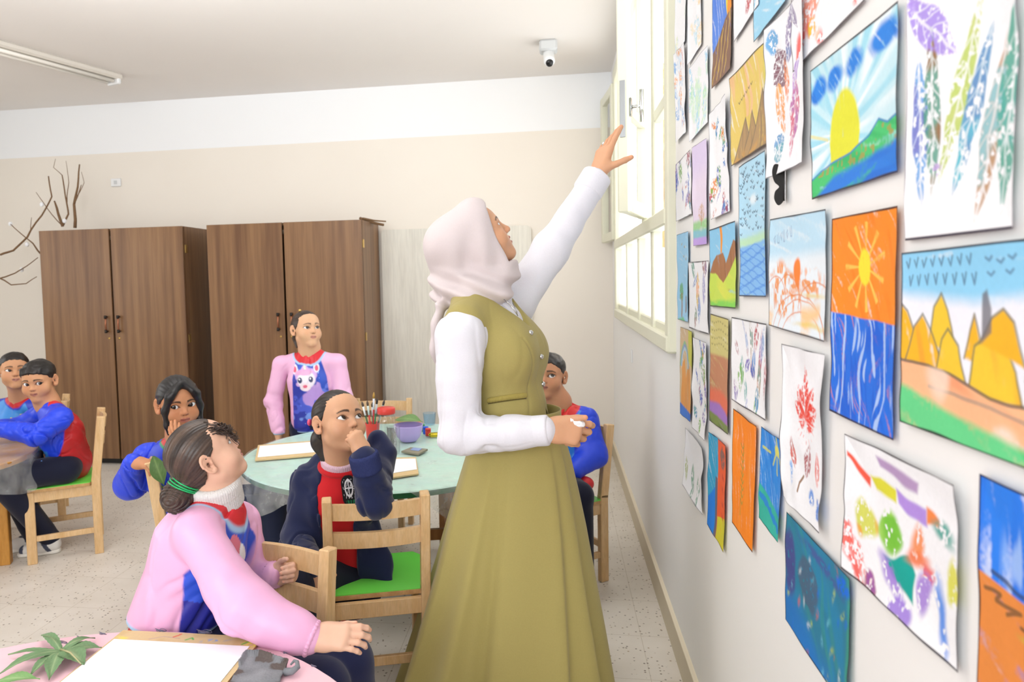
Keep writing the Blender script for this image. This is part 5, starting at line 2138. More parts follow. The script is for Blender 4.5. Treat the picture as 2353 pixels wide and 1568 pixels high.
def collar(name, parent, c, axis, R, r, mat, color, h=.0032, flat=None, fwd=None, ribs=0, height=0.0):
    """ring of cloth round the neck"""
    S = SDF()
    ax = nrm(axis)
    fw = nrm(np.asarray(fwd, float) - ax * (np.asarray(fwd, float) @ ax)) if fwd is not None else nrm(np.cross(ax, (0.3, 1, .2)))
    sd = np.cross(fw, ax)

    def fn(P):
        q = P - c
        z = q @ ax
        x, y = q @ sd, q @ fw
        y = y / (flat or 1.0)
        rr = np.hypot(x, y)
        zz = np.maximum(np.abs(z) - height, 0)
        d = np.hypot(rr - R, zz) - r
        if ribs:
            d = d + .0012 * np.sin(np.arctan2(y, x) * ribs)
        return d
    B = R * max(1, flat or 1) + r + height
    S.op(fn, c - B, c + B, 0)
    return S.build(name, h, mat, parent, lin(color))


def trousers(parent, pelvis, legs, color, h=.005, r=(.072, .060, .045), seed=0, fwd=(0, -1, 0)):
    S = SDF()
    for l in legs:
        S.cap(pelvis, l[0], .085, .075, .03)
        S.chain(l[:3], r, .02)
        for (p, d) in ((l[1], nrm(l[1] - l[0])), (l[2], nrm(l[2] - l[1]))):
            w = wrinkles(.004, 60, d, seed)
            S.disp(lambda P, w=w, p=p: w(P) * np.clip(1 - np.linalg.norm(P - p, axis=-1) / .12, 0, 1), p - .12, p + .12)
    base = lin(color)
    return S.build('trousers', h, M['cloth'], parent, base)


def shoe(parent, ankle, toe, c_up='#e8e6e2', c_sole='#efece6', c_acc='#39405a', L=.185):
    """trainer: sole and upper, pointing from the ankle towards toe"""
    a = np.asarray(ankle, float)
    d = np.asarray(toe, float) - a
    d[2] = 0
    d = nrm(d)
    s = np.cross(d, (0, 0, 1))
    R = np.stack([s, d, V3(0, 0, 1)], 1)
    heel = V3(a[0], a[1], 0) - d * .045
    g = lambda u, z, x=0: heel + d * u * L + V3(0, 0, z) + s * x
    S = SDF()
    S.cap(g(.15, .045), g(.45, .040), .034, .036, .02)
    S.cap(g(.45, .040), g(.86, .030), .036, .028, .03)
    S.cap(g(.20, .05), a + V3(0, 0, .01), .034, .032, .03)
    z0 = .014
    S.op(lambda P: z0 - P[..., 2], V3(-9, -9, -9), V3(9, 9, 9), .003, 'i')

    def col(v):
        C = np.tile(lin(c_up), (len(v), 1))
        u = (v - heel) @ d / L
        m = (np.abs(u - .25 - (v[:, 2] - .03) * 3) < .06) | (u > .88) | (v[:, 2] > .075)
        C[m] = lin(c_acc)
        return C
    o = S.build('shoe', .004, M['cloth'], parent, col)
    S = SDF()
    S.cap(g(.14, .012), g(.48, .012), .033, .035, .01)
    S.cap(g(.48, .012), g(.90, .012), .035, .030, .01)
    S.op(lambda P: np.abs(P[..., 2] - .011) - .010, V3(-9, -9, -9), V3(9, 9, 9), .004, 'i')
    S.build('sole', .004, M['vc_gloss'], o, lin(c_sole))
    return o


def smock_colors(nb, chest, pelvis, fwd, arms, sleeve, front, back, neck, trim, neck_r=(.062, .082), front_cut=.0, art=None, hem_trim=None, half=(.125, .105, .045), e=.0028, arm_clear=.055, trim_w=.009):
    """sleeves, front panel, back, neck band and piping, decided on the garment's own shape"""
    f = nrm(fwd)
    spine = nrm(chest - pelvis)
    side = np.cross(f, spine)
    hn = (nb - chest) @ spine

    def col(v):
        n = len(v)
        C = np.tile(lin(sleeve), (n, 1))

        def put(m, c):
            m = np.clip(m, 0, 1)[:, None]
            C[:] = C * (1 - m) + (lin(c) if isinstance(c, str) else c) * m
        da = np.full(n, 9.0)
        for a in arms:
            da = np.minimum(da, chain_d(v, a))
        dax = np.minimum(seg_d(v, nb, chest)[0], seg_d(v, chest, pelvis - spine * .1)[0])
        q = v - chest
        x, y, z = q @ side, q @ f, q @ spine
        hw = np.interp(z, [-.30, .02, hn], half)
        inside = np.minimum(np.minimum(hw - np.abs(x), .148 - dax), np.where(np.abs(x) < hw * .8, 9, (da - arm_clear)))
        cut = front_cut if not callable(front_cut) else front_cut(x, z)
        fr = np.minimum(inside, y - cut)
        bk = np.minimum(inside, cut - y)
        put(sst(-e, e, bk), back)
        if art is not None:
            put(sst(-e, e, fr), art(x, z, hn))
        else:
            put(sst(-e, e, fr), front)
        dn, _ = seg_d(v, nb - spine * .03, nb + spine * .10)
        if trim:
            put(sst(e, -e, dn - neck_r[1]), trim)
            put(sst(e, -e, dn - neck_r[1] + trim_w), neck)
        if hem_trim is not None:
            t = (v - np.asarray(hem_trim[0])) @ nrm(hem_trim[1])
            put(sst(-e, e, t + hem_trim[2]), trim)
        return C
    return col


def grooves(f=70, amp=.010, pole=(0, -.9, .0)):
    """strand relief running towards the knot (a pole in head space)"""
    p = nrm(pole)
    u = nrm(np.cross(p, (0, 0, 1)))
    w = np.cross(p, u)

    def fn(q):
        a = np.arctan2(q @ u, q @ w)
        return amp * (np.sin(a * f + 3 * noise(q, 3.0)) * .5 + noise(np.stack([a * 9, q @ p * 1.5, a * 0], -1), 1.0))
    return fn


def strand_colors(hd, base, hi, pole=(0, -.9, 0), f=9.0):
    p = nrm(pole)
    u = nrm(np.cross(p, (0, 0, 1)))
    w = np.cross(p, u)
    b, h = lin(base), lin(hi)

    def col(v):
        q = to_head(v, hd)
        a = np.arctan2(q @ u, q @ w)
        n = noise(np.stack([a * f, q @ p * 1.2, a * 0], -1), 1.0) * .6 + noise(np.stack([a * f * 3.3, q @ p * 2, a * 0 + 4], -1), 1.0) * .5
        return b + (h - b) * np.clip(.25 + .6 * n, 0, 1)[:, None]
    return col


NAVY = '#1d2440'
# ---------------------------------------------------------------- girl in pink, in front
def girl_pink():
    hd = head_at((.352, -.03, -.02), 484, 1064, 1.54, (.66, .51, .55), .182, mouth=.012)
    nb = at(500, 1150, 1.62)
    chest, pelvis = at(462, 1245, 1.60), at(392, 1455, 1.58)
    f = nrm(at(560, 1262, 1.60) - chest)
    armR = [at(452, 1225, 1.50), at(556, 1400, 1.43), at(712, 1466, 1.44)]
    armL = [at(548, 1205, 1.73), at(585, 1335, 1.74), at(628, 1322, 1.695)]
    legR = [V3(-.86, 1.50, .455), V3(-.545, 1.475, .462), V3(-.50, 1.50, .07)]
    legL = [V3(-.86, 1.62, .455), V3(-.52, 1.585, .462), V3(-.47, 1.60, .07)]
    kR = at(785, 1462, 1.44)
    hands = [dict(wrist=at(722, 1466, 1.44), fwd=V3(1, .05, .03), nor=V3(-.05, .72, -.70), thumb_side=1, size=.138, curls=[(12, 36, 30), (16, 42, 32), (16, 42, 32), (10, 34, 26)], spread=4, thumb=V3(.95, .30, .12), thumb_curl=4),
             dict(wrist=at(626, 1322, 1.693), fwd=V3(.93, .02, .16), nor=V3(.0, -1, .25), thumb_side=-1, size=.118, curls=[(70, 60, 30), (72, 62, 30), (74, 62, 30), (72, 60, 30)], spread=3, thumb=V3(.55, -.30, .85), thumb_curl=30)]
    b = body_of('girl with a dark bun and curly fringe in a pink smock, head tilted far back', hd, nb, chest, pelvis, f, [armR, armL], [legR, legL], hands, '#e3b79d', '#bd6c67', '#3a2a22', .0023, eyes=(-.1, .8, .4))
    spine = nrm(chest - pelvis)
    hem = at(400, 1424, 1.58)
    S = top_sdf(nb, chest, pelvis, f, [armR, armL], .110, .118, (.056, .053, .034), .92, .050, hem=(hem, -spine + .18 * f), amp=.0085, seed=2, freq=55)
    S.cap(armR[0] * .3 + armR[1] * .7, armR[1] * .55 + armR[2] * .45, .050, .047, .03)
    S.ell(armR[2] - nrm(armR[2] - armR[1]) * .035, (.045, .042, .042), None, .03)

    def art(x, z, hn):
        C = np.tile(lin('#2f56d6'), (len(x), 1))
        m = (np.hypot((x - .02) / .045, (z + .02) / .06) < 1)
        C[m] = lin('#f1f0f6')
        C[(np.hypot((x - .03) / .02, (z - .03) / .03) < 1)] = lin('#e87f97')
        C[z < -.10] = lin('#2a2f9c')
        return C
    S.build('smock', .0038, M['nylon'], b, smock_colors(nb, chest, pelvis, f, [armR, armL], '#eeb4da', '#2b48c4', '#eeb4da', '#d92a35', '#a9cdf2', (.06, .092), front_cut=.02, art=art, hem_trim=(hem, -spine + .18 * f, .010)))
    # gathered cuffs
    for a, r in ((armR, .034), (armL, .029)):
        d = nrm(a[2] - a[1])
        collar('cuff', b, a[2] + d * .004, d, r, .006, M['nylon'], '#e9aed2', .0026, ribs=26)
    # red jumper under the hem
    S = SDF().cap(chest * .3 + pelvis * .7, pelvis - spine * .05, .100, .112, .02, flat=(f, .9))
    S.build('jumper', .006, M['cloth'], b, lin('#c3262a'))
    # knitted roll neck
    ax = nrm(head_pt(hd, (0, -.12, -.25)) - nb)
    fw = f
    collar('roll_neck', b, nb + ax * .010, ax, .049, .012, M['knit'], '#d9d7d6', .0022, ribs=70, height=.016, fwd=f, flat=1.06)
    collar('roll_neck_fold', b, nb + ax * .038, nrm(ax + .10 * f), .051, .012, M['knit'], '#e2e0de', .0022, ribs=70, height=.010, fwd=f, flat=1.06)
    # hair pulled into a bun
    pole = (0, -.95, -.30)
    yb = [(-.42, -.34), (-.28, -.27), (-.15, -.16), (-.06, -.11), (.02, -.01), (.10, .10), (.18, .15), (.28, .20), (.36, .27), (.44, .36), (.6, .55)]
    S = hair_cap(hd, None, .022, yb, grooves(60, .007, pole))
    bun = head_pt(hd, (-.02, -.60, -.22))
    S.ell(bun, (.040, .042, .040), None, .012)
    S.cap(head_pt(hd, (0, -.40, -.12)), bun, .034, .030, .015)
    S.disp(lambda P: .0018 * np.sin(np.linalg.norm((P - bun) * V3(1, .4, 1.4), axis=-1) * 900) * (np.linalg.norm(P - bun, axis=-1) < .055), bun - .06, bun + .06)
    h = S.build('hair', .002, M['hair'], b, strand_colors(hd, '#2a1f1b', '#6b5648', pole, 12))
    # green hair ties
    ax = nrm(bun - head_pt(hd, (0, -.40, -.12)))
    for k, t in enumerate((-.040, -.032, -.025)):
        collar('hair_tie', b, bun + ax * t, nrm(ax + V3(.12 * (k - 1), 0, .1 * (k - 1))), .037, .0022, M['vc_gloss'], '#22b56a', .0018)
    # curls over the forehead
    r = np.random.RandomState(3)
    for k in range(34):
        a = r.rand()
        p0 = V3(.30 * (r.rand() - .15), .20 + .07 * r.rand(), .41 - .18 * a) if k < 20 else V3(.20 + .08 * r.rand(), .20, .34 - .1 * a)
        low = .18 - .30 * r.rand()
        p1 = V3(p0[0] * .8 + .06, .40 + .05 * r.rand() - .10 * max(0, .1 - low), low)
        t = np.linspace(0, 1, 54)
        base = p0 + (p1 - p0) * t[:, None] + np.array([.02, .055, .01]) * np.sin(np.pi * t)[:, None]
        turns = 1.3 + 1.4 * r.rand()
        rad = .010 + .050 * t * (.5 + .5 * r.rand())
        ph = 6.28 * r.rand()
        base[:, 1] += rad * np.cos(turns * 6.28 * t + ph) * .6
        base[:, 2] += rad * np.sin(turns * 6.28 * t + ph)
        base[:, 0] += rad * np.cos(turns * 6.28 * t + ph + 1) * .4
        mb = MB().tube(head_pt_many(hd, base), np.linspace(.0017, .0007, 54), 6)
        n = sum(len(v) for v in mb.v)
        mb.build('fringe_curl', M['hair'], h, True, np.tile(lin('#3a2a22'), (n, 1)))
    trousers(b, V3(-.90, 1.56, .46), [legR, legL], '#20264a', .005, (.078, .068, .055), 4)
    for l in (legR, legL):
        shoe(b, l[2], l[2] + V3(1, .05, 0))
    return b


girl_pink()


# ---------------------------------------------------------------- girl in the navy jacket, chin on her fist
def girl_navy():
    hd = head_at((0, .40, -.14), 816, 976, 2.17, (.77, -.55, .34), .207, up=(.12, 0, 1), brow_dz=.0, eye_open=.031)
    nb = at(783, 1066, 2.275)
    chest, pelvis = at(775, 1165, 2.28), at(800, 1345, 2.33)
    f = nrm(V3(.18, -1, .05))
    armR = [at(708, 1108, 2.29), at(685, 1240, 2.22), at(716, 1300, 2.06)]
    armL = [at(866, 1070, 2.31), at(862, 1150, 2.10), at(838, 1056, 2.075)]
    legR = [at(770, 1345, 2.28), at(668, 1345, 2.02), at(748, 1470, 2.06)]
    legR[2][2] = .07
    legL = [at(800, 1335, 2.26), at(700, 1300, 2.16), at(740, 1420, 2.2)]
    legL = [at(800, 1340, 2.28), at(690, 1322, 2.14), V3(*at(790, 1440, 2.16)[:2], .07)]
    hands = [dict(wrist=at(836, 1046, 2.08), fwd=V3(-.42, .05, .85), nor=V3(-.65, .70, -.1), thumb_side=-1, size=.130, curls=[(70, 85, 50), (72, 88, 50), (74, 88, 50), (76, 88, 50)], spread=2, thumb=V3(-.75, .25, .35), thumb_curl=40),
             dict(wrist=at(717, 1302, 2.055), fwd=V3(.45, -.10, -.80), nor=V3(-.3, .8, -.3), thumb_side=1, size=.12, curl=(20, 25, 18))]
    b = body_of('girl with pulled-back dark hair in an open navy jacket, chin on her fist', hd, nb, chest, pelvis, f, [armR, armL], [legR, legL], hands, '#d4a482', '#ba6e68', '#2a1c16', .0025, eyes=(-.28, .86, .30))
    spine = nrm(chest - pelvis)
    # red jumper
    S = top_sdf(nb, chest, pelvis - spine * .02, f, [], .104, .108, flat=.74, amp=.004, seed=5, freq=40)
    S.cap(nb - spine * .0, chest, .060, .09, .03)
    for a in (armR, armL):
        S.cap(nb + (chest - nb) * .35, a[0], .045, .040, .03)
    S.build('jumper', .0042, M['creased'], b, lin('#d2222a'))
    # pink roll neck
    ax = nrm(head_pt(hd, (0, -.10, -.25)) - nb)
    collar('roll_neck', b, nb + ax * .020, ax, .056, .010, M['knit'], '#f0cfe0', .0024, ribs=60, height=.014)
    collar('jumper_collar', b, nb - ax * .006, nrm(ax - .25 * f), .068, .011, M['cloth'], '#cf2129', .003)
    # open jacket: trunk shell without its front, plus full sleeves
    S = SDF()
    S.cap(nb + (chest - nb) * .35, chest, .075, .124, .03, flat=(f, .80))
    S.cap(chest, pelvis + spine * .01, .124, .128, .04, flat=(f, .80))
    side = nrm(np.cross(f, spine))

    def front(P):
        q = P - chest
        x, y, z = q @ side, q @ f, q @ spine
        lim = np.where(x > 0, .045 + .02 * np.clip(-z / .2, 0, 1), .052 - .0 * z)
        return np.maximum(np.abs(x + .004) - lim, .0 - y)
    S.op(front, chest - .5, chest + .5, .008, 's')
    S.op(lambda P: np.linalg.norm(P - nb - spine * .04, axis=-1) - .062, nb - .1, nb + .1, .01, 's')
    for a in (armR, armL):
        S.cap(nb + (chest - nb) * .30 - f * .02, a[0], .050, .054, .03)
        S.chain(a, (.058, .056, .042), .025)
        up, lo = nrm(a[1] - a[0]), nrm(a[2] - a[1])
        for (p, d, am, fr) in ((a[1], nrm(up + lo), .008, 62), (a[0] * .5 + a[1] * .5, up, .005, 50), (a[1] * .5 + a[2] * .5, lo, .006, 66)):
            w = wrinkles(am, fr, d, 3 + fr)
            S.disp(lambda P, w=w, p=p: w(P) * np.clip(1 - np.linalg.norm(P - p, axis=-1) / .11, 0, 1), p - .11, p + .11)
    S.disp(creases(.009, 11, spine + .4 * side, 7, .35))
    # hood lying on the back of the neck and the far shoulder
    S.cap(nb - f * .055 + side * .07, nb - f * .055 - side * .075, .034, .036, .03)
    S.cap(nb - f * .050 - side * .075, nb - side * .085 + f * .015 + spine * -.03, .030, .026, .03)
    S.cap(nb - f * .050 + side * .075, nb + side * .070 + f * .02 - spine * .04, .026, .02, .03)
    S.cap(at(868, 1012, 2.36), at(892, 1040, 2.33), .036, .030, .03)
    S.ell(at(862, 1006, 2.30), (.020, .03, .03), None, .012, 's')
    # the tail of the jacket hanging over the seat
    t0 = at(850, 1240, 2.30)
    S.cap(t0, at(868, 1300, 2.27), .05, .040, .03, flat=(f, .45))
    S.cap(at(868, 1300, 2.27), at(893, 1345, 2.235), .042, .018, .03, flat=(f, .5))
    S.build('jacket', .0038, M['fleece'], b, lin('#232a4c'))
    # ribbed cuff
    d = nrm(armL[2] - armL[1])
    collar('jacket_cuff', b, armL[2] - d * .012, d, .037, .010, M['knit'], '#343c68', .0026, ribs=44, height=.022)
    d = nrm(armR[2] - armR[1])
    collar('jacket_cuff', b, armR[2] - d * .012, d, .030, .010, M['knit'], '#2a3158', .0028, ribs=44, height=.016)
    # embroidered badge: a black shield with white tracery
    bc = at(803, 1128, 2.183)
    n_ = 40
    u, v = np.meshgrid(np.linspace(-1, 1, n_), np.linspace(-1, 1, int(n_ * 1.9)))
    w_, h_ = .024, .056
    shp = np.where(v < .45, np.sqrt(np.clip(1 - np.clip((-v - .45) / .56, 0, 1) ** 2, 0, 1)), np.sqrt(np.clip(1 - ((v - .45) / .56) ** 2, 0, 1)))
    X = u * shp * w_
    P = bc + X[..., None] * side * -1 + (-v * h_)[..., None] * spine + (.0035 + .010 * (1 - (u * .7) ** 2))[..., None] * f * .6
    C = np.tile(lin('#15161c'), u.shape + (1,))
    q = np.stack([u * 2.2, v * 3, u * 0], -1)
    tr = (np.abs(np.hypot(u * .9, (v + .2) * .9) - .45) < .07) | (np.abs(u) < .06) & (np.abs(v + .2) < .6) | (np.abs(noise(q, 1.6)) < .10) & (np.abs(u) < .75) & (np.abs(v + .15) < .6) | (np.abs(v + .2) < .05) & (np.abs(u) < .5)
    C[tr & (v < .5)] = lin('#e6e6ea')
    C[(v > .55) & (v < .8) & (np.abs(u) < .6) & (np.sin(u * 16) > -.3)] = lin('#1f7a52')
    i = np.arange(u.size).reshape(u.shape)
    fc = np.stack([i[:-1, :-1], i[:-1, 1:], i[1:, 1:], i[1:, :-1]], -1).reshape(-1, 4)
    new_mesh('badge', P.reshape(-1, 3), fc, M['cloth'], b, True, C.reshape(-1, 3))
    pole = (0, -.95, -.2)
    yb = [(-.42, -.34), (-.28, -.26), (-.14, -.14), (-.04, -.09), (.03, .03), (.12, .10), (.22, .155), (.32, .21), (.40, .29), (.5, .42)]
    S = hair_cap(hd, None, .020, yb, grooves(50, .006, pole))
    S.ell(head_pt(hd, (.02, -.52, -.20)), (.040, .040, .045), None, .02)
    S.cap(head_pt(hd, (.02, -.48, -.25)), head_pt(hd, (.03, -.44, -.50)), .034, .026, .02)
    S.build('hair', .0028, M['hair'], b, strand_colors(hd, '#17110f', '#3a2d26', pole, 11))
    c = head_pt(hd, (.27, -.42, .10))
    S = SDF().ell(c, (.008, .012, .012), None, 0)
    S.build('hair_clip', .0025, M['vc_gloss'], b, lin('#e0507a'))
    trousers(b, pelvis, [legR, legL], '#171b30', .005, (.075, .066, .052), 6)
    for l in (legR, legL):
        shoe(b, l[2], l[2] + V3(.7, -.5, 0), '#b9a3a0', '#d9cfc9', '#6a5a5c')
    return b


girl_navy()
# ---------------------------------------------------------------- standing girl with the pony print
def pony_art(x, z, hn):
    """blue night panel with a pale pony head, mane and a small horn"""
    n = len(x)
    u, v = x / .13, (z - .01) / .13
    q = np.stack([u * 1.5, v * 1.5, u * 0], -1)
    C = lin('#2c3aa8') + (lin('#3f6fe0') - lin('#2c3aa8')) * np.clip(.3 + .5 * v + .5 * noise(q, 1.3), 0, 1)[:, None]

    def e(cx, cy, rx, ry, c, op=1.0, rough=.0):
        d = np.hypot((u - cx) / rx, (v - cy) / ry) - 1 + rough * noise(q, 4.0)
        m = sst(.12, -.12, d)[:, None] * op
        C[:] = C * (1 - m) + lin(c) * m
    C[(noise(q, 14.0) > .86)] = lin('#9fc0ff')
    e(-.35, -.75, .55, .45, '#6f8cf0', .8, .5)
    e(.10, -1.05, .75, .40, '#4f62d8', .8, .5)
    e(-.25, -1.55, .9, .16, '#7fa4f4', .8, .5)
    e(-.10, -.55, .42, .45, '#c39be0', .9, .5)
    e(.12, .15, .50, .46, '#d9b0e8', .95, .35)
    e(-.32, .48, .13, .20, '#f0e6f6')
    e(-.32, .46, .07, .12, '#e2607f')
    e(.58, .48, .13, .20, '#f0e6f6')
    e(.58, .46, .07, .12, '#e2607f')
    e(.14, .02, .37, .36, '#f1e8f6')
    e(.20, .34, .30, .14, '#e6a8d4', .9, .4)
    e(.20, -.28, .22, .17, '#f6e4ee')
    e(.21, -.25, .09, .07, '#ee6f8f')
    for sx in (-.05, .40):
        e(sx, .02, .09, .12, '#27305c')
        e(sx + .02, .06, .03, .04, '#ffffff')
    d = np.abs(u - .16) - .05 * np.clip((1.05 - v) / .6, 0, 1)
    m = ((d < 0) & (v > .45) & (v < 1.05))
    C[m] = lin('#f2ead8')
    return C


def girl_standing():
    hd = head_at((0, 0, 0), 704, 757, 3.70, (.74, -.65, .20), .203, up=(.06, 0, 1), eye_open=.028)
    nb, chest = at(711, 800, 3.72), at(712, 872, 3.72)
    pelvis = V3(chest[0] + .01, 3.73, .62)
    f = nrm(V3(.34, -.94, 0))
    armR = [at(646, 838, 3.72), at(628, 925, 3.70), at(640, 992, 3.62)]
    armL = [at(776, 834, 3.74), at(789, 912, 3.72), at(792, 990, 3.66)]
    legR = [V3(pelvis[0] - .06, 3.73, .58), V3(pelvis[0] - .065, 3.71, .32), V3(pelvis[0] - .065, 3.75, .07)]
    legL = [V3(pelvis[0] + .06, 3.74, .58), V3(pelvis[0] + .065, 3.72, .32), V3(pelvis[0] + .065, 3.76, .07)]
    hands = [dict(wrist=armR[2], fwd=V3(.1, -.25, -.95), nor=V3(1, .2, 0), thumb_side=-1, size=.12, curl=(25, 30, 20)),
             dict(wrist=armL[2], fwd=V3(-.1, -.25, -.95), nor=V3(-1, .2, 0), thumb_side=1, size=.12, curl=(25, 30, 20))]
    b = body_of('girl standing in a pink-sleeved smock with a pale pony print, before the wardrobe', hd, nb, chest, pelvis, f, [armR, armL], [legR, legL], hands, '#dcae8a', '#c07e74', '#6a4c3c', .0034, eyes=(-.12, .95, .2))
    spine = nrm(chest - pelvis)
    hem = V3(0, 0, at(690, 1000, 3.6)[2])
    S = top_sdf(nb, chest, pelvis, f, [armR, armL], .112, .122, (.046, .048, .040), .78, .042, hem=(hem, V3(0, 0, -1)), amp=.006, seed=8, freq=50)
    S.build('smock', .0038, M['nylon'], b, smock_colors(nb, chest, pelvis, f, [armR, armL], '#eeb8dc', '#2f56d6', '#eeb8dc', '#d92a35', '#a9cdf2', (.06, .094), art=pony_art, half=(.112, .092, .052), hem_trim=(hem, V3(0, 0, -1), .008), arm_clear=.048))
    ax = nrm(head_pt(hd, (0, -.1, -.25)) - nb)
    collar('shirt_collar', b, nb + ax * .008, ax, .047, .006, M['knit'], '#e6e2e2', .0028, height=.006)
    pole = (0, -.95, -.1)
    S = hair_cap(hd, None, .022, None, grooves(46, .006, pole))
    S.ell(head_pt(hd, (0, -.50, -.05)), (.034, .034, .036), None, .02)
    S.cap(head_pt(hd, (.2, -.34, -.2)), head_pt(hd, (.22, -.22, -.45)), .012, .006, .02)
    h = S.build('hair', .0034, M['hair'], b, strand_colors(hd, '#2e221e', '#5d4a40', pole, 10))
    S = SDF().ell(head_pt(hd, (.13, -.02, .52)), (.008, .008, .008), None, 0)
    S.build('hair_pin', .002, M['brass'], b)
    trousers(b, pelvis, [legR, legL], '#1c2342', .006)
    for l in (legR, legL):
        shoe(b, l[2], l[2] + V3(.1, -1, 0))


girl_standing()


# ---------------------------------------------------------------- girl in blue, hand on her cheek
def leaf_art(x, z, hn):
    C = np.tile(lin('#2440c8'), (len(x), 1))
    q = np.stack([x * 12, z * 12, x * 0], -1)
    C = C + (lin('#2f8fd8') - C) * (sst(.05, .5, noise(q, 1.0) - (z + .05) * 3) * .8)[:, None]

    def leaf(cx, cz, L, W, r, c):
        u = (x - cx) * math.cos(r) + (z - cz) * math.sin(r)
        w = -(x - cx) * math.sin(r) + (z - cz) * math.cos(r)
        m = (np.abs(w) < W * (1 - (u / L) ** 2)) & (np.abs(u) < L)
        C[m] = lin(c)
    leaf(-.005, .01, .020, .010, .3, '#93cf4e')
    leaf(-.02, -.012, .022, .012, -.6, '#7fc24a')
    leaf(-.062, -.02, .024, .013, .5, '#d0563e')
    leaf(-.066, -.042, .020, .010, .2, '#5ba84a')
    leaf(-.03, .052, .014, .006, 1.0, '#6dbb55')
    leaf(.075, .02, .020, .010, .9, '#8fd058')
    leaf(.05, -.06, .026, .012, -.5, '#58b8c8')
    return C


def girl_blue():
    hd = head_at((0, .40, -.14), 426, 951, 2.56, (.70, -.71, -.02), .213, up=(-.07, 0, 1), brow_dz=-.01)
    nb, chest = at(418, 1000, 2.65), at(410, 1090, 2.66)
    pelvis = V3(-1.50, 2.70, .47)
    f = nrm(V3(.50, -.86, .03))
    cc, cfw = CHAIRS['D']
    post = cc - cfw * .17 + np.cross(cfw, V3(0, 0, 1)) * .152
    grip = V3(post[0], post[1], .70)
    armR = [at(338, 1052, 2.66), at(300, 1112, 2.56), at(306, 1064, 2.46)]
    armL = [at(490, 1040, 2.66), at(462, 1115, 2.50), at(424, 1036, 2.49)]
    legR = [V3(-1.44, 2.62, .455), V3(-1.16, 2.68, .465), V3(-1.12, 2.66, .07)]
    legL = [V3(-1.46, 2.76, .455), V3(-1.19, 2.84, .465), V3(-1.14, 2.82, .07)]
    hands = [dict(wrist=armL[2], fwd=V3(-.50, .08, .86), nor=V3(.25, 1, .05), thumb_side=1, size=.128, curls=[(14, 16, 10), (10, 14, 8), (8, 12, 8), (4, 10, 8)], spread=11, thumb=V3(.85, .05, .55), thumb_curl=5),
             dict(wrist=at(310, 1062, 2.455), fwd=V3(.93, -.12, -.10), nor=V3(.1, .30, -1), thumb_side=-1, size=.12, curls=[(40, 55, 35), (42, 58, 35), (44, 60, 35), (46, 60, 35)], spread=4, thumb=V3(.7, .5, -.3))]
    b = body_of('girl with black side locks in a leafy blue smock, palm on her cheek', hd, nb, chest, pelvis, f, [armR, armL], [legR, legL], hands, '#c48a64', '#a85f58', '#2a1b15', .003, eyes=(.42, .9, .02))
    spine = nrm(chest - pelvis)
    S = top_sdf(nb, chest, pelvis, f, [armR, armL], .114, .124, (.054, .062, .038), .80, .050, amp=.0065, seed=12, freq=52)
    S.build('smock', .004, M['nylon'], b, smock_colors(nb, chest, pelvis, f, [armR, armL], '#2c49e0', '#2440c8', '#2c49e0', '#c6292c', '#23895a', (.06, .090), art=leaf_art, half=(.125, .108, .058)))
    ax = nrm(head_pt(hd, (0, -.1, -.25)) - nb)
    collar('shirt_collar', b, nb + ax * .010, ax, .050, .006, M['cloth'], '#b9262a', .003, height=.008)
    collar('cuff', b, armR[2] - nrm(armR[2] - armR[1]) * .006, nrm(armR[2] - armR[1]), .032, .007, M['nylon'], '#2a46d8', .003, ribs=24)
    yb = [(-.42, -.32), (-.28, -.24), (-.12, -.12), (-.02, -.08), (.05, .05), (.12, .14), (.20, .22), (.28, .29), (.36, .38), (.5, .5)]
    S = hair_cap(hd, None, .034, yb, grooves(40, .006, (0, -.9, -.2)))
    for s in (-1, 1):                                            # locks falling beside the face
        S.chain([head_pt(hd, (s * .05, .33, .40)), head_pt(hd, (s * .24, .345, .20)), head_pt(hd, (s * .315, .25, -.06)), head_pt(hd, (s * .30, .22, -.34)), head_pt(hd, (s * .285, .20, -.52))], [.010, .015, .013, .010, .004], .015)
        S.chain([head_pt(hd, (s * .03, .34, .42)), head_pt(hd, (s * .17, .395, .27)), head_pt(hd, (s * .27, .33, .08))], [.009, .009, .004], .012)
    S.ell(head_pt(hd, (0, -.48, -.05)), (.045, .04, .05), None, .02)
    S.build('hair', .003, M['hair'], b, strand_colors(hd, '#0f0d0e', '#27252a', (0, -.9, -.2), 10))
    trousers(b, pelvis, [legR, legL], '#20273f', .006)
    for l in (legR, legL):
        shoe(b, l[2], l[2] + V3(1, .3, 0), '#3a3c44', '#d8d4cc', '#23242a')
    # the leaf held between her fingers
    return armR


_dr = girl_blue()


# ---------------------------------------------------------------- boys
def short_hair(hd, b, base, hi, t=.045, fringe=.0, vox=.0034):
    yb = [(-.40, -.30), (-.25, -.24), (-.10, -.16), (-.02, -.07), (.05, .02), (.10, .12), (.17, .20), (.23, .285 + fringe), (.27, .345 + fringe), (.31, .44), (.6, .6)]

    def fn(q):
        side = np.clip((q[..., 2] - .02) / .30, 0, 1)
        return (1 - side) * (t - .012) * 1.0 + .012 * noise(q, 9.0) * side + .006 * noise(q * V3(1, .5, 1), 26.0)
    S = hair_cap(hd, None, t, yb, fn, .035)
    if fringe:
        r = np.random.RandomState(5)
        for x in np.linspace(-.22, .24, 9):
            S.cap(head_pt(hd, (x, .27, .36)), head_pt(hd, (x + .03, .375 - abs(x) * .28, .215 + .04 * r.rand())), .0075, .003, .008)
    return S.build('hair', vox, M['hair'], b, strand_colors(hd, base, hi, (0, -.3, .8), 8))


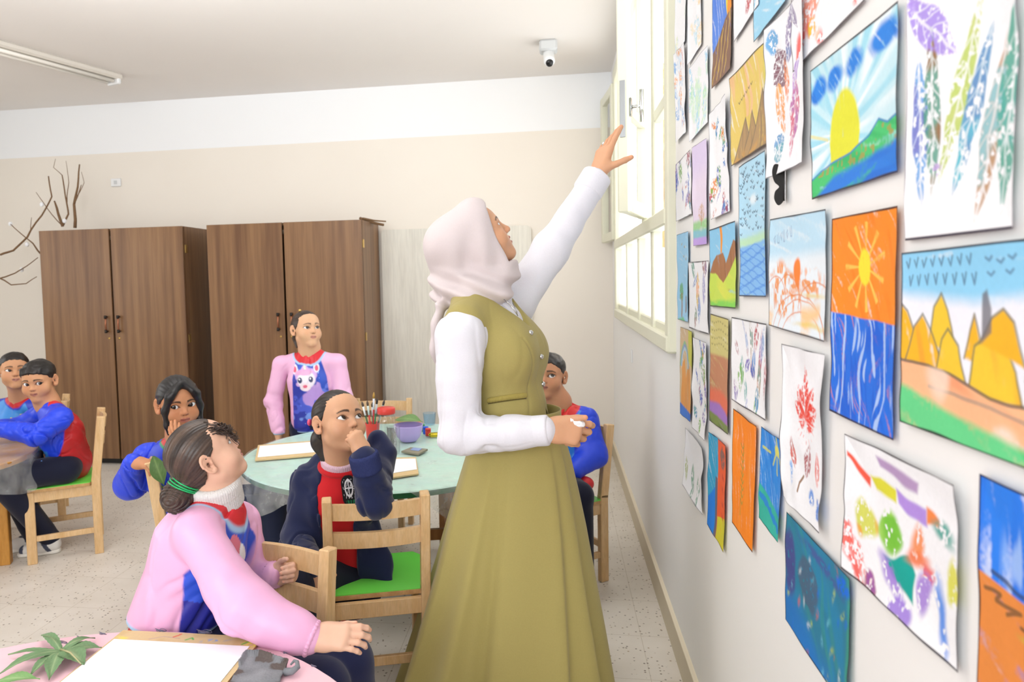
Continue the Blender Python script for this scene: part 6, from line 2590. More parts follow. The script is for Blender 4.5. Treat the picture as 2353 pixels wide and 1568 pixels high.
def boy_red_back():
    hd = head_at((0, .40, -.14), 73, 897, 3.19, (.24, -.96, -.08), .205, up=(-.06, 0, 1), eye_open=.034)
    nb, chest = at(108, 925, 3.30), at(140, 995, 3.28)
    pelvis = at(162, 1088, 3.34)
    pelvis[2] = .475
    f = nrm(V3(-.90, -.42, -.10))
    armL = [at(140, 962, 3.18), at(84, 1000, 3.06), at(-8, 985, 3.00)]
    armR = [at(100, 950, 3.42), at(40, 985, 3.36), at(-30, 985, 3.2)]
    legL = [at(150, 1105, 3.24), at(2, 1146, 3.02), at(112, 1212, 3.26)]
    legR = [at(140, 1095, 3.38), at(10, 1110, 3.2), at(75, 1215, 3.30)]
    for l in (legL, legR):
        l[0][2], l[1][2] = .455, .46
        l[2][2] = .085
    b = body_of('boy in a blue-sleeved smock with red back, sitting with arms on the table', hd, nb, chest, pelvis, f, [armR, armL], [legR, legL], [dict(wrist=armL[2], fwd=V3(-1, -.1, -.1), nor=V3(0, 0, -1), thumb_side=-1, size=.125), dict(wrist=armR[2], fwd=V3(-1, -.3, -.1), nor=V3(0, 0, -1), thumb_side=1, size=.125)], '#cf9a72', '#a9695c', '#2c1e17', .003, eyes=(-.50, .85, .05))
    spine = nrm(chest - pelvis)
    side = np.cross(f, spine)

    def art(x, z, hn):
        C = np.tile(lin('#3a86dc'), (len(x), 1))
        return C
    S = top_sdf(nb, chest, pelvis, f, [armR, armL], .116, .126, (.056, .054, .042), .86, .052, amp=.007, seed=15, freq=50)
    S.disp(creases(.004, 11, f, 4), None, None)

    def col(v):
        C = np.tile(lin('#2447e2'), (len(v), 1))
        q = v - chest
        x, y, z = q @ side, q @ f, q @ spine
        da = np.minimum(chain_d(v, armL), chain_d(v, armR))
        dax = np.minimum(seg_d(v, nb, chest)[0], seg_d(v, chest, pelvis - spine * .1)[0])

        def put(m, c):
            m = np.clip(m, 0, 1)[:, None]
            C[:] = C * (1 - m) + lin(c) * m
        trunk = np.minimum(.15 - dax, np.where(z < -.02, 9, da - .050))
        lim = np.interp(z, [-.20, -.12, -.06, .0, .06, .12], [.085, .055, .0, -.03, -.045, -.04])
        put(sst(-.004, .004, np.minimum(trunk, lim - y)), '#c0262c')
        put(sst(-.004, .004, np.minimum(np.minimum(trunk, y - .055), -.035 - z)), '#3b8ade')
        dn, _ = seg_d(v, nb - spine * .02, nb + spine * .1)
        put(sst(.004, -.004, np.minimum(dn - .092, 9)) * (y < .03), '#d93034')
        # printed smiling face patch on the lower front
        m = (y > .045) & (z < -.05)
        put(m * (np.hypot((y - .105) / .028, (z + .10) / .035) < 1), '#d9a883')
        put(m * (np.hypot((y - .105) / .02, (z + .125) / .008) < 1), '#f2efe8')
        put(m * (np.hypot((y - .10) / .03, (z + .062) / .012) < 1), '#3a2a22')
        return C
    S.build('smock', .004, M['nylon'], b, col)
    ax = nrm(head_pt(hd, (0, -.1, -.25)) - nb)
    collar('shirt_collar', b, nb + ax * .006, ax, .050, .008, M['cloth'], '#23202c', .003, height=.010)
    # apron-like hem flap over the thigh
    short_hair(hd, b, '#14100f', '#2a2321', .062, .03)
    trousers(b, pelvis, [legR, legL], '#14182e', .006, (.074, .066, .050), 9)
    for l in (legL, legR):
        shoe(b, l[2], l[2] + V3(-.9, -.45, 0), '#e6e4e0', '#efece4', '#4a5064')
    S = SDF().cap(at(96, 1070, 3.14), at(38, 1092, 3.06), .012, .005, .01, flat=(V3(0, 0, 1), 2.2))
    S.build('smock_flap', .004, M['nylon'], b, lin('#7fb2e8'))


boy_red_back()


def letters(b, origin, xdir, zdir, ydir, h):
    """raised yellow lettering on the smock"""
    def bar(pts, w):
        mb = MB()
        P = [origin + xdir * x * h + zdir * z * h for x, z in pts]
        for i in range(len(P) - 1):
            mb.bar(P[i], P[i + 1], w * h, .004, ydir, .0008)
        return mb
    for pts in ([[(-.05, .92), (.55, 1.0)], [(.25, .95), (.20, .10)]], [[(.62, .05), (.90, .85), (1.18, .05)], [(.74, .35), (1.08, .35)]], [[(1.30, 1.0), (1.58, .50), (1.90, .98)], [(1.58, .50), (1.52, -.05)]]):
        mb = MB()
        for p in pts:
            t = bar(p, .24)
            for v in t.v:
                pass
            off = 0
            for v in t.v:
                mb.v.append(v)
            for fc in t.f:
                mb.f.append([k + mb.n for k in fc])
            mb.m += t.m
            mb.n += t.n
        mb.build('letter', M['yellow_print'], b)


M['yellow_print'] = mat_plain('yellow_print', '#e9d23a', 0.5, 0.03)


def boy_behind():
    hd = head_at((0, .40, -.14), 36, 862, 3.62, (.68, -.72, .14), .212, up=(0, 0, 1), eye_open=.026)
    nb, chest = at(48, 909, 3.76), at(40, 975, 3.76)
    pelvis = V3(chest[0], 3.80, .47)
    f = nrm(V3(.60, -.80, .0))
    armL = [at(100, 938, 3.74), at(110, 1000, 3.66), at(60, 1010, 3.5)]
    armR = [at(-20, 940, 3.74), at(-30, 1000, 3.6), at(10, 1010, 3.45)]
    cc, cf = CHAIRS['F']
    legR = [pelvis + V3(-.06, -.08, -.02), pelvis + V3(-.10, -.36, -.01), pelvis + V3(-.1, -.36, -.40)]
    legL = [pelvis + V3(.06, -.08, -.02), pelvis + V3(.06, -.36, -.01), pelvis + V3(.06, -.36, -.40)]
    b = body_of('boy in a light-blue-fronted smock with yellow letters, at the far left edge', hd, nb, chest, pelvis, f, [armR, armL], [legR, legL], [dict(wrist=armR[2], fwd=V3(.3, -1, -.1), nor=V3(0, 0, -1), thumb_side=-1, size=.125), dict(wrist=armL[2], fwd=V3(-.3, -1, -.1), nor=V3(0, 0, -1), thumb_side=1, size=.125)], '#cf9b74', '#b0766a', '#4a3428', .0034, eyes=(-.40, .9, .16))
    spine = nrm(chest - pelvis)
    side = np.cross(f, spine)
    S = top_sdf(nb, chest, pelvis, f, [armR, armL], .112, .120, (.052, .052, .040), .78, .050, amp=.005, seed=18)
    S.build('smock', .0045, M['nylon'], b, smock_colors(nb, chest, pelvis, f, [armR, armL], '#2b3fc0', '#3f8fdc', '#2b3fc0', '#c4272c', '#2b3fc0', (.06, .090), half=(.125, .10, .075), trim_w=.006))
    ax = nrm(head_pt(hd, (0, -.1, -.25)) - nb)
    collar('shirt_collar', b, nb + ax * .004, ax, .050, .009, M['cloth'], '#1c2140', .0035, height=.010)
    letters(b, chest + side * -.070 + f * .092 + spine * .006, side, spine, f, .058)
    short_hair(hd, b, '#181311', '#2b2421', .035, .0, .004)
    trousers(b, pelvis, [legR, legL], '#161b33', .008)


boy_behind()


def boy_right():
    hd = head_at((-.352, -.03, -.02), 1296, 868, 3.20, (-.22, -.94, .16), .203, up=(.02, 0, 1), eye_open=.034)
    nb, chest = at(1283, 925, 3.22), at(1287, 1000, 3.22)
    pelvis = V3(-.02, 3.24, .475)
    f = nrm(V3(-.35, -.93, 0))
    armL = [at(1346, 965, 3.22), at(1364, 1046, 3.16), at(1320, 1082, 3.06)]
    armR = [at(1228, 965, 3.24), at(1215, 1046, 3.2), at(1240, 1090, 3.06)]
    legL = [V3(.01, 3.17, .455), V3(-.10, 2.93, .46), at(1340, 1255, 2.98)]
    legL[1] = at(1330, 1150, 2.96)
    legL[1][2] = .46
    legL[2][2] = .075
    legR = [V3(-.10, 3.2, .455), V3(-.24, 2.97, .46), V3(-.22, 2.98, .075)]
    b = body_of('boy in a blue smock with red neck band, peeking past the olive skirt', hd, nb, chest, pelvis, f, [armR, armL], [legR, legL], [dict(wrist=armL[2], fwd=V3(-.8, -.3, -.2), nor=V3(0, 0, -1), thumb_side=-1, size=.12), dict(wrist=armR[2], fwd=V3(.3, -.8, -.2), nor=V3(0, 0, -1), thumb_side=-1, size=.12)], '#bf8a68', '#96605a', '#2a1c16', .0032, eyes=(-.30, .85, .36))
    spine = nrm(chest - pelvis)
    S = top_sdf(nb, chest, pelvis, f, [armR, armL], .112, .122, (.054, .058, .042), .80, .052, amp=.007, seed=21, freq=50)
    S.build('smock', .0042, M['nylon'], b, smock_colors(nb, chest, pelvis, f, [armR, armL], '#2647dc', '#3d94e2', '#2647dc', '#d9302f', '#2647dc', (.06, .104), half=(.118, .092, .080), trim_w=.004))
    ax = nrm(head_pt(hd, (0, -.1, -.25)) - nb)
    collar('shirt_collar', b, nb + ax * .004, ax, .048, .008, M['cloth'], '#20264a', .0032, height=.008)
    S = SDF().ell(at(1347, 1112, 3.06), (.032, .028, .026), None, 0).cap(at(1347, 1112, 3.06), at(1325, 1100, 3.1), .024, .024, .02)
    S.build('smock_hem', .004, M['nylon'], b, lin('#c9282c'))
    short_hair(hd, b, '#15100f', '#2b2320', .042, .0)
    trousers(b, pelvis, [legR, legL], '#12152a', .006)
    for l in (legL, legR):
        shoe(b, l[2], l[2] + V3(-.2, -1, 0), '#23232a', '#e8e4dc', '#d8d6d2')


boy_right()
# ---------------------------------------------------------------- the teacher
OLIVE = '#ab9e60'


def teacher():
    hd = head_at((0, .27, -.48), 1180, 586, 2.22, (.80, .20, .57), .215, mouth=.022, eye_open=.026, kid=False)
    f = nrm(V3(.94, -.34, 0))
    up = V3(0, 0, 1)
    side = np.cross(f, up)                              # her right, towards the camera
    nb = at(1100, 672, 2.21)
    chest, waist, hip = at(1138, 795, 2.20), at(1166, 945, 2.20), at(1186, 1045, 2.20)
    armR = [at(1058, 765, 2.04), at(1054, 1003, 2.01), at(1246, 990, 1.97)]
    armL = [at(1180, 700, 2.37), at(1268, 572, 2.42), at(1366, 414, 2.50)]
    base = V3(hip[0] - .02, 2.20, 0)
    legR = [V3(hip[0], 2.12, .75), V3(base[0], 2.12, .42), V3(base[0] - .02, 2.12, .08)]
    legL = [V3(hip[0], 2.30, .75), V3(base[0], 2.30, .42), V3(base[0] - .02, 2.30, .08)]
    wL = at(1374, 402, 2.505)
    hands = [dict(wrist=at(1254, 988, 1.97), fwd=V3(.96, .16, -.12), nor=V3(.05, .92, -.42), thumb_side=1, size=.178, curls=[(16, 42, 34), (34, 62, 40), (48, 72, 42), (58, 76, 42)], spread=3, thumb=V3(.96, -.10, .26), thumb_curl=10),
             dict(wrist=wL, fwd=at(1404, 300, 2.53) - wL, nor=V3(.75, .62, -.15), thumb_side=-1, size=.182, curls=[(2, 6, 4), (10, 10, 8), (16, 14, 10), (20, 16, 10)], spread=5, thumb=V3(.88, -.25, .28), thumb_curl=8)]
    b = body_of('woman in pale hijab and olive vest and skirt, reaching up to the window', hd, nb, chest, hip, f, [armR, armL], [legR, legL], hands, '#d8a480', '#b4645c', '#2a1a14', .0026, False, eyes=(-.1, .85, .35))
    # white shirt: trunk and sleeves
    S = SDF()
    S.cap(nb, chest, .075, .128, .04, flat=(f, .80))
    S.cap(chest, waist, .128, .112, .05, flat=(f, .84))
    S.cap(nb + side * .03 - up * .03, armR[0] - up * .01, .045, .066, .04)
    S.cap(nb - side * .03, armL[0], .055, .066, .04)
    S.chain([armR[0] - up * .012, armR[0] * .5 + armR[1] * .5, armR[1]], [.076, .066, .056], .02)
    S.chain([armR[1], armR[1] * .5 + armR[2] * .5, armR[2]], [.057, .053, .042], .02)
    S.chain([armL[0], armL[1], armL[2]], [.070, .060, .046], .03)
    for (p, d, am, fr, R) in ((armR[1], nrm(nrm(armR[1] - armR[0]) + nrm(armR[2] - armR[1])), .010, 60, .13), (armR[0] * .45 + armR[1] * .55, nrm(armR[1] - armR[0]), .0085, 44, .16), (armR[1] * .45 + armR[2] * .55, nrm(armR[2] - armR[1]), .009, 52, .15), (armL[1], nrm(armL[1] - armL[0]), .0065, 46, .16), (armL[0], nrm(armL[1] - armL[0]), .005, 48, .12), (armL[1] * .4 + armL[2] * .6, nrm(armL[2] - armL[1]), .004, 46, .13)):
        w = wrinkles(am, fr, d, fr)
        S.disp(lambda P, w=w, p=p, R=R: w(P) * np.clip(1 - np.linalg.norm(P - p, axis=-1) / R, 0, 1), p - R, p + R)
    S.disp(creases(.006, 10, armR[1] - armR[0], 2))
    sh = S.build('shirt', .0036, M['creased'], b, lin('#e6e6ee'))
    d = nrm(armR[2] - armR[1])
    collar('cuff', b, armR[2] - d * .012, d, .036, .0075, M['cloth'], '#e8e8f0', .003, height=.024)
    d = nrm(armL[2] - armL[1])
    collar('cuff', b, armL[2] - d * .016, d, .044, .0085, M['cloth'], '#e8e8f0', .003, height=.030)
    # olive vest
    S = SDF()
    S.cap(nb - up * .025, chest, .088, .138, .04, flat=(f, .82))
    S.cap(nb - up * .030 + side * .02, armR[0] + up * .030 - side * .030, .066, .062, .05)
    S.cap(nb - up * .035 - side * .02, armL[0] - up * .01 + side * .02, .060, .050, .05)
    S.cap(chest, waist, .138, .126, .05, flat=(f, .88))
    S.cap(waist, waist - up * .04 + f * .004, .126, .140, .05, flat=(f, .90))
    for s in (-1, 1):
        S.ell(chest - up * .025 + f * .078 + side * s * .062, (.072, .072, .078), None, .06)
    # armholes
    a0, a1 = armR[0], armR[0] * .45 + armR[1] * .55
    S.cap(a0 + side * .062 - up * .012, a1 + side * .06, .084, .080, .008, 's')
    a0, a1 = armL[0], armL[1]
    S.cap(a0 - side * .015, a1, .078, .075, .008, 's')
    zt, zv = at(1150, 672, 2.2)[2], at(1212, 752, 2.1)[2]

    def vneck(P):
        q = P - chest
        x, y, z = q @ side, q @ f, P[..., 2]
        half = .088 * (z - zv) / (zt - zv)
        return np.maximum((np.abs(x - .004) - half) * .75, -.0 - y)
    S.op(vneck, chest - .5, chest + .5, .006, 's')
    zb = at(1170, 968, 2.2)[2]

    def hem(P):
        q = P - waist
        x, y = q @ side, q @ f
        pt = .060 * np.clip((y - .06) / .06, 0, 1) * np.clip(1 - np.abs(x - .035) / .05, 0, 1)
        notch = .075 * np.clip((y - .05) / .06, 0, 1) * np.clip(1 - np.abs(x + .02) / .045, 0, 1)
        return (zb - pt + notch * .6) - P[..., 2]
    S.op(hem, V3(-9, -9, -9), V3(9, 9, 9), .005, 'i')
    # seams and placket step
    def seam(P):
        q = P - chest
        x, y = q @ side, q @ f
        z = P[..., 2]
        t = np.clip((chest[2] + .03 - z) / .25, 0, 1)
        cx = .085 - .03 * np.sin(np.pi * np.clip(t * .8, 0, 1))
        return .0022 * np.exp(-((x - cx) / .004) ** 2) * (y > .02) * (z < chest[2] + .035) + .003 * sst(.012, .008, np.abs(x + .012) ) * 0 - .0022 * sst(-.034, -.040, x) * (y > .03) * -1.0 * sst(zv + .02, zv - .02, z)
    S.disp(seam)
    S.disp(creases(.0022, 7, up, 6))
    vest = S.build('vest', .0034, M['cloth'], b, lin(OLIVE))
    vs = S

    def surface(px, py, Y0, obj_sdf=vs):
        o = V3(0, 0, CAM_H)
        r = nrm(_ray(px, py))
        t = Y0 / r[1]
        for _ in range(60):
            p = o + r * t
            dd = float(obj_sdf.eval(p[None, None, :])[0, 0])
            t += dd * .8
            if abs(dd) < .0004:
                break
        return o + r * t
    for (x, y) in ((1219, 765), (1243, 820), (1247, 883)):
        c = surface(x, y, 1.9)
        S2 = SDF().ell(c, (.0085, .0085, .0085), None, 0)
        S2.build('button', .0018, M['chrome'], vest)
    p0, p1 = surface(1122, 921, 1.9), surface(1209, 909, 1.9)
    pm = surface(1166, 914, 1.9)
    q = [p0 * (1 - t) ** 2 + 2 * (2 * pm - .5 * (p0 + p1)) * t * (1 - t) + p1 * t * t for t in np.linspace(0, 1, 14)]
    S2 = SDF()
    for i in range(13):
        S2.cap(q[i], q[i + 1], .0085, .0085, .002, flat=(f, .5))
    S2.build('pocket_welt', .0024, M['cloth'], vest, lin('#a69750'))
    mb = MB().tube([p - up * .0085 + V3(0, -.0035, 0) for p in q], .0018, 6)
    n = sum(len(v) for v in mb.v)
    mb.build('pocket_slit', M['cloth'], vest, True, np.tile(lin('#5d5226'), (n, 1)))
    # thin necklace at the open collar
    c0 = at(1150, 690, 2.10)
    mb = MB().tube([at(1158, 688, 2.09), at(1172, 700, 2.075), at(1183, 715, 2.07), at(1190, 726, 2.08), at(1186, 712, 2.10), at(1178, 696, 2.12)], .0016, 6)
    mb.build('necklace', M['chrome'], b, True)
    # ring
    rg = wL + nrm(at(1388, 330, 2.53) - wL) * .104
    mb = MB().lathe([(.0105, -.003), (.0115, 0), (.0105, .003)], at(1391, 332, 2.54), 20, frame(nrm(V3(.2, 0, 1)), (0, 1, .1)))
    mb.build('ring', M['chrome'], b, True)
    # skirt: gathered cone of deep folds down to the floor
    rows = [(965, 1098, 1290), (1000, 1086, 1297), (1045, 1072, 1310), (1120, 1050, 1327), (1200, 1027, 1343), (1300, 1000, 1360), (1430, 960, 1383), (1568, 918, 1406), (1640, 896, 1416)]
    zs = [at(1180, r[0], 2.2)[2] for r in rows]
    xl = [at(r[1], r[0], 2.2)[0] for r in rows]
    xr = [at(r[2], r[0], 2.2)[0] for r in rows]
    zs.append(.012)
    k = (zs[-1] - zs[-2]) / (zs[-2] - zs[-3])
    xl.append(xl[-1] + (xl[-1] - xl[-2]) * k)
    xr.append(xr[-1] + (xr[-1] - xr[-2]) * k)
    nz, nt = 150, 420
    Z = np.linspace(zs[0] + .035, zs[-1], nz)
    L = np.interp(-Z, [-z for z in zs], xl)
    Rr = np.interp(-Z, [-z for z in zs], xr)
    th = np.linspace(0, 2 * np.pi, nt, endpoint=False)
    grow = np.clip((zs[0] - Z) / (zs[0] - zs[-1]), 0, 1)
    # fold centres (angle from +x, clockwise towards the camera is negative y)
    folds = [(-.10, .20, 1.0), (-.52, .17, 1.1), (-.90, .16, 1.0), (-2.02, .15, 1.2), (-2.60, .22, 1.0), (3.0, .22, 1.0), (2.3, .25, 1.0), (1.6, .25, 1.0), (.95, .25, 1.0), (.45, .2, .9)]
    V = np.zeros((nz, nt, 3))
    for i in range(nz):
        cx, a = (L[i] + Rr[i]) / 2, (Rr[i] - L[i]) / 2
        bdep = a * .92
        g = grow[i]
        r = np.full(nt, 1.0 - .085 * g)
        for c, w, am in folds:
            sway = c + .04 * math.sin(3 * g + c * 5)
            dth = (th - sway + np.pi) % (2 * np.pi) - np.pi
            prof = np.where(dth < 0, np.exp(-(dth / (w * 1.15)) ** 2), np.exp(-(dth / (w * .42)) ** 2))
            r += .125 * am * g ** .75 * prof * (1.0 if c > -1.2 and c < .2 else 1.0)
        # the deep crease on the near side
        dth = (th + 1.80 - .02 * g + np.pi) % (2 * np.pi) - np.pi
        r -= .12 * g ** .6 * np.exp(-(dth / .10) ** 2)
        V[i, :, 0] = cx + a * r * np.cos(th)
        V[i, :, 1] = 2.20 + bdep * r * np.sin(th)
        V[i, :, 2] = Z[i]
    idx = np.arange(nz * nt).reshape(nz, nt)
    F = np.stack([idx[:-1], idx[1:], np.roll(idx, -1, 1)[1:], np.roll(idx, -1, 1)[:-1]], -1).reshape(-1, 4)
    sk = new_mesh('skirt', V.reshape(-1, 3), F, M['cloth'], b, True, np.tile(lin(OLIVE), (nz * nt, 1)))
    so = sk.modifiers.new('cloth_thickness', 'SOLIDIFY')
    so.thickness = .003
    for l in (legR, legL):
        shoe(b, l[2], l[2] + V3(1, -.2, 0), '#3a332b', '#2a2622', '#3a332b', .23)
    # hijab
    S = SDF()
    s, c, Mx = hd['s'], hd['c'], hd['M']
    E = lambda p, r, kk: S.ell(head_pt(hd, p), np.asarray(r, float) * s, Mx, kk)
    E((0, -.05, .13), (.425, .47, .43), 0)
    E((0, .17, .34), (.22, .15, .19), .05)
    E((0, -.42, .20), (.38, .36, .36), .05)
    E((0, -.04, -.22), (.415, .34, .34), .05)
    S.cap(at(1052, 572, 2.22), at(1058, 640, 2.22), .098, .098, .03)
    S.cap(at(1085, 640, 2.22), at(1112, 664, 2.20), .082, .078, .04)
    S.cap(head_pt(hd, (0, -.02, -.52)), at(1118, 660, 2.18), .066, .064, .04)
    S.chain([at(1024, 672, 2.24), at(1085, 676, 2.13), at(1145, 676, 2.14)], [.034, .036, .028], .035)
    S.chain([at(1024, 676, 2.26), at(1100, 672, 2.31), at(1150, 676, 2.26)], [.030, .04, .03], .035)
    # tail of the scarf down her back
    S.chain([at(1018, 690, 2.16), at(1000, 745, 2.15), at(999, 800, 2.16), at(1008, 836, 2.17)], [.020, .015, .016, .006], .02, flat=(f, .6))

    def opening(P):
        q = to_head(P, hd)
        lim = np.interp(q[..., 2], [-.60, -.48, -.108, .10, .30, .38], [.10, .085, .185, .245, .30, .36])
        xx = np.abs(q[..., 0])
        lim = lim + .10 * np.clip(.30 - xx, 0, .3) * 0
        e = np.maximum(lim - q[..., 1], np.maximum(q[..., 2] - .40, -.53 - q[..., 2]))
        return e * s * .8
    S.op(opening, c - .2, c + .2, .008, 's')
    lowz = at(1100, 640, 2.2)[2]

    def drape(P):
        z = P[..., 2]
        q = to_head(P, hd)
        neck = sst(lowz + .045, lowz - .01, z) * sst(lowz - .11, lowz - .06, z)
        n1 = noise(P, 6.0, 2.0)
        a = (P[..., 0] * .35 + z) * 105 + 3.0 * n1
        d1 = .0085 * np.sin(a) * neck
        b_ = (q[..., 1] * .9 - q[..., 2] * .75) * 13 + 2.2 * noise(P, 5.0, 8.0)
        side_ = sst(.22, .34, np.abs(q[..., 0]))
        d2 = .0048 * np.sin(b_) * (1 - neck) * sst(.42, -.1, q[..., 2])
        return d1 + d2
    S.disp(drape)
    S.build('hijab', .0032, M['hijab'], b, lin('#d8cdce'))
    return b, hands


M['hijab'] = mat_vc('hijab_crepe', 0.7, 0.03, 200, 0.04, spec=0.2, sheen=0.1)
teacher()
# the small crumpled white piece between her fingers
_c = at(1326, 972, 1.985)
_S = SDF().ell(_c, (.014, .012, .010), None, 0).ell(_c + V3(-.014, .0, .010), (.011, .010, .010), None, .006).ell(_c + V3(.012, -.002, -.004), (.010, .010, .008), None, .006)
_S.disp(lambda P: .002 * noise(P, 160))
tag(_S.build('paper_ball', .0016, M['paper']), 'small crumpled white piece pinched in the fingers of the woman in olive', 'paper')
# ---------------------------------------------------------------- things on the tables
def flat_quad_board(name, pts, z, th, mat, parent=None):
    """thin board or sheet lying at height z, corners given as (x, y)"""
    mb = MB().prism([(p[0], p[1]) for p in pts], z, z + th)
    return mb.build(name, mat, parent)


def plastic_sheet(cx, cy, r, z, hang, label, seed, rmax=None):
    """clear film over a round table; hang(theta) = how far it falls past the rim"""
    nt, nr = 220, 60
    th = np.linspace(0, 2 * np.pi, nt, endpoint=False)
    H = hang(th)
    V = np.zeros((nr, nt, 3))
    for i in range(nr):
        u = i / (nr - 1)
        s = u * (r + .006 + H)                       # arc length from the centre
        over = np.clip(s - r - .004, 0, None)
        rr = np.minimum(s, r + .004 + .012 * np.tanh(over * 30)) + .03 * np.clip(over, 0, .2) * (1 + np.sin(th * 23 + seed)) * 1.2
        zz = z + .0025 - over * .96
        P = np.stack([cx + rr * np.cos(th), cy + rr * np.sin(th), zz], 1)
        n = noise(P, 16, seed)
        P[:, 2] += np.where(over > 0, .004 * n, .0012 * (n + 1))
        P[:, 0] += np.where(over > 0, .012 * n * np.cos(th), 0)
        P[:, 1] += np.where(over > 0, .012 * n * np.sin(th), 0)
        V[i] = P
    idx = np.arange(nr * nt).reshape(nr, nt)
    F = np.stack([idx[:-1], idx[1:], np.roll(idx, -1, 1)[1:], np.roll(idx, -1, 1)[:-1]], -1).reshape(-1, 4)
    o = new_mesh('plastic_sheet', V.reshape(-1, 3), F, M['film'])
    tag(o, label, 'plastic sheet')
    return o


def _bump_(th, c, w, a):
    d = (th - math.radians(c) + np.pi) % (2 * np.pi) - np.pi
    return a * np.exp(-(d / math.radians(w)) ** 2)


plastic_sheet(TBX, TBY, TBR, TBZ, lambda t: -.02 + _bump_(t, 212, 22, .20) + _bump_(t, 240, 16, .11) + _bump_(t, 305, 12, .13) + _bump_(t, 322, 14, .10) + .02 * np.sin(t * 7), 'crumpled clear plastic over the mint table, hanging at its front corner', 1)
plastic_sheet(TLX, TLY, TLR, TLZ, lambda t: .04 + _bump_(t, 10, 40, .13) + .02 * np.sin(t * 5), 'clear plastic sheet hanging over the honey-coloured table at the left edge', 2)

ZT = TBZ + .006
# drawing boards with white paper
_q = [onz(593, 1026, ZT), onz(752, 1013, ZT), onz(745, 1047, ZT), onz(586, 1061, ZT)]
tag(flat_quad_board('drawing_board', _q, ZT, .006, M['card']), 'thin wooden drawing board under white paper on the left of the mint table', 'board')
_q = [onz(597, 1029, ZT), onz(752, 1016.5, ZT), onz(745, 1041, ZT), onz(592, 1055, ZT)]
tag(flat_quad_board('paper_sheet', _q, ZT + .0065, .0012, M['paper']), 'blank white paper on the left of the mint table, beside the girl in navy', 'paper')
_q = [onz(865, 1056, ZT), onz(956, 1054, ZT), onz(962, 1092, ZT), onz(880, 1104, ZT)]
tag(flat_quad_board('drawing_board', _q, ZT, .006, M['card']), 'thin wooden drawing board on the near edge of the mint table by her elbow', 'board')
_q = [onz(865, 1060, ZT), onz(955, 1058, ZT), onz(958, 1083, ZT), onz(878, 1096, ZT)]
tag(flat_quad_board('paper_sheet', _q, ZT + .0065, .0012, M['paper']), 'blank white paper on the near edge of the mint table beside the navy elbow', 'paper')
_q = [onz(1020, 1008, ZT), onz(1110, 1004, ZT), onz(1120, 1034, ZT), onz(1036, 1040, ZT)]
tag(flat_quad_board('paper_sheet', _q, ZT, .0018, M['paper']), 'white paper on the mint table just behind the bent white sleeve', 'paper')


def paint_cup():
    c = V3(-.900, 3.300, ZT)
    t = empty('brush_cup', c)
    MB().lathe([(.026, 0), (.028, .002), (.036, .085), (.037, .088), (.034, .088), (.026, .006), (0.001, .005)], c, 28).build('cup', M['red_plastic'], t, True)
    tag(t, 'small red cup holding paintbrushes on the mint table', 'cup')
    r = np.random.RandomState(4)
    spec = [(-.030, .004, '#e9edf0', '#1d5a38', '#4d4037'), (-.010, -.008, '#c9dbd8', '#c23a34', '#5d4a3b'), (.004, .006, '#dcdfe6', '#b5302f', '#b48a3c'), (.016, -.004, '#b9bec2', '#1f6a40', '#2a2320'), (.034, .006, '#9aa0a0', '#1d5535', '#37302b'), (-.002, .012, '#d5d8dc', '#35704d', '#3c332d')]
    lab = ['white-ferruled paintbrush leaning furthest left in the red cup', 'paintbrush with a pale green tip in the red cup', 'tallest paintbrush in the red cup, with a golden tip', 'paintbrush with red handle in the middle of the red cup', 'dark-tipped paintbrush leaning furthest right in the red cup', 'short paintbrush at the back of the red cup']
    for k, (dx, dy, fer, hnd, tip) in enumerate(spec):
        b0 = c + V3(dx * .25, dy * .5, .012)
        d = nrm(V3(dx * 1.4, dy * 1.4, .17))
        L = (.185, .19, .225, .20, .195, .175)[k]
        o = empty('paintbrush', b0)
        MB().tube([b0, b0 + d * L * .62], [.0028, .0042], 8).build('handle', mat_c(hnd), o, True)
        MB().tube([b0 + d * L * .62, b0 + d * L * .86], [.0044, .0052], 10).build('ferrule', mat_c(fer), o, True)
        MB().tube([b0 + d * L * .86, b0 + d * L * .93, b0 + d * L], [.005, .0062, .0012], 10).build('bristles', mat_c(tip), o, True)
        tag(o, lab[k], 'paintbrush', 'paintbrushes in the red cup')


_mc = {}


def mat_c(c, rough=.4):
    if c not in _mc:
        _mc[c] = mat_plain('paint_%s' % c[1:], c, rough, .03)
    return _mc[c]


M['red_plastic'] = mat_plain('red_plastic', '#d8433a', .35, .03)
paint_cup()


def jar():
    c = V3(-.785, 3.125, ZT)
    t = empty('jar', c)
    pr = [(.040, 0), (.044, .004), (.045, .02), (.045, .135), (.042, .150), (.036, .160), (.036, .172)]
    MB().lathe(pr + [(.034, .172), (.034, .160), (.040, .149), (.043, .134), (.043, .02), (.040, .006), (.001, .005)], c, 36).build('glass', M['bottle'], t, True)
    MB().lathe([(.040, .168), (.0415, .172), (.0415, .192), (.039, .196), (.001, .196)], c, 36).build('lid', M['red_plastic'], t, True)
    tag(t, 'clear plastic jar with a red lid on the mint table', 'jar')
    c = V3(-.738, 3.06, ZT)
    t = MB().lathe([(.026, 0), (.028, .003), (.030, .12), (.031, .122), (.029, .122), (.027, .008), (.001, .006)], c, 30).build('plastic_cup', M['bottle'], None, True)
    tag(t, 'clear straight plastic cup of water in front of the red-lidded jar', 'cup')


jar()
_c = V3(-.722, 3.305, ZT)
tag(MB().lathe([(.036, 0), (.040, .003), (.056, .022), (.066, .050), (.070, .076), (.071, .080), (.068, .080), (.063, .050), (.053, .024), (.036, .008), (.001, .007)], _c, 40).build('bowl', mat_plain('lilac_plastic', '#c3aeea', .35, .02), None, True), 'lilac plastic bowl on the mint table behind the red-lidded jar', 'bowl')


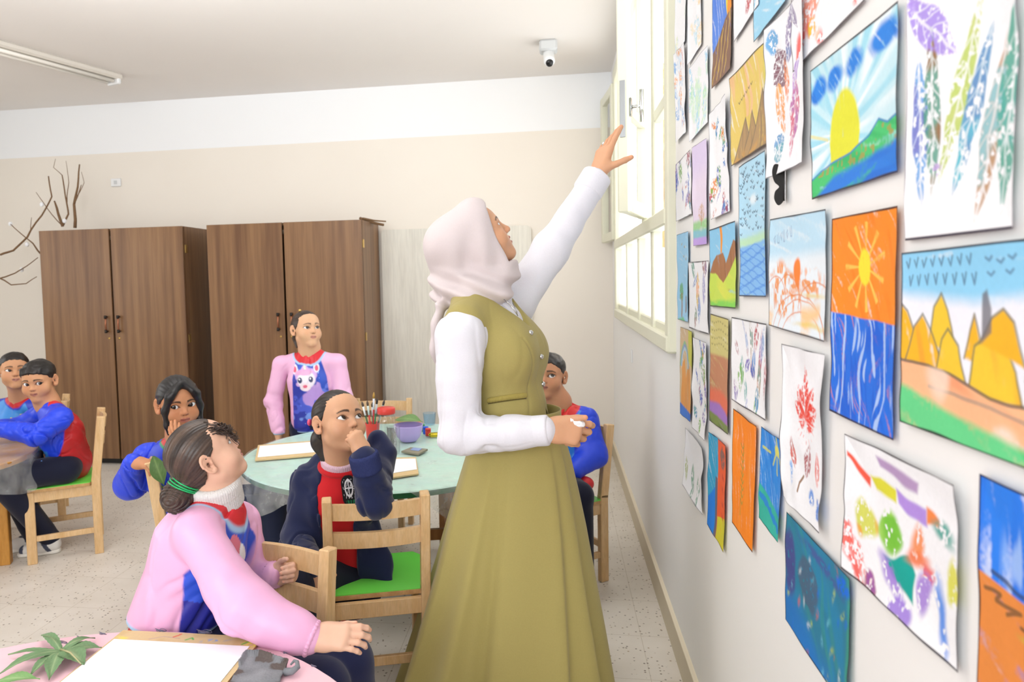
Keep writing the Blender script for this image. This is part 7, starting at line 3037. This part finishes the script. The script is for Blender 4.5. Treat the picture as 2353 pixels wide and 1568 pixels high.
def leaf_blade(mb, a, b, w, nrml, bend=.0, n=14, serr=.0, cols=None, c0='#6f9a58', c1='#9db878', base=.12):
    """one pointed leaf blade from a to b; adds vertex colours (pale midrib)"""
    a, b = np.asarray(a, float), np.asarray(b, float)
    d = b - a
    L = np.linalg.norm(d)
    d = d / L
    s = nrm(np.cross(d, nrml))
    u = np.cross(s, d)
    V, C, F = [], [], []
    m = 6
    for i in range(n + 1):
        t = i / n
        hw = w * (base + (1 - base) * math.sin(math.pi * min(t * 1.02, 1)) ** .8) * (1 - t ** 5)
        if serr and i % 2:
            hw *= 1 - serr
        for j in range(-m, m + 1):
            v = j / m
            V.append(a + d * L * t + s * hw * v + u * (bend * math.sin(math.pi * t) + .10 * hw * abs(v) + .0015 * math.sin(7 * t + 3 * v)))
            rib = math.exp(-(v * 7) ** 2) + .35 * max(0, math.cos((t * 9 - abs(v) * 1.6) * 2 * math.pi)) ** 8
            C.append(lin(c0) * (1 - min(rib, 1) * .8) + lin(c1) * min(rib, 1) * .8)
    k = 2 * m + 1
    for i in range(n):
        for j in range(k - 1):
            F.append((i * k + j, i * k + j + 1, (i + 1) * k + j + 1, (i + 1) * k + j))
    mb.add(V, F)
    cols += C
    return mb


M['leaf'] = mat_vc('leaf_surface', .5, .10, 80, .06, spec=.3)
M['felt'] = mat_vc('grey_felt', .95, .15, 220, .5, spec=.05)
# green leaf over the lilac bowl
_cols = []
_mb = leaf_blade(MB(), V3(-.80, 3.36, ZT + .092), V3(-.655, 3.33, ZT + .088), .045, (0, -.25, 1), .012, cols=_cols, c0='#6d9159', c1='#88a86c')
tag(_mb.build('leaf', M['leaf'], None, True, np.array(_cols)), 'green leaf lying across the top of the lilac bowl', 'leaf')
# paint tubes and a yellow cap piece
for _k, (_p0, _p1, _cc, _l) in enumerate([((958, 982), (965, 992), '#e8663c', 'orange paint pot first in the row of little paints'), ((965, 986), (975, 997), '#2f8a5c', 'green paint pot second in the row of little paints'), ((972, 992), (984, 1003), '#2f5fd8', 'blue paint pot third in the row of little paints'), ((980, 998), (988, 1006), '#d8433a', 'red paint pot last in the row of little paints')]):
    _a = onz((_p0[0] + _p1[0]) / 2, (_p0[1] + _p1[1]) / 2, ZT)
    _t = empty('paint_pot', _a)
    MB().lathe([(.012, 0), (.014, .002), (.014, .026), (.012, .028), (.001, .028)], _a, 20).build('pot', mat_c(_cc), _t, True)
    MB().lathe([(.0145, .026), (.0145, .036), (.012, .038), (.001, .038)], _a, 20).build('lid', mat_c(_cc), _t, True)
    tag(_t, _l, 'paint', 'little paint pots on the mint table')
_a = onz(992, 1004, ZT)
tag(MB().box(_a + V3(.012, 0, .010), (.055, .035, .020), _rot(0, 0, .3), .008).build('paint_box', mat_c('#ecd62e'), None, True), 'small yellow piece at the end of the row of little paints', 'paint')
_a = onz(985, 978, ZT)
tag(MB().lathe([(.028, 0), (.03, .002), (.036, .06), (.037, .062), (.034, .062), (.028, .005), (.001, .004)], _a + V3(0, .03, 0), 26).build('plastic_cup', mat_glass('tinted_cup_plastic', (.80, .90, .98), .06, .06), None, True), 'pale bluish clear cup behind the row of little paints', 'cup')
# folded cardboard scrap
_q = [onz(922, 1042, ZT), onz(944, 1033, ZT), onz(983, 1037, ZT), onz(962, 1048, ZT)]
_mb = MB().prism([(p[0], p[1]) for p in _q], ZT + .002, ZT + .010)
_t = empty('card_scrap', _q[0])
_mb.build('card', mat_plain('grey_card', '#8f8a78', .8, .1), _t)
_q2 = [onz(943, 1040, ZT), onz(950, 1035, ZT), onz(970, 1037, ZT), onz(962, 1042.5, ZT)]
MB().prism([(p[0], p[1]) for p in _q2], ZT + .0105, ZT + .0125).build('blue_patch', mat_c('#8fa3cf', .7), _t)
tag(_t, 'grey-brown card scrap with a blue patch on the mint table', 'card')

# ---------------------------------------------------------------- on the pink table in front
ZP = TAZ + .001
_b = [(-.990, 1.434), (-.656, 1.438), (-.652, 1.185), (-.990, 1.180)]


def scribble_board():
    mb = MB()
    nx, ny = 150, 116
    u, v = np.meshgrid(np.linspace(0, 1, nx), np.linspace(0, 1, ny))
    B = [V3(*p, ZP + .006) for p in _b]
    P = ((1 - u) * (1 - v))[..., None] * B[0] + (u * (1 - v))[..., None] * B[1] + (u * v)[..., None] * B[2] + ((1 - u) * v)[..., None] * B[3]
    a = Art(nx, ny, 77, '#d9c193')
    a.put(sst(.2, .6, a.n(9)), '#cdb27e', .6)
    a.blot(.945, .10, .06, .04, .5, '#e6dd5c', k=1)
    a.blot(.06, .10, .05, .03, .2, '#e8dc6a', k=2)
    a.blot(.70, .075, .07, .02, -.2, '#7ba2e0', k=3)
    a.put(a.line([(.40, .06), (.42, .04), (.43, .02)], .006), '#e0554a')
    a.put(a.line([(.50, .09), (.53, .06), (.55, .08)], .006), '#5fb45c')
    a.put(a.line([(.90, .11), (.93, .07)], .006), '#6ab54c')
    a.put(a.line([(.25, .10), (.33, .06), (.45, .075)], .004), '#b89c9c', .7)
    i = np.arange(nx * ny).reshape(ny, nx)
    f = np.stack([i[:-1, :-1], i[1:, :-1], i[1:, 1:], i[:-1, 1:]], -1).reshape(-1, 4)
    t = empty('drawing_board', B[0])
    new_mesh('face', P.reshape(-1, 3), f, M['drawing'], t, False, a.C[:ny, :nx].reshape(-1, 3))
    flat_quad_board('board', _b, ZP, .0058, M['ply'], t)
    tag(t, 'tan drawing board with crayon scribbles on the pink table', 'board')


scribble_board()
tag(flat_quad_board('paper_sheet', [(-.984, 1.392), (-.667, 1.394), (-.665, 1.172), (-.986, 1.168)], ZP + .0066, .001, M['paper']), 'large blank white paper on the tan board on the pink table', 'paper')


def palm_leaf():
    c = onz(140, 1497, ZP + .012)
    t = empty('leaf', c)
    cols = []
    mb = MB()
    for (x, y, w, bd) in ((219, 1467, .013, .010), (234, 1489, .022, .006), (196, 1531, .026, .012), (112, 1564, .020, .010), (66, 1556, .014, .008), (-4, 1551, .017, .012), (18, 1505, .010, .006), (94, 1461, .013, .014)):
        e = onz(x, y, ZP + .006)
        leaf_blade(mb, c, e, w, (0, 0, 1), bd, 18, .10, cols, '#6c8f63', '#9fb487', .30)
    mb.build('blade', M['leaf'], t, True, np.array(cols))
    e = onz(186, 1526, ZP + .022)
    m2 = MB().tube([c + V3(0, 0, .004), (c + e) / 2 + V3(0, 0, .010), e], [.0022, .0018, .001], 8)
    n = sum(len(v) for v in m2.v)
    m2.build('stem', M['leaf'], t, True, np.tile(lin('#b7b487'), (n, 1)))
    tag(t, 'large many-lobed green leaf lying on the pink table beside the white paper', 'leaf')
    cols = []
    a, b = onz(-20, 1573, ZP + .006), onz(92, 1561, ZP + .006)
    mb = leaf_blade(MB(), a, b, .02, (0, 0, 1), .008, 18, .08, cols, '#7aa765', '#a5c08a')
    tag(mb.build('leaf', M['leaf'], None, True, np.array(cols)), 'narrow green leaf at the bottom left corner of the pink table', 'leaf')


palm_leaf()


def felt_scrap():
    P0 = [onz(566, 1512, ZP), onz(600, 1513, ZP), onz(640, 1528, ZP), onz(662, 1535, ZP), onz(650, 1556, ZP), onz(640, 1585, ZP), onz(585, 1600, ZP), onz(525, 1600, ZP), onz(530, 1572, ZP), onz(548, 1540, ZP)]
    cx = np.mean(P0, 0)
    n = 120
    pts = np.array([p[:2] for p in P0])
    per = np.concatenate([pts, pts[:1]])
    s = np.linspace(0, len(pts), n, endpoint=False)
    i = s.astype(int)
    fr = (s - i)[:, None]
    ring = per[i] * (1 - fr) + per[i + 1] * fr
    V, F, C = [], [], []
    m = 12
    for k in range(m + 1):
        u = k / m
        for j in range(n):
            jag = 1 + (.02 * math.sin(j * 2.9) + .015 * math.sin(j * 7.1)) * (u > .9)
            x, y = cx[0] + (ring[j][0] - cx[0]) * u * jag, cx[1] + (ring[j][1] - cx[1]) * u * jag
            q = V3(x, y, 0)
            z = ZP + .004 + .007 * (noise(q[None], 22, 3)[0] * .5 + .5) + (.010 * (u > .93) * (ring[j][1] > cx[1] + .02))
            V.append((x, y, z))
            w = noise(q[None], 40, 9)[0]
            C.append(lin('#8b8d92') * (1 + .35 * w) if w > -.3 else lin('#6b625f'))
    for k in range(m):
        for j in range(n):
            F.append((k * n + j, k * n + (j + 1) % n, (k + 1) * n + (j + 1) % n, (k + 1) * n + j))
    o = new_mesh('felt_scrap', V, F, M['felt'], None, True, np.clip(np.array(C), 0, 1))
    so = o.modifiers.new('felt_thickness', 'SOLIDIFY')
    so.thickness = .003
    tag(o, 'frayed grey felt scrap with a curled corner on the pink table', 'felt')
    # its curled corner
    mb = MB()
    p = [onz(655, 1545, ZP + .006), onz(672, 1543, ZP + .010), onz(684, 1533, ZP + .016), onz(683, 1522, ZP + .020), onz(676, 1519, ZP + .018), onz(668, 1528, ZP + .014)]
    mb.tube(p, [.008, .007, .006, .004, .003, .002], 10)
    k = sum(len(v) for v in mb.v)
    mb.build('curled_corner', M['felt'], o, True, np.tile(lin('#85888d'), (k, 1)))


felt_scrap()


def doodles():
    r = np.random.RandomState(9)
    t = [o for o in bpy.data.objects if o.get('label', '').startswith('round pink table')][0]
    for (x, y, w, n) in ((140, 1475, 30, 3), (235, 1456, 16, 3), (370, 1449, 22, 4), (470, 1452, 30, 4), (520, 1455, 22, 3), (655, 1500, 10, 3), (180, 1465, 14, 2), (720, 1530, 12, 3)):
        p = []
        for k in range(n * 10):
            a = k / 10 * 2 * math.pi
            p.append(onz(x + w * (.4 * math.cos(a) + .05 * k / n - .25 * n / 3 + .2 * math.sin(a * .37)), y + w * .12 * math.sin(a * 1.13) + 1.5 * math.sin(a * .5), TAZ + .0006))
        MB().tube(p, .0006, 5).build('pencil_doodle', mat_c('#6f6a80'), t, True)


doodles()
# leaf in the hand of the girl in blue
_cols = []
_mb = leaf_blade(MB(), at(352, 1048, 2.43), at(378, 1118, 2.42), .030, (.5, -1, .1), .006, cols=_cols, c0='#47662f', c1='#6f8a4e', base=.05)
tag(_mb.build('leaf', M['leaf'], None, True, np.array(_cols)), 'dark green leaf hanging from the hand of the girl in blue', 'leaf')
